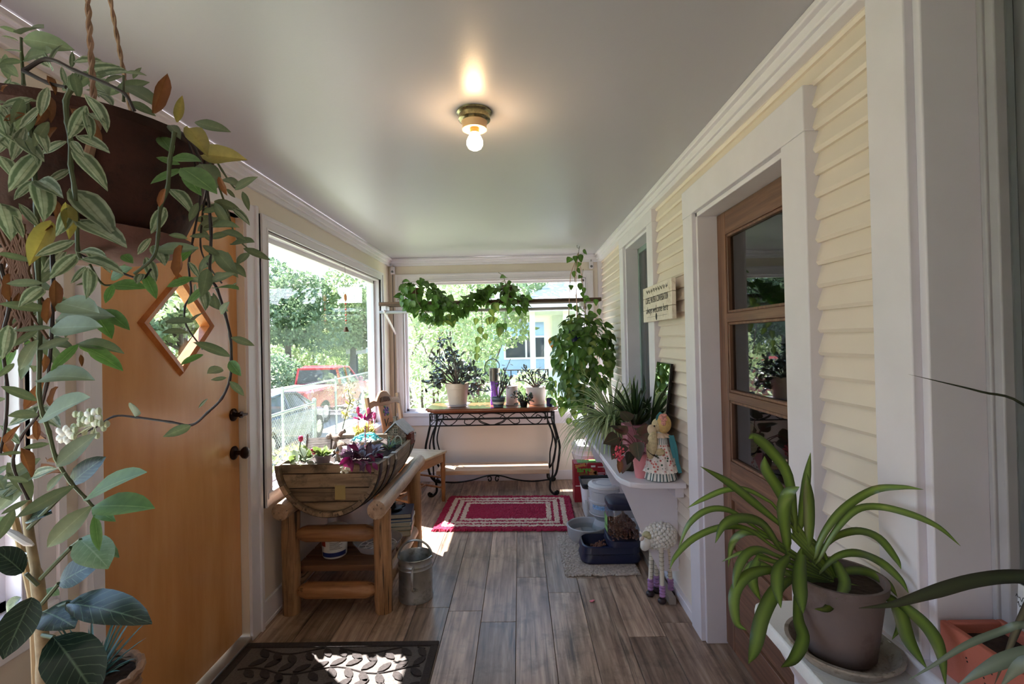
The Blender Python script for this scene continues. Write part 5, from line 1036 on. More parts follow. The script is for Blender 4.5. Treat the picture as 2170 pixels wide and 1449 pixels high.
for x, y in ((1218, 548), (1228, 545), (1235, 536), (1228, 562), (1210, 552), (1222, 575), (1216, 580), (1232, 590), (1210, 610), (1228, 605), (1236, 615), (1232, 625), (1244, 632), (1250, 650), (1240, 640), (1205, 650), (1215, 655), (1262, 640), (1258, 668), (1268, 660)): leaf(rc(*H1), t, P(x, y-6, Y=4.36), rv(.6)+V((.1, -.2, -.8)), V((0, -1, .5)), random.uniform(.075, .13) if y in (552, 545, 668) else random.uniform(.06, .085), .85)
vine([(1195, 800), (1170, 770), (1168, 750)], 4.33, 4.33, vst, .002, parent=t); vine([(1218, 840), (1212, 870), (1208, 892)], 4.34, 4.34, vst, .002, parent=t)
leaf(leaf_mesh('leaf_orange', leafm('orange_leaf', (196, 140, 84), (170, 110, 60), 0, .5, .3), HEARTP, .2, .2), t, P(1168, 715, Y=4.32), (.1, 0, -1), (0, -1, .2), .11, .7)
# ---- jade plants and pots on the console table
jd = leafm('jade_leaf', (86, 100, 78), (98, 88, 92), 0, .28, .05, .3, spec=.6); J = [leaf_mesh('leaf_jade', jd, OVAL, .1, .12, 0, 5)]
jw = M('jade_wood', (84, 66, 56), .7, var=.3)
TZ = .802
def jade(parent, base, tips, nl, s0, s1, spread=.035):
    per = max(3, nl//max(1, len(tips))); st = []
    for tp_ in tips:
        b = V(base); e = V(tp_); mid = b+(e-b)*.5+rv(.03)+V((0, 0, .02)); w3 = spline([b, mid, e], 5)
        obj('branch', MB().tube(w3, [.007-.005*i/len(w3) for i in range(len(w3))], 6), jw, parent, world=True)
        for i in range(int(per*1.5)):
            q = random.uniform(.45, 1)**.7; p = w3[min(len(w3)-1, int(q*(len(w3)-1)))]+rv(spread*.4); d = (p-b).normalized()*.5+rv(1)
            (leaf(J[0], parent, p, d, V((0, -.3, 1))+rv(.6), random.uniform(s0, s1), random.uniform(.85, 1.15)) if i < per else st.append((J[0], p, d, V((0, -.3, 1))+rv(.6), random.uniform(s0, s1), 1)))
    leafstuff(parent, st)
beige = M('beige_pot', (206, 186, 162), .5, var=.08, scale=4, dirt=(186, 168, 146))
t = thing('jade_plant', 'tall bushy jade plant in a beige plastic pot at the left of the console table', 'plant', (-.60, 4.62, TZ+.004))
obj('pot', MB().lathe([(0, 0), (.082, 0), (.086, .01), (.104, .16), (.109, .162), (.114, .215), (.106, .215), (.1, .19), (0, .19)], 36), beige, t)
obj('saucer', MB().lathe([(0, -.003), (.10, -.003), (.125, .02), (.121, .021), (.098, .002)], 32), clearm, t)
tips = [P(x, y, Y=4.6+random.uniform(-.1, .1)) for x, y in ((945, 700), (930, 712), (915, 745), (908, 765), (955, 735), (970, 745), (985, 765), (1005, 775), (915, 800), (902, 815), (1020, 795), (1015, 820), (1000, 830), (1030, 825), (940, 790), (965, 790), (985, 800), (935, 770), (950, 760), (925, 805), (1008, 800), (975, 775), (990, 790))]
jade(t, (-.60, 4.62, TZ+.19), tips, 290, .05, .08, .09)
t = thing('jade_cutting', 'small jade cutting in a blue and cream striped stoneware pot', 'plant', (-.205, 4.50, TZ))
sp_ = [(0, 0), (.052, 0), (.055, .006), (.050, .012)]; obj('pot', MB().lathe([(0, 0), (.044, 0), (.05, .012), (.046, .016), (.062, .07), (.066, .074), (.066, .092), (.058, .092), (.05, .07), (0, .07)], 32), M('stone_blue', (84, 94, 100), .4), t)
for z0, z1, r0, r1, c_ in ((.03, .05, .0527, .058, (196, 188, 168)), (.056, .064, .0592, .0612, (52, 66, 80)), (.018, .026, .0485, .0512, (60, 66, 70))): v_ = band(r0, r1, z0, z1, 0, 2*PI, 32); obj('stripe', v_, M('stripe', c_, .4), t)
jade(t, (-.205, 4.50, TZ+.07), [P(x, y, Y=4.5) for x, y in ((1062, 790), (1072, 782), (1085, 795), (1070, 805), (1060, 812), (1080, 815), (1082, 760))], 36, .036, .055)
t = thing('small_jade', 'low sprawling jade seedling in a tiny dark pot at the front of the console table', 'plant', (.03, 4.48, TZ))
hpot(t, (0, 0, 0), .04, .05, black_iron)
jade(t, (.03, 4.48, TZ+.04), [P(x, y, Y=4.45) for x, y in ((1090, 838), (1100, 828), (1108, 845), (1120, 838), (1128, 850), (1112, 852), (1098, 850), (1130, 842))], 64, .034, .05)
t = thing('white_canister', 'plain white cylindrical canister on the console table', 'canister', (-.08, 4.64, TZ))
obj('body', MB().lathe([(0, .006), (.055, .006), (.057, .012), (.056, .18), (.05, .18), (.048, .02), (0, .02)], 32), M('white_ceramic', (232, 222, 222), .3), t); obj('foot', MB().lathe([(0, 0), (.06, 0), (.062, .008), (.055, .012)], 32), M('white_foot', (214, 206, 206), .4), t)
t = thing('jade_plant', 'jade plant in a wide white pot at the right of the console table', 'plant', (.155, 4.66, TZ))
obj('pot', MB().lathe([(0, 0), (.076, 0), (.104, .15), (.110, .152), (.112, .168), (.102, .168), (.096, .14), (0, .14)], 36), M('white_pot', (226, 218, 212), .4, var=.05), t)
jade(t, (.155, 4.66, TZ+.14), [P(x, y, Y=4.6) for x, y in ((1120, 795), (1133, 785), (1140, 780), (1150, 795), (1112, 780), (1105, 778), (1100, 792), (1160, 800), (1145, 812), (1152, 818), (1095, 808), (1165, 808))], 84, .036, .055)
t = thing('votive_cup', 'small cobalt glass votive cup at the right end of the console table', 'cup', (.27, 4.49, TZ))
obj('cup', MB().lathe([(0, 0), (.029, 0), (.031, .075), (.028, .075), (.026, .008), (0, .008)], 28), M('cobalt_glass', (24, 24, 70), .12), t)
t = thing('lantern_jug', 'stainless steel jug with a thin wire hoop handle on a purple glass bottle', 'jug', (-.245, 4.68, TZ))
obj('bottle', MB().lathe([(0, 0), (.044, 0), (.046, .02), (.04, .10), (.038, .16), (.042, .2), (.042, .225), (0, .225)], 28), M('purple_glass', (150, 90, 208), .15, trans=.0), t)
obj('globe', MB().ball((0, 0, .17), (.075, .075, .062), 20, 12), glassm('globe_glass', (.95, .93, .97), 1.5), t)
obj('jug', MB().lathe([(0, .225), (.053, .226), (.054, .23), (.054, .345), (.056, .35), (.05, .35), (.048, .24)], 32), steel, t)
obj('hoop_handle', MB().tube(spline([(.045, 0, .35), (.046, 0, .39), (.02, 0, .43), (-.03, 0, .438), (-.075, 0, .41), (-.095, 0, .35), (-.075, 0, .30), (-.05, 0, .27)], 6), .0042, 8), M('dark_wire', (66, 64, 62), .35, .8), t)
# ---- long white shelf on the right wall and what stands on it
t = thing('wall_shelf', 'long white wall shelf with rounded end and tapered side brackets', 'shelf', (.66, 3.7, 0)); SZ = .665
s0 = .515-.66; prf = [(.845-.66, -1.20), (.62-.66, -1.20), (.56-.66, -1.17), (s0+.01, -1.10), (s0, -1.03), (s0, 1.2), (.845-.66, 1.2)]
obj('shelf_board', MB().prism([(x, y, 0) for x, y in prf], (0, 0, SZ-.03), (0, 0, SZ)), white_paint, t, bevel=.005)
for y in (-1.04, -.25, .55): obj('bracket', MB().prism([(s0+.015, 0, SZ-.03), (.845-.66, 0, SZ-.03), (.845-.66, 0, .14), (.74-.66, 0, .14), (.70-.66, 0, .22)], (0, y, 0), (0, y+.022, 0)), white_paint, t)
obj('back_rail', MB().box(.80-.66, .845-.66, -1.15, 1.2, SZ-.09, SZ-.03), white_paint, t)
tag(obj('loose_trim_board', MB().box(.765, .80, 2.58, 3.35, 0, .035), M('worn_board', (150, 140, 132), .7, var=.2)), 'worn strip of board lying along the wall under the white shelf', 'board')
sg = leafm('spider_leaf', (214, 222, 182), (86, 118, 72), 0, .35, .3, .2)
def arcs(parent, c, n, L0, L1, wd, m, el0=.35, el1=1.35, droop=1.0, amin=0, amax=2*PI):
    for i in range(n):
        a = random.uniform(amin, amax); el = random.uniform(el0, el1); L = random.uniform(L0, L1); p = V(c)+V((.02*math.cos(a), .02*math.sin(a), 0)); d = V((math.cos(a)*math.cos(el), math.sin(a)*math.cos(el), math.sin(el))); pts = [p]
        for s_ in range(8): d = (d+V((0, 0, -droop*.2*(.4+s_*.16)))).normalized(); p = p+d*L/8; pts.append(p.copy())
        pts = [V((min(q.x, .80), q.y, q.z)) for q in pts]
        obj('leaf', MB().ribbon(pts, [wd*q for q in (.5, .9, 1, 1, .9, .75, .55, .3, .02)], fold=.25), m, parent, world=True)
t = thing('spider_plant', 'large striped spider plant spilling over the middle of the white wall shelf', 'plant', (.655, 3.45, SZ))
hpot(t, (0, 0, 0), .10, .17, M('grey_pot', (130, 128, 130), .5))
arcs(t, (.655, 3.45, SZ+.15), 130, .28, .50, .017, sg); arcs(t, (.645, 3.42, SZ+.14), 80, .32, .52, .016, sg, .1, .9, 1.5, 2.2, 5.4)
t = thing('dracaena', 'dark broad-bladed plant in a pink pot behind the leaning mirror', 'plant', (.725, 3.08, SZ))
obj('pot', MB().box(-.07, .07, -.07, .07, .0, .20).box(-.076, .076, -.076, .076, .18, .205), M('pink_pot', (176, 110, 122), .5), t, bevel=.006)
arcs(t, (.725, 3.08, SZ+.19), 42, .22, .36, .026, leafm('dracaena_leaf', (58, 82, 44), (30, 48, 28), 0, .3, .15, .2), .7, 1.45, .75)
t = thing('leaning_mirror', 'narrow black-edged mirror leaning on the clapboards above the white shelf', 'mirror', (.745, 2.77, SZ), rz=0)
Rm = Matrix.Rotation(.125, 3, 'Y'); obj('backing', MB().box(.0, .012, -.135, .135, 0, .61, Rm, (0, 0, 0)), black_iron, t)
obj('glass', MB().box(-.002, .0, -.130, .130, .004, .606, Rm, (0, 0, 0)), M('mirror_glass', (236, 240, 238), .015, 1, var=0), t)
t = thing('paper_carton', 'pale carton standing at the far end of the white wall shelf', 'carton', (.60, 4.08, SZ)); cm = M('carton_grey', (186, 188, 200), .6)
obj('carton', MB().box(-.06, .06, -.05, .05, 0, .10, RZ(.2)), cm, t, bevel=.002); obj('flap', MB().box(-.058, .058, .0, .045, .10, .104, RZ(.2)), M('carton_flap', (170, 172, 184), .6), t)
t = thing('black_cup', 'small black cup on top of the pale carton on the wall shelf', 'cup', (.59, 4.08, SZ+.104)); obj('cup', MB().lathe([(0, 0), (.026, 0), (.034, .09), (.031, .09), (.024, .006), (0, .006)], 24), M('black_plastic', (26, 26, 30), .4), t)
# begonia
bg_ = leafm('begonia_leaf', (52, 56, 38), (66, 44, 40), 0, .35, .1, .25, (110, 90, 70)); BG = leaf_mesh('leaf_begonia', bg_, HEARTP, .12, .2, .02, 7)
bgr = leaf_mesh('leaf_begonia_red', leafm('begonia_red', (96, 56, 54), (72, 74, 48), 0, .4, .2, .2), HEARTP, .12, .2, .02, 7)
t = thing('begonia', 'dark-leaved begonia with a pink bloom in a ribbed pink pot on the shelf corner', 'plant', (.64, 2.62, SZ))
prof = [(0, 0), (.030, 0)]
for i in range(10): prof += [(.031+.0012*i, .006+.012*i), (.0325+.0012*i, .012+.012*i)]
obj('pot', MB().lathe(prof+[(.045, .128), (.040, .128), (.038, .11), (0, .11)], 32), M('ribbed_pink', (226, 146, 152), .35, var=.04), t); obj('soil', MB().disc((0, 0, .112), .039), soil_m, t)
for x, y, yy, s_ in ((1310, 935, 2.6, .11), (1320, 950, 2.58, .12), (1330, 925, 2.66, .11), (1345, 915, 2.68, .11), (1365, 935, 2.6, .12), (1372, 955, 2.58, .11), (1380, 940, 2.66, .11), (1350, 945, 2.56, .12), (1335, 965, 2.58, .09), (1325, 975, 2.66, .11), (1380, 975, 2.68, .12), (1335, 900, 2.68, .11), (1355, 930, 2.62, .11), (1318, 920, 2.68, .09), (1370, 975, 2.7, .11), (1340, 985, 2.72, .09)):
    p = P(x, y-8, Y=yy); c0 = V((.64, 2.62, SZ+.12)); leaf(rc(BG, BG, bgr), t, p, (p-c0)*3+V((0, -.1, -.35))+rv(.2), V((0, -.6, 1))+rv(.5), s_*random.uniform(.8, 1.05), 1.0); obj('leaf_stalk', MB().tube(spline([c0, (c0+p)/2+V((0, 0, .02)), p], 3), .0025, 5), M('red_stalk', (110, 50, 48), .5), t, world=True)
mb = MB(); pc = P(1311, 962, Y=2.52)
for i in range(34): mb.ball(pc+V((random.gauss(0, .011), random.gauss(0, .008), random.gauss(0, .016))), (.008, .004, .006), 6, 4, Matrix.Rotation(i, 3, 'Y'))
obj('pink_bloom', mb, M('bloom_pink', (232, 92, 112), .5, var=.25, scale=50), t, world=True, kind='stuff')
leaf(LD[0], t, P(1313, 970, Y=2.52), (0, 0, -1), (0, -1, .1), .085, 1.3)
obj('stalk', MB().tube(spline([V((.64, 2.62, SZ+.12)), P(1325, 930, Y=2.56), P(1312, 945, Y=2.52), pc], 4), .003, 5), M('red_stalk_2', (110, 50, 48), .5), t, world=True)
# ---- goose doll
t = thing('goose_doll', 'cloth goose doll in a floral dress and straw bonnet on the shelf corner', 'doll', (.735, 2.585, SZ))
dress = M('floral_cloth', (222, 210, 206), .9, var=.1); m, n, b = base('floral_print'); v = coord(n); vo = N(n, 'ShaderNodeTexVoronoi'); vo.inputs['Scale'].default_value = 62; n.links.new(v, vo.inputs['Vector'])
nz = noise(n, v, 30, 3); o_ = mixc(n, ramp(n, vo.outputs[0], [(.28, (1, 1, 1, 1)), (.42, (0, 0, 0, 1))]), lin((226, 216, 212)), ramp(n, nz, [(.42, lin((60, 92, 74))), (.48, lin((180, 60, 62))), (.6, lin((206, 120, 116)))])); n.links.new(o_, b.inputs['Base Color']); b.inputs['Roughness'].default_value = .9; floral = m
m, n, b = base('striped_cloth'); v = coord(n); s_ = N(n, 'ShaderNodeSeparateXYZ'); n.links.new(v, s_.inputs[0]); at_ = mth(n, 'ARCTAN2', s_.outputs[1], s_.outputs[0])
o_ = mixc(n, ramp(n, mth(n, 'SINE', mth(n, 'MULTIPLY', at_, 26)), [(.45, (0, 0, 0, 1)), (.55, (1, 1, 1, 1))]), lin((228, 226, 222)), lin((60, 92, 92))); n.links.new(o_, b.inputs['Base Color']); b.inputs['Roughness'].default_value = .9; striped = m
def skirt(r0, z0, r1, z1, folds, amp, n_=72):
    vs = []
    for k in range(6):
        q = k/5; r = r0+(r1-r0)*q**.8
        for j in range(n_): a = 2*PI*j/n_; rr = r*(1+amp*q*math.sin(a*folds)); vs.append((rr*math.cos(a), rr*math.sin(a)*.9, z0+(z1-z0)*q))
    return MB().add(vs, [(k*n_+j, (k+1)*n_+j, (k+1)*n_+(j+1) % n_, k*n_+(j+1) % n_) for k in range(5) for j in range(n_)])
obj('petticoat', skirt(.05, .10, .082, .004, 13, .06), striped, t); obj('skirt', skirt(.036, .20, .088, .05, 11, .08), floral, t)
obj('lace_hem', skirt(.084, .062, .092, .046, 22, .06), M('lace_white', (236, 230, 224), .9), t)
obj('bodice', MB().ball((0, 0, .20), (.042, .04, .06), 16, 12), striped, t)
fur = M('plush_cream', (206, 188, 150), .95, var=.2, scale=80, bmp=.9, bscale=260)
obj('wing', MB().ball((-.05, -.03, .185), (.028, .03, .075), 16, 12, Matrix.Rotation(.15, 3, 'Y')), fur, t, label='cream plush wing'); obj('paw', MB().ball((-.012, -.045, .15), (.026, .018, .02), 14, 10), fur, t)
obj('head', MB().ball((-.008, -.005, .285), (.034, .032, .036), 16, 12), fur, t); obj('beak', MB().ball((-.045, -.02, .262), (.024, .016, .030), 14, 10, Matrix.Rotation(-.3, 3, 'Y')), M('beak_cream', (216, 196, 166), .9, bmp=.5, bscale=200), t)
obj('eye', MB().ball((-.035, -.032, .285), .0045), ink, t)
straw = M('straw', (196, 162, 104), .85, var=.2, scale=50)
obj('bonnet', MB().ball((.015, -.004, .296), (.042, .046, .050), 18, 12).lathe([(.045, -.003), (.072, 0), (.045, .003)], 26, (0, 0, 0)) if False else MB().ball((.018, -.004, .292), (.042, .048, .052), 18, 12), straw, t)
mb = MB()
for i in range(26): a = random.uniform(0, PI); mb.ball((-.004+.03*random.random(), -.03-.012*random.random()+.02*math.cos(a), .292+.05*math.sin(a)), (.009, .008, .008), 7, 5)
obj('bonnet_flower', mb, M('bonnet_flowers', (214, 150, 140), .8, var=.4, scale=60, dirt=(52, 70, 66)), t, kind='stuff')
teal = M('teal_ribbon', (58, 130, 142), .6)
obj('ribbon', MB().ribbon([(.055, -.035, .235), (.07, -.04, .17), (.075, -.045, .10), (.09, -.045, .04)], [.018, .02, .02, .02], up=V((0, -1, 0)), fold=.05).ribbon([(.045, -.03, .235), (.05, -.045, .17), (.06, -.05, .12)], [.015, .016, .016], up=V((0, -1, 0)), fold=.05), teal, t)
obj('ribbon', MB().ribbon([(-.02, -.02, .305), (-.015, -.02, .335), (.0, -.02, .352), (.012, -.02, .345)], [.01, .012, .012, .01], up=V((0, -1, 0)), fold=.05), teal, t)
obj('collar', skirt(.03, .245, .058, .225, 12, .1), M('collar_lace', (222, 200, 180), .9), t)
# ---- sign on the clapboards
t = thing('wooden_sign', 'whitewashed plank sign with black lettering hanging beside the brown door', 'sign', (.795, 2.775, 1.615), rz=0)
pl = M('whitewash', (222, 212, 200), .7, var=.1, scale=12, dirt=(186, 170, 148))
for i, (a, b) in enumerate(((-.105, -.035), (-.033, .037), (.039, .105))): obj('sign_plank', MB().box(-.008, .014, -.285, .285, a, b), pl, t, bevel=.002)
obj('batten', MB().box(.014, .035, -.2, -.17, -.1, .1).box(.014, .035, .17, .2, -.1, .1), old, t)
xf = -.0086
text('lettering', 'COFFEE, PRAYER & CONVERSATION', .052, ink, t, (xf, 0, .020), (0, -1, 0), (0, 0, 1), 0, .0003, .0, .53)
text('lettering', 'always welcome here', .058, ink, t, (xf, .0, -.038), (0, -1, 0), (0, 0, 1), .35, .0003, .0, .86)
mb = MB()
for i in range(9):                                # the illegible flourished script line and the little scrolls below
    y0 = .2-.048*i; mb.tube([(xf, y0-.024*q/8+.006*math.sin(q*1.7+i), .075+.009*math.sin(q*1.9+i*2)+.005*math.sin(q*.6)) for q in range(13)], .0007, 4)
mb.tube([(xf, .2-.4*q/20, -.078) for q in range(21) if not 8 < q < 12], .0008, 4)
obj('script_flourish', mb, ink, t); obj('coffee_bean_mark', MB().ball((xf, .0, -.080), (.0008, .016, .021), 16, 10), ink, t)
# ================================================================ FAIRY GARDEN IN THE BARREL
GZ = .775
def at(x, y, Y): return P(x, y, Y=Y)
# stone cottage
c0 = at(838, 946, 3.14); t = thing('stone_cottage', 'miniature stone cottage with slate roof at the far end of the barrel', 'ornament', (-.80, 3.17, GZ-.02), rz=-.12)
stn = M('cobble_wall', (126, 112, 96), .85, var=.4, scale=50, bmp=.8, bscale=70, dirt=(70, 58, 50)); roofm = M('grey_roof', (176, 176, 180), .7, var=.15, scale=30, bmp=.4, bscale=120)
Wc, Dc, Hc, Pk = .062, .055, .085, .145
obj('wall', MB().prism([(-Wc, 0, 0), (Wc, 0, 0), (Wc, 0, Hc), (0, 0, Pk), (-Wc, 0, Hc)], (0, -Dc, 0), (0, Dc, 0)), stn, t)
mb = MB(); rk = random.Random(4)
for i in range(90):
    x, z = rk.uniform(-Wc, Wc), rk.uniform(.005, Pk-.01)
    if z < Hc or abs(x) < Wc*(Pk-z)/(Pk-Hc): mb.ball((x, -Dc, z), (rk.uniform(.005, .009), .003, rk.uniform(.004, .007)), 6, 4)
obj('cobble', mb, M('cobbles', (150, 130, 112), .8, var=.45, scale=60, rnd=.1), t, kind='stuff')
for s_ in (-1, 1): obj('roof_slope', MB().prism([(0, 0, Pk+.012), (s_*(Wc+.018), 0, Hc-.006), (s_*(Wc+.018), 0, Hc-.014), (0, 0, Pk+.002)], (0, -Dc-.014, 0), (0, Dc+.014, 0)), roofm, t)
obj('chimney', MB().box(-.035, -.017, -.01, .01, .11, .172).box(-.038, -.014, -.013, .013, .168, .176), stn, t)
obj('arched_door', MB().prism([(-.004, 0, 0), (.034, 0, 0), (.034, 0, .035), (.028, 0, .05), (.015, 0, .057), (.002, 0, .05), (-.004, 0, .035)], (0, -Dc-.004, 0), (0, -Dc, 0)), M('cottage_door', (92, 70, 50), .7), t)
obj('door_arch', MB().tube([(-.008, -Dc-.004, 0), (-.008, -Dc-.004, .035), (.0, -Dc-.004, .054), (.015, -Dc-.004, .063), (.03, -Dc-.004, .054), (.038, -Dc-.004, .035), (.038, -Dc-.004, 0)], .005, 6), M('arch_stone', (196, 188, 170), .8), t)
for x, z in ((-.036, .045), (.0, .092)):
    obj('cottage_window', MB().box(x-.011, x+.011, -Dc-.004, -Dc, z-.013, z+.013), M('window_dark', (58, 50, 42), .3), t)
    obj('window_bars', MB().box(x-.0012, x+.0012, -Dc-.006, -Dc-.004, z-.013, z+.013).box(x-.011, x+.011, -Dc-.006, -Dc-.004, z-.0012, z+.0012).tube([(x-.013, -Dc-.004, z-.015), (x+.013, -Dc-.004, z-.015), (x+.013, -Dc-.004, z+.015), (x-.013, -Dc-.004, z+.015)], .002, 5, closed=True), M('window_cream', (200, 190, 160), .7), t)
obj('side_gable', MB().prism([(Wc, 0, 0), (Wc+.03, 0, 0), (Wc+.03, 0, .07), (Wc, 0, .085)], (0, -.035, 0), (0, .03, 0)), M('red_brick_lean_to', (120, 62, 50), .8, var=.3, scale=60), t)
# shell bowl of turquoise stones
p = at(778, 948, 2.98); t = thing('stone_bowl', 'rough grey bowl heaped with turquoise glass pebbles in the middle of the barrel', 'bowl', (p.x, 2.98, GZ-.015))
obj('bowl', MB().lathe([(0, 0), (.045, 0), (.06, .018), (.085, .048), (.10, .055), (.104, .062), (.092, .066), (.08, .055), (0, .05)], 30, (0, 0, 0), 1.0, .8), M('pale_stone', (206, 192, 176), .8, var=.2, scale=30, bmp=.5), t)
tq = M('turquoise_glass', (98, 204, 214), .15, var=.25, scale=90); rk = random.Random(9)
for i in range(70):
    a, r = rk.uniform(0, 2*PI), .085*rk.random()**.5; z = .058+.042*(1-(r/.09)**2)
    o = obj('pebble', MB().ball((0, 0, 0), (.0105, .008, .0065), 7, 5), tq, t, loc=(r*math.cos(a), .8*r*math.sin(a), z+rk.uniform(-.003, .003))); o.rotation_euler = (rk.uniform(-.5, .5), rk.uniform(-.5, .5), rk.uniform(0, 3))
t = thing('stone_slab', 'flat pale stone slab under the bowl of turquoise pebbles', 'stone', (p.x+.01, 2.98, GZ-.05)); obj('slab', MB().prism([(-.13, -.1, 0), (.0, -.13, 0), (.13, -.09, 0), (.14, .04, 0), (.05, .11, 0), (-.12, .08, 0)], (0, 0, 0), (0, 0, .034)), M('slab_stone', (214, 200, 186), .8, var=.15, bmp=.4), t, bevel=.008)
# toy bench and driftwood
t = thing('toy_bench', 'weathered miniature slatted deck leaning at the window side of the barrel', 'ornament', (-1.18, 2.80, GZ+.005), rz=.2); gw = M('grey_wood', (196, 182, 170), .8, var=.2, scale=30, bmp=.3)
for i in range(6): obj('slat', MB().box(-.065, .065, -.003, .003, .012+.0145*i, .0245+.0145*i, Matrix.Rotation(-.5, 3, 'X'), (0, 0, 0)), gw, t)
for x in (-.07, .068): obj('end_post', MB().box(x-.004, x+.004, -.006, .006, 0, .12, Matrix.Rotation(-.5, 3, 'X'), (0, 0, 0)), M('dark_post', (86, 70, 58), .8), t)
t = thing('driftwood', 'forked piece of grey driftwood beside the slatted deck in the barrel', 'driftwood', (-1.09, 2.82, GZ)); dw = M('driftwood_grey', (140, 120, 106), .85, var=.35, scale=40, bmp=.6)
obj('branch', MB().tube(spline([(-.06, .04, .09), (-.02, .02, .10), (.02, 0, .075), (.05, -.03, .03), (.065, -.04, -.01)], 5), [.012, .016, .018, .02, .02]*4+[.014], 9), dw, t); obj('branch', MB().tube(spline([(-.02, .03, .0), (.0, .03, .05), (.02, .04, .11), (.045, .04, .125)], 5), [.016]*8+[.013]*8, 9), dw, t); obj('branch', MB().tube([(.03, .0, .06), (.08, .02, .02), (.10, .02, -.02)], [.016, .018, .015], 9), dw, t)
# plants of the garden
kg = leafm('kalanchoe_leaf', (110, 128, 76), (138, 150, 96), 0, .35, .2, .25); KA = leaf_mesh('leaf_kalanchoe', kg, OVAL, .08, .15, .02, 5)
gl_ = leafm('glaucous_leaf', (128, 142, 122), (160, 168, 146), 0, .4, .2, .2); GA = leaf_mesh('leaf_glaucous', gl_, OVAL, .08, .15, .02, 5)
vg = leafm('variegated_leaf', (170, 164, 92), (218, 206, 150), 0, .5, .3, .2); VA = leaf_mesh('leaf_variegated', vg, RUBBER, .1, .15, .02, 5)
pu = leafm('purple_leaf', (96, 72, 92), (84, 48, 72), 3, .4, .2, .3, (150, 140, 150)); PU = leaf_mesh('leaf_purple', pu, LANCE, .15, .25, .02, 6); pk_ = leaf_mesh('leaf_magenta', leafm('magenta_leaf', (126, 30, 82), (104, 26, 66), 0, .4, .25, .2), LANCE, .15, .25, .02, 6)
def tuft(parent, c, n, L0, L1, ms, w=1, up=.4, sx=.02):
    for _ in range(n):
        d = rv(1); d.z = abs(d.z)*.8+up*random.random(); leaf(rc(*ms), parent, V(c)+V((random.uniform(-sx, sx), random.uniform(-sx, sx), random.uniform(0, .02))), d, V((0, -.2, 1))+rv(.4), random.uniform(L0, L1), w)
bud = M('pink_bud', (206, 60, 110), .5, var=.2)
t = thing('potted_kalanchoe', 'thick-leaved succulent in a small grey pot at the front of the barrel', 'plant', (-1.065, 2.585, GZ-.02))
obj('pot', MB().lathe([(0, 0), (.028, 0), (.04, .06), (.044, .06), (.044, .068), (.036, .068), (0, .05)], 24), M('mauve_pot', (134, 124, 136), .4), t); tuft(t, (-1.065, 2.585, GZ+.035), 26, .04, .07, [KA], 1.0, .7); obj('pink_bud', MB().ball((-.045, -.01, .085), (.012, .01, .014), 8, 6).ball((-.052, -.015, .098), (.008, .007, .010), 8, 6), bud, t)
t = thing('window_succulent', 'pale succulent with a pink bud at the near left corner of the barrel', 'plant', (-1.20, 2.62, GZ-.02))
tuft(t, (-1.20, 2.62, GZ+.0), 40, .045, .085, [GA, KA], 1.0, .6, .05); obj('flower_stalk', MB().tube([(0, 0, .03), (-.01, 0, .08), (.0, .0, .14)], .003, 6), stem_g, t); obj('pink_bud', MB().ball((.0, 0, .15), (.014, .012, .018), 10, 8), bud, t)
t = thing('variegated_plant', 'cream variegated plant with magenta flower spikes behind the turquoise bowl', 'plant', (-1.06, 3.22, GZ-.02))
tuft(t, (-1.06, 3.22, GZ+.02), 70, .05, .085, [VA], .8, .9, .055); tuft(t, (-1.02, 3.2, GZ+.12), 10, .05, .085, [pk_], 1.3, .9, .05)
for x, y, z in ((-.02, -.02, .21), (.05, -.02, .20), (.09, -.02, .17)): obj('flower_spike', MB().tube([(x, y, .08), (x, y, z)], .0025, 5).ball((x, y, z+.01), (.012, .010, .026), 8, 6), bud, t)
t = thing('flowering_stalk', 'tall twig of small white flowers rising from the barrel before the window', 'plant', (-1.10, 3.0, GZ-.02))
w3 = vine([(722, 930), (728, 900), (735, 872), (742, 850), (738, 830), (741, 812)], 3.0, 3.0, stem_g, .0035, .0015, parent=t); mb = MB(); wf = M('cream_flower', (240, 236, 214), .6, var=.08)
for i in range(60): q = random.random(); b_ = w3[int(8+q*(len(w3)-9))]; c_ = b_+V((random.gauss(0, .022), random.gauss(0, .015), random.gauss(0, .012))); mb.ball(c_, (.0085, .005, .0075), 6, 4, Matrix.Rotation(i, 3, 'Y')).tube([b_, c_], .0007, 4)
obj('flower', mb, wf, t, world=True, kind='stuff')
for i in range(16): leaf(VA, t, w3[random.randrange(6, len(w3)-2)], rv(1)+V((0, 0, .2)), (0, -.6, .8), random.uniform(.03, .05), .7)
t = thing('purple_trailer', 'purple and silver trailing plant spilling over the front right edge of the barrel', 'plant', (-.885, 2.62, GZ-.02))
for x, y in ((735, 985), (745, 990), (757, 975), (775, 995), (790, 1000), (765, 960), (800, 985), (720, 985)): pass
tuft(t, (-.88, 2.62, GZ+.02), 64, .06, .10, [PU], 1.15, .35, .075); tuft(t, (-.84, 2.60, GZ+.0), 26, .05, .085, [pk_], 1.3, .1, .08)
for x0, y0, x1, y1 in ((740, 968, 728, 1000), (742, 970, 745, 1000), (742, 968, 717, 985), (775, 980, 760, 998), (778, 982, 785, 1003), (790, 980, 800, 995), (765, 978, 770, 1000), (750, 960, 720, 965), (760, 955, 740, 940)): lp(rc(PU, pk_, pk_), (x0, y0), (x1, y1), 2.50, 2.46, t, 1.4, random.uniform(-.5, .5))
mb = MB()
for i in range(16): mb.ball(at(random.uniform(722, 745), random.uniform(990, 1002), 2.47), (.007, .004, .006), 6, 4)
obj('tiny_flower', mb, wf, t, world=True, kind='stuff')
t = thing('grass_tuft', 'tuft of fine grassy leaves by the right rim of the barrel', 'plant', (-.80, 2.92, GZ-.03)); gg = leafm('grass_blade', (130, 150, 116), (96, 124, 88), 0, .5, .2, .2)
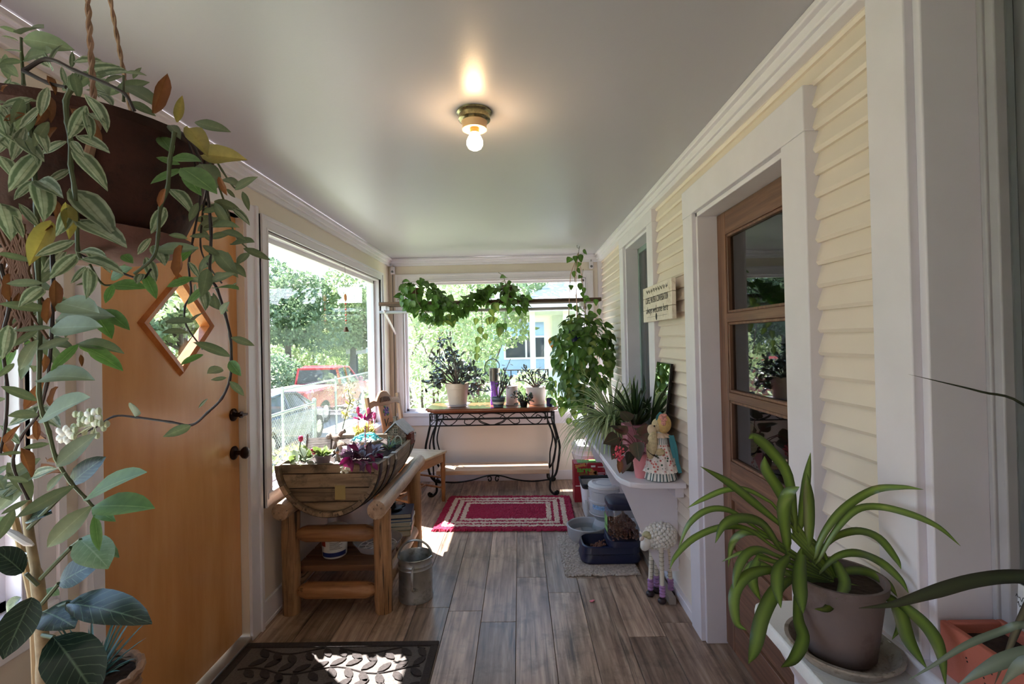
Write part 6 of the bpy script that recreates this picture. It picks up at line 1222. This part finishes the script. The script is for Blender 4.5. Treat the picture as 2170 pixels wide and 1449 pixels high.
for i in range(34):
    a = random.uniform(0, 2*PI); L = random.uniform(.09, .16); d = V((math.cos(a), math.sin(a), 0)); pts = [d*L*q*.8+V((0, 0, .02+L*(1.1*q-.7*q*q))) for q in (0, .3, .6, .85, 1)]
    obj('blade', MB().ribbon(pts, [.005, .006, .005, .003, .0004]), gg, t)
t = thing('bead_stick', 'thin wand of pink and white beads stuck upright in the barrel soil', 'ornament', (-.905, 2.80, GZ)); 
for i in range(15): obj('bead', MB().ball((0, 0, 0), .0052 if i % 3 else .007, 8, 6), M('bead_pink' if i % 2 else 'bead_white', (232, 150, 190) if i % 2 else (240, 230, 236), .2), t, loc=(0, 0, .012+.0105*i))
fig = [('fairy_figurine', 'tiny fairy figure with an orange tunic in the middle of the barrel', (745, 975), 2.72, (206, 140, 100)), ('gnome_figurine', 'tiny gnome figure in blue and ochre beside the cottage door', (833, 955), 3.02, (84, 120, 160)), ('bird_figurine', 'small grey stone figure near the turquoise pool in the barrel', (715, 968), 2.70, (150, 146, 140))]
for nm, lab, (x, y), Y, c_ in fig:
    p = at(x, y+6, Y); t = thing(nm, lab, 'figurine', (p.x, Y, GZ-.022)); obj('body', MB().lathe([(0, 0), (.018, 0), (.015, .02), (.010, .042), (.007, .048), (0, .05)], 14), M('figure_body', c_, .6), t); obj('head', MB().ball((0, 0, .06), (.0115, .0115, .0125), 10, 8), M('figure_skin', (214, 170, 140), .6), t)
    obj('arm', MB().tube([(-.01, 0, .04), (-.02, -.01, .028)], .0045, 6), M('figure_arm', c_, .6), t); obj('arm', MB().tube([(.01, 0, .04), (.02, -.01, .03)], .0045, 6), M('figure_arm', c_, .6), t); obj('cap', MB().lathe([(.0125, .064), (.008, .075), (0, .088)], 12), M('figure_cap', tuple(int(q*.8) for q in c_[::-1]), .7), t)
rk = random.Random(12); wpb = [M('pebble_'+k, c_, .6, var=.2, rnd=.15) for k, c_ in (('white', (226, 222, 214)), ('grey', (150, 146, 142)), ('tan', (186, 164, 142)))]
for i in range(46):
    x, y = rk.uniform(-1.20, -.86), rk.uniform(2.56, 3.05); r = rk.uniform(.009, .02)
    if abs(x+1.012) > .235: continue
    o = obj('pebble', MB().ball((0, 0, 0), (r, r*.8, r*.55), 8, 6), rk.choice(wpb), None, loc=(x, y, GZ-.018)); tag(o, 'rounded pebble lying on the barrel soil', 'pebble', 'pebbles on the barrel soil')
for x, y, r, lab in ((-1.125, 2.565, .038, 'dark rounded rock at the front left of the barrel'), (-1.205, 2.575, .032, 'pale rock in the near left corner of the barrel')):
    tag(obj('rock', MB().ball((0, 0, 0), (r*1.2, r*.8, r), 10, 7), M('rock', (118, 110, 106) if x > -1.15 else (190, 184, 178), .8, var=.3, scale=30, bmp=.6), None, loc=(x, y, GZ-.015)), lab, 'rock')
t = thing('toy_pool', 'little pool of turquoise glass chips near the front board of the barrel', 'ornament', (-1.0, 2.585, GZ-.025)); obj('pool', MB().ball((0, 0, 0), (.04, .018, .006), 14, 6), tq, t); obj('pool_rim', MB().tube([(.043*math.cos(a), .02*math.sin(a), .003) for a in np.linspace(0, 2*PI, 19)[:-1]], .005, 6, closed=True), wpb[0], t)
# wind bell hanging in the left window
t = thing('wind_bell', 'string of beads with a small brass bell hanging in the left window', 'chime', (XL+.02, 3.62, 2.0))
obj('string', MB().tube([(0, 0, 0), (0, 0, -.46)], .001, 5), ink, t); mb = MB()
for i in range(9): obj('bead', MB().ball((0, 0, 0), .008 if i % 2 else .006, 8, 6), M('bead_red' if i % 2 else 'bead_straw', (190, 70, 60) if i % 2 else (206, 170, 130), .3), t, loc=(0, 0, -.26-.021*i))
obj('sun_star', MB().ball((0, 0, -.235), (.006, .028, .028), 10, 8), M('amber_glass', (236, 150, 70), .2), t); obj('bell', MB().lathe([(0, -.455), (.01, -.457), (.015, -.475), (.022, -.492), (.020, -.493), (.012, -.476), (0, -.465)], 16), M('brass_bell', (96, 70, 50), .35, .8), t)
# ================================================================ OUTDOORS
grass = M('lawn', (128, 136, 104), .95, var=.3, scale=1.2, bmp=.6, bscale=30, dirt=(150, 146, 120))
def ground(name, m, x0, x1, y0, y1, f, n=40):
    xs, ys = np.linspace(x0, x1, n), np.linspace(y0, y1, n); mb = MB(); mb.v = [(x, y, f(x, y)) for y in ys for x in xs]; mb.f = [(j*n+i, j*n+i+1, (j+1)*n+i+1, (j+1)*n+i) for j in range(n-1) for i in range(n-1)]
    o = obj(name, mb, m); o['kind'] = 'structure'; return o
def gz(x, y): return -.62-.62*np.clip((-x-2.2)/3.2, 0, 1)-.05*np.clip((y-6)/10, 0, 1)
ground('lawn', grass, -60, 50, -25, 90, lambda x, y: float(gz(x, y)), 90)
asph = M('road_asphalt', (158, 156, 156), .9, var=.08, scale=2); conc = M('pavement_concrete', (196, 192, 186), .9, var=.06, scale=3)
def slab(name, x0, x1, y0, y1, z0, z1, m): o = obj(name, MB().box(x0, x1, y0, y1, z0, z1), m); o['kind'] = 'structure'; return o
slab('road', -11.5, -5.6, -20, 90, -1.5, -1.262, asph); slab('sidewalk', -4.9, -3.9, -20, 80, -1.5, -1.05, conc); slab('garden_wall', -2.75, -2.55, 6.2, 20, -1.3, -.45, M('old_concrete', (166, 160, 152), .9, var=.15, scale=3, bmp=.4)); slab('side_street', -40, -11.5, 27, 33, -1.5, -1.262, asph)
# foliage helper: many small leaf quads, one stuff mesh
def crown(parent, cs, n, s, m, rg, name='foliage'):
    pts = []; 
    for (c, r, wgt) in cs:
        k = int(n*wgt); d = rg.normal(size=(k, 3)); d /= np.linalg.norm(d, axis=1)[:, None]; q = rg.random(k)**.33; pts.append(np.array(c)+d*np.array(r)*(.45+.55*q)[:, None])
    p = np.concatenate(pts); k = len(p); a = rg.normal(size=(k, 3)); a /= np.linalg.norm(a, axis=1)[:, None]; b = np.cross(a, rg.normal(size=(k, 3))); b /= np.linalg.norm(b, axis=1)[:, None]
    sz = (s*rg.uniform(.6, 1.3, k))[:, None]; v = np.stack([p-a*sz, p+b*sz*.5, p+a*sz, p-b*sz*.5], 1).reshape(-1, 3)
    me = bpy.data.meshes.new(name); me.from_pydata([], [], []); me.vertices.add(4*k); me.vertices.foreach_set('co', v.astype(np.float32).ravel()); me.loops.add(4*k); me.loops.foreach_set('vertex_index', np.arange(4*k, dtype=np.int32)); me.polygons.add(k); me.polygons.foreach_set('loop_start', np.arange(0, 4*k, 4, dtype=np.int32)); me.polygons.foreach_set('loop_total', np.full(k, 4, dtype=np.int32)); me.update(calc_edges=True); me.validate(); me.materials.append(m)
    o = bpy.data.objects.new(name, me); C.objects.link(o); o.parent = parent; o['kind'] = 'stuff'; return o
def treem(name, c, tr=.35):
    m, n, b = base(name); nz = noise(n, coord(n), .9, 3); n2 = noise(n, coord(n), 7, 2); cc = lin(c); o_ = mixc(n, ramp(n, n2, [(.3, (0, 0, 0, 1)), (.7, (1, 1, 1, 1))]), tuple(x*.6 for x in cc[:3])+(1,), tuple(min(1, x*1.5) for x in cc[:3])+(1,)); n.links.new(o_, b.inputs['Base Color']); b.inputs['Roughness'].default_value = .6
    t_ = N(n, 'ShaderNodeBsdfTranslucent'); n.links.new(o_, t_.inputs[0]); x = N(n, 'ShaderNodeMixShader'); x.inputs[0].default_value = tr; n.links.new(b.outputs[0], x.inputs[1]); n.links.new(t_.outputs[0], x.inputs[2]); n.links.new(x.outputs[0], n.nodes['Material Output'].inputs[0]); return m
tm = [treem('foliage_mid', (140, 158, 112)), treem('foliage_light', (164, 178, 132)), treem('foliage_dark', (108, 128, 96))]
tb = M('tree_bark', (92, 80, 70), .9, var=.3, scale=6, bmp=.5)
def tree(lab, x, y, h, r, n, m, sd, s=.17, group=None):
    rg = np.random.default_rng(sd); z0 = float(gz(x, y)); t = thing('tree', lab, 'tree', (x, y, z0), group=group)
    br = [((rg.uniform(-r*.6, r*.6), rg.uniform(-r*.6, r*.6), h*rg.uniform(.42, .82)), (r*rg.uniform(.35, .55),)*2+(r*rg.uniform(.3, .5),), 1/9) for _ in range(9)]
    obj('trunk', MB().tube([(0, 0, 0), (.05, .03, h*.25), (.0, .1, h*.5), (.1, 0, h*.75)], [.03*h, .024*h, .016*h, .006*h], 9), tb, t)
    for c_, _, _ in br[:6]: obj('bough', MB().tube(spline([(0, .03, h*.3), (c_[0]*.5, c_[1]*.5, h*.42), c_], 3), [.011*h, .010*h, .009*h, .008*h, .006*h, .004*h, .003*h], 6), tb, t)
    crown(t, br, n, s, m, rg); return t
G = 'trees beyond the street'
for i, (lab, x, y, h, r, k, n) in enumerate([('tallest leafy tree across the street at the left of the left window', -15.5, 22, 8.6, 3.4, 1, 8000), ('dark dense tree across the street behind the red pickup', -14.5, 30, 8.2, 3.6, 2, 8000), ('mid green tree in the centre of the left window view', -11.8, 34, 8.6, 3.6, 0, 8000), ('broad tree at the right end of the left window view', -10.2, 40, 8.6, 4.2, 0, 7000), ('round tree low behind the parked sedan', -17.5, 19, 7.4, 3.2, 2, 7000), ('light green tree far left beyond the amber door', -13, 12.5, 8, 3.4, 1, 5000), ('big tree across the street by the near left window', -14, 4, 8.5, 3.6, 0, 4000)]):
    tree(lab, x, y, h, r, n, tm[k], 20+i)
for i, (lab, x, y, h, r, k) in enumerate([('shrub under the trees left of the red pickup', -12.6, 24, 2.4, 1.7, 2), ('shrub row behind the sedan roof', -13.2, 20, 2.6, 1.8, 2), ('bright bush right of the basketball hoop', -11.9, 38, 2.0, 1.6, 1)]):
    z0 = float(gz(x, y)); t = thing('shrub', lab, 'shrub', (x, y, z0)); rg = np.random.default_rng(60+i); crown(t, [((0, 0, h*.5), (r, r, h*.5), 1)], 2600, .13, tm[k], rg); obj('stem', MB().tube([(0, 0, 0), (.1, 0, h*.6)], [.06, .02], 7), tb, t)
for i, (x, y, h, r) in enumerate([(-19, 29, 5.2, 2.8), (-15.5, 36, 5.0, 3.0), (-21.5, 47, 5.4, 3.2), (-12.5, 52, 5.6, 3.4), (-20, 22, 5.0, 2.8)]):
    t = thing('hedge_shrub', ['wide hedge behind the tallest street tree', 'wide hedge behind the dark street tree', 'wide hedge left of the low pale blue house', 'farthest hedge at the end of the street', 'wide hedge left of the tallest street tree'][i], 'hedge', (x, y, -1.3)); rg = np.random.default_rng(160+i); crown(t, [((0, 0, h*.5), (r, r, h*.5), 1)], 3200, .2, tm[i % 3], rg); obj('stem', MB().tube([(0, 0, 0), (.1, 0, h*.6)], [.1, .03], 7), tb, t)
# garden growth between window and fence
for i, (lab, x, y, r, h, k, n) in enumerate([('wild garden plants by the near fence post', -2.3, 5.0, .75, 1.0, 1, 3000), ('low weedy growth below the left window', -1.95, 3.6, .55, .7, 1, 2200), ('bleached flowering weeds further along the fence', -1.95, 6.1, .5, .75, 1, 1500)]):
    t = thing('garden_plant', lab, 'plant', (x, y, -.64)); rg = np.random.default_rng(80+i); crown(t, [((0, 0, h*.5), (r, r*1.6, h*.5), 1)], n, .035, treem('garden_leaf', (150, 160, 110)), rg); mb = MB()
    for q in range(14): a = rg.uniform(-r*.7, r*.7); b_ = rg.uniform(-r, r); mb.tube([(a*.6, b_*.7, 0), (a, b_, h*rg.uniform(.7, 1.15))], .006, 5)
    obj('stem', mb, stem_g, t, kind='stuff')
# chain-link fences
zinc = M('zinc', (168, 172, 176), .4, .8, var=.1)
def fence(lab, x, ys, zt, hgt, dense=.06):
    t = thing('chain_link_fence', lab, 'fence', (x, ys[0], zt-hgt)); y0, y1 = 0, ys[-1]-ys[0]
    for y in ys: obj('post', MB().tube([(0, y-ys[0], -.3), (0, y-ys[0], hgt+.03)], .03, 10).ball((0, y-ys[0], hgt+.04), .035, 10, 6), zinc, t)
    obj('top_rail', MB().tube([(0, y0, hgt), (0, y1, hgt)], .02, 8), zinc, t); mb = MB(); k = int((y1-y0)/dense)
    for s_ in (-1, 1):
        for i in range(-int(hgt/dense), k+1 if s_ > 0 else k+int(hgt/dense)+1):
            ya = y0+i*dense; za, zb = 0.0, hgt; yb = ya+s_*hgt
            if s_ < 0: pass
            a, b_ = (ya, za), (yb, zb)
            def clipy(a, b_):
                if max(a[0], b_[0]) <= y0 or min(a[0], b_[0]) >= y1: return None
                out = []
                for (u, v_), (u2, v2) in ((a, b_), (b_, a)):
                    if u < y0: q = (y0-u)/(u2-u); v_ += (v2-v_)*q; u = y0
                    if u > y1: q = (y1-u)/(u2-u); v_ += (v2-v_)*q; u = y1
                    out.append((u, v_))
                return out
            c_ = clipy(a, b_)
            if c_: mb.tube([(0, *c_[0]), (0, *c_[1])], .0022, 3, cap=False)
    obj('wire_mesh', mb, zinc, t, kind='stuff'); return t
fence('near chain-link fence panel ending at a capped post outside the left window', -3.0, [3.6, 5.4, 7.0], .57, 1.25)
fence('longer chain-link fence along the pavement in front of the parked vehicles', -4.75, [9.6, 12.4, 15.2, 18.2], .52, 1.6, .075)
# vehicles
def wheel(t, x, y, r=.33):
    w_ = obj('wheel', MB().tube([(x-.1, y, r), (x+.1, y, r)], r, 20), M('tyre', (34, 34, 36), .8), t); obj('hub', MB().tube([(x-.105, y, r), (x+.105, y, r)], r*.58, 14), M('alloy', (160, 160, 164), .35, .8), w_)
def loft(secs, n_=None):
    vs = []; fs = []; k = len(secs[0])
    for s_ in secs: vs += s_
    for i in range(len(secs)-1): fs += [(i*k+j, i*k+(j+1) % k, (i+1)*k+(j+1) % k, (i+1)*k+j) for j in range(k)]
    return MB().add(vs, fs+[tuple(range(k-1, -1, -1)), tuple((len(secs)-1)*k+j for j in range(k))])
def sec(y, hw, zb, zm, ht): return [(-hw*.94, y, zb), (hw*.94, y, zb), (hw, y, zm), (hw*.97, y, ht-.06), (hw*.85, y, ht), (-hw*.85, y, ht), (-hw*.97, y, ht-.06), (-hw, y, zm)]
cg = float(gz(-7, 12))+.0; car_p = M('car_paint', (86, 92, 104), .25, .5, var=.05); gls = M('car_glass', (52, 60, 70), .08, var=.1)
t = thing('parked_car', 'dark grey sedan parked at the kerb left of the red pickup', 'car', (-6.75, 12.6, -1.262))
obj('body', loft([sec(-2.2, .78, .35, .6, .88), sec(-2.05, .86, .26, .6, .95), sec(-1.2, .9, .24, .6, .97), sec(0, .91, .22, .6, .95), sec(1.1, .9, .22, .6, .92), sec(1.9, .84, .24, .55, .82), sec(2.2, .7, .34, .5, .7)]), car_p, t)
cab = lambda y, hw0, hw1, z: [(-hw0, y, .92), (hw0, y, .92), (hw1, y, z), (-hw1, y, z)]
obj('cabin', loft([cab(-1.85, .72, .70, .95), cab(-1.1, .82, .62, 1.36), cab(-.2, .84, .64, 1.44), cab(.5, .84, .62, 1.38), cab(1.35, .76, .70, .95)]), gls, t); obj('roof', loft([[(-.6, -1.1, 1.35), (.6, -1.1, 1.35), (.56, -1.1, 1.39), (-.56, -1.1, 1.39)], [(-.64, -.2, 1.42), (.64, -.2, 1.42), (.6, -.2, 1.475), (-.6, -.2, 1.475)], [(-.61, .5, 1.37), (.61, .5, 1.37), (.57, .5, 1.41), (-.57, .5, 1.41)]]), M('roof_paint', (150, 156, 164), .3, .3, var=.03), t)
for s_ in (-1, 1):
    obj('window_pillar', MB().tube([(s_*.83, -.25, .94), (s_*.65, -.25, 1.42)], .04, 6).tube([(s_*.76, -1.75, .95), (s_*.64, -1.1, 1.38), (s_*.66, -.2, 1.45), (s_*.64, .5, 1.39), (s_*.8, 1.3, .95)], .03, 6), car_p, t); obj('side_mirror', MB().ball((s_*1.0, .62, 1.0), (.1, .06, .07), 10, 7), car_p, t)
    obj('tail_lamp', MB().ball((s_*.72, -2.12, .78), (.16, .1, .08), 10, 7), M('tail_red', (190, 40, 44), .2), t)
    for y in (-1.35, 1.35): wheel(t, s_*.8, y)
t = thing('pickup_truck', 'red pickup truck parked along the street behind the chain-link fence', 'truck', (-7.55, 18.3, -1.262), rz=-.06); red_p = M('truck_red', (150, 46, 54), .25, .2, var=.05)
obj('bed', loft([sec(-2.9, .92, .55, .8, 1.18), sec(-2.2, .96, .45, .8, 1.2), sec(-.35, .97, .45, .8, 1.2)]), red_p, t); obj('bed_liner', MB().box(-.8, .8, -2.8, -.45, 1.17, 1.205), M('white_cover', (206, 190, 192), .5), t, label='pale bed cover'); obj('tailgate', MB().box(-.82, .82, -2.94, -2.9, .72, 1.16), M('tailgate_red', (150, 38, 46), .3), t, bevel=.01)
obj('cab_body', loft([sec(-.33, .97, .42, .8, 1.22), sec(1.2, .97, .4, .8, 1.2), sec(2.3, .94, .42, .8, 1.1), sec(2.75, .86, .5, .8, .98)]), red_p, t); cb2 = lambda y, h0, h1, z: [(-h0, y, 1.2), (h0, y, 1.2), (h1, y, z), (-h1, y, z)]
obj('cab_glass', loft([cb2(-.3, .84, .7, 1.76), cb2(.0, .86, .72, 1.84), cb2(.8, .86, .7, 1.80), cb2(1.5, .84, .8, 1.24)]), gls, t); obj('cab_roof', loft([[(-.74, -.33, 1.74), (.74, -.33, 1.74), (.66, -.33, 1.81), (-.66, -.33, 1.81)], [(-.76, .1, 1.80), (.76, .1, 1.80), (.7, .1, 1.89), (-.7, .1, 1.89)], [(-.72, .85, 1.76), (.72, .85, 1.76), (.66, .85, 1.83), (-.66, .85, 1.83)]]), red_p, t)
for s_ in (-1, 1):
    obj('cab_pillar', MB().tube([(s_*.86, -.28, 1.2), (s_*.74, -.28, 1.8)], .05, 6).tube([(s_*.88, .4, 1.2), (s_*.74, .4, 1.82)], .035, 6).tube([(s_*.86, 1.45, 1.22), (s_*.72, .85, 1.79)], .04, 6), red_p, t); obj('side_mirror', MB().ball((s_*1.1, 1.1, 1.3), (.1, .05, .1), 8, 6), red_p, t)
    obj('tail_lamp', MB().box(s_*.9-.06, s_*.9+.06, -2.95, -2.85, .82, 1.12), M('tail_red_2', (200, 30, 40), .25), t)
    for y in (-1.7, 1.75): wheel(t, s_*.86, y, .39)
obj('bumper', MB().box(-.85, .85, -3.05, -2.9, .5, .66), chrome, t, bevel=.02)
t = thing('basketball_hoop', 'basketball hoop on a dark pole beyond the red pickup', 'hoop', (-12.0, 35.5, -1.3)); obj('pole', MB().tube([(0, 0, 0), (0, 0, 3.0)], .09, 8), black_iron, t); obj('backboard', MB().box(-.75, .75, -.12, -.06, 2.0, 3.1), M('backboard', (226, 226, 228), .5), t); obj('rim', MB().tube([(.24*math.cos(a), -.4+.24*math.sin(a), 2.35) for a in np.linspace(0, 2*PI, 17)[:-1]], .025, 6, closed=True), M('rim_orange', (210, 90, 50), .5), t)
mb = MB()
for i in range(10): a = i*PI/5; mb.tube([(.24*math.cos(a), -.4+.24*math.sin(a), 2.35), (.14*math.cos(a+.3), -.4+.14*math.sin(a+.3), 1.95)], .014, 4)
obj('net', mb, white_trim, t, kind='stuff')
t = thing('far_house', 'low pale blue house beyond the street seen past the pickup roof', 'house', (-16.5, 46, -1.3)); obj('wall', MB().box(-2, 2, -3, 3, 0, 2.4), M('house_blue', (170, 192, 206), .8), t); obj('roof', MB().prism([(-2.4, 0, 2.3), (2.4, 0, 2.3), (0, 0, 3.5)], (0, -3.4, 0), (0, 3.4, 0)), M('roof_slate', (120, 120, 126), .8), t); obj('window', MB().box(-1.2, 1.2, -3.05, -2.98, 1, 2.1), gls, t)
# ---- behind the back window: shrubs, the neighbour's porch, the blue house
for i, (lab, x, y, r, h, k, n) in enumerate([('tall shrub filling the left side of the back window', -1.55, 8.2, 1.05, 3.0, 1, 9000), ('shrub in the middle of the back window', -.95, 10.6, .8, 2.6, 0, 6000), ('tree top above the shelf in the back window', -1.4, 17, 2.6, 6.6, 0, 6000), ('low leafy bush behind the jade pots', .25, 7.6, .62, 1.45, 1, 4200), ('bright yellow green bush by the neighbour porch', 1.55, 11.5, .55, 1.6, 1, 3000), ('dark evergreen behind the neighbour roof', 2.6, 38, 3.4, 11, 2, 5000)]):
    t = thing('shrub', lab, 'shrub', (x, y, -.64)); rg = np.random.default_rng(100+i); base_ = 0 if h < 4 else h*.3
    crown(t, [((rg.uniform(-r*.3, r*.3), rg.uniform(-r*.3, r*.3), base_+(h-base_)*(q+.5)/4), (r*(1-.14*q), r*(1-.14*q), (h-base_)/4*.9), .25) for q in range(4)], n, .045 if y < 12 else .12, tm[k], rg); mb = MB()
    for q in range(5): mb.tube(spline([(rg.uniform(-.1, .1), rg.uniform(-.1, .1), 0), (rg.uniform(-r*.4, r*.4), rg.uniform(-r*.4, r*.4), h*.5), (rg.uniform(-r*.6, r*.6), rg.uniform(-r*.6, r*.6), h*.9)], 3), [.03, .028, .025, .02, .015, .01, .006], 6)
    obj('stem', mb, tb, t, kind='stuff')
nw = M('neighbour_white', (214, 218, 210), .7, var=.04); shg = M('shingle', (186, 188, 192), .85, var=.12, scale=5)
t = thing('neighbour_house', 'white neighbouring house with hipped shingle roof and a porch post', 'house', (1.75, 15.2, -.65))
obj('wall', MB().box(-.55, 6, 2.2, 8, 0, 3.0), nw, t); obj('soffit', MB().box(-1.55, 6, -1.0, 8.5, 2.95, 3.08), nw, t)
hip0, hip1, zt, zb = [(-1.75, -1.2), (6, -1.2)], [(.35, 2.4), (6, 2.4)], 4.75, 3.08
def rp(u, q): a = V((*hip0[0], zb))*(1-q)+V((*hip1[0], zt))*q; b_ = V((*hip0[1], zb))*(1-q)+V((*hip1[1], zt))*q; return a+(b_-a)*u
for k in range(11):
    q0, q1 = k/11, (k+1)/11; n_ = 12; rg = random.Random(k)
    for i in range(n_):
        u0, u1 = (i+(k % 2)*.5)/n_, (i+.97+(k % 2)*.5)/n_; u1 = min(u1, 1)
        if u0 < .96: obj('shingle', MB().prism([rp(u0, q0)+V((0, -.02, .0)), rp(u1, q0)+V((0, -.02, .0)), rp(u1, q1+.03), rp(u0, q1+.03)], (0, 0, .0), (0, 0, .04)), shg, t)
L0 = [V((-1.75, -1.2, zb)), V((-1.75, 8, zb)), V((.35, 2.4, zt)), V((.35, 5, zt))]; obj('roof_side', MB().add([L0[0], L0[2], L0[3], L0[1]], [(0, 1, 2, 3)]).add([V((6, -1.2, zb)), V((6, 2.4, zt)), L0[2], L0[0]], [(0, 1, 2, 3)]), shg, t)
obj('fascia', MB().box(-1.78, 6, -1.25, -1.2, 2.9, 3.1).box(-1.8, -1.75, -1.25, 8, 2.9, 3.1), white_trim, t)
for x in (-1.35, -.35): obj('porch_post', MB().box(x-.08, x+.08, -.85, -.69, 0, 2.95), nw, t)
obj('porch_floor', MB().box(-1.6, 6, -1.0, 2.2, 0, .5), M('porch_grey', (176, 178, 180), .8), t); obj('porch_wall', MB().box(-1.5, 6, -.95, -.8, .5, 1.15), M('porch_parapet', (190, 194, 196), .8), t)
t = thing('patio_bench', 'dark iron bench with upright bars on the neighbour terrace', 'bench', (.12, 11.6, -.64)); mb = MB()
for x in np.linspace(-.5, .5, 7): obj('bar', MB().tube([(x, 0, .95), (x, 0, 1.35)], .012, 6), black_iron, t)
obj('bench_frame', MB().tube([(-.55, 0, 0), (-.55, 0, 1.35), (.55, 0, 1.35), (.55, 0, 0)], .025, 8).tube([(-.55, 0, .95), (.55, 0, .95)], .03, 8).tube([(-.55, -.4, 0), (-.55, -.4, .9), (.55, -.4, .9), (.55, -.4, 0)], .022, 8), black_iron, t); obj('bench_seat', MB().box(-.52, .52, -.42, 0, .86, .92), black_iron, t)
slab('terrace_wall', .05, 2.2, 8.6, 8.9, -.7, .28, M('terrace_grey', (178, 178, 180), .85, var=.08)); slab('terrace_step', .6, 2.2, 10.2, 10.5, -.7, .48, M('terrace_grey_2', (186, 186, 188), .85, var=.08))
t = thing('patterned_panel', 'pale blue patterned cushion propped on the terrace wall', 'cushion', (1.02, 8.45, .0)); m, n, b = base('leaf_print'); v = coord(n); vo = N(n, 'ShaderNodeTexVoronoi'); vo.inputs['Scale'].default_value = 11; n.links.new(v, vo.inputs['Vector']); n.links.new(ramp(n, vo.outputs[0], [(.22, lin((86, 122, 140))), (.34, lin((214, 226, 230)))]), b.inputs['Base Color']); obj('panel', MB().box(-.2, .2, -.05, .05, 0, .6, Matrix.Rotation(.22, 3, 'Y')), m, t, bevel=.03)
t = thing('folded_chair', 'dark folded garden chair leaning beside the neighbour porch', 'chair', (1.05, 10.0, -.3)); obj('frame', MB().tube([(-.12, 0, 0), (.06, 0, 1.2)], .035, 6).tube([(.12, 0, 0), (.10, 0, 1.25)], .03, 6).tube([(-.02, 0, .65), (.10, 0, .65)], .03, 6), black_iron, t); obj('seat', MB().box(-.06, .1, -.03, .03, .5, 1.0, Matrix.Rotation(.14, 3, 'Y')), M('canvas_dark', (62, 74, 84), .8), t)
t = thing('blue_house', 'blue house with a dark window far beyond the neighbour terrace', 'house', (.9, 25, -.65)); obj('wall', MB().box(-3.2, 3.2, 0, 5, 0, 3.1), M('house_blue_2', (156, 182, 216), .8, var=.04), t); obj('roof', MB().prism([(-3.6, 0, 3.0), (3.6, 0, 3.0), (0, 0, 4.2)], (0, -.4, 0), (0, 5.4, 0)), M('roof_slate_2', (120, 120, 126), .8), t)
obj('window_frame', MB().box(-1.7, .6, -.06, 0, 1.1, 2.3), white_trim, t); obj('window_pane', MB().box(-1.6, -.6, -.09, -.05, 1.2, 2.2), gls, t); obj('window_pane', MB().box(-.5, .5, -.09, -.05, 1.2, 2.2), gls, t)
tag(obj('blue_crate', MB().box(-.22, .22, -.2, .2, 0, .2).box(-.24, .24, -.22, .22, .17, .21), M('crate_blue', (52, 130, 206), .5), None, bevel=.01, loc=(-1.55, 7.0, -.14)), 'bright blue plastic crate on the garden wall behind the jade plant', 'crate')
slab('back_garden_wall', -2.4, -.6, 6.85, 7.15, -.7, -.14, M('garden_stone', (190, 182, 180), .9, var=.15, scale=4, bmp=.4))
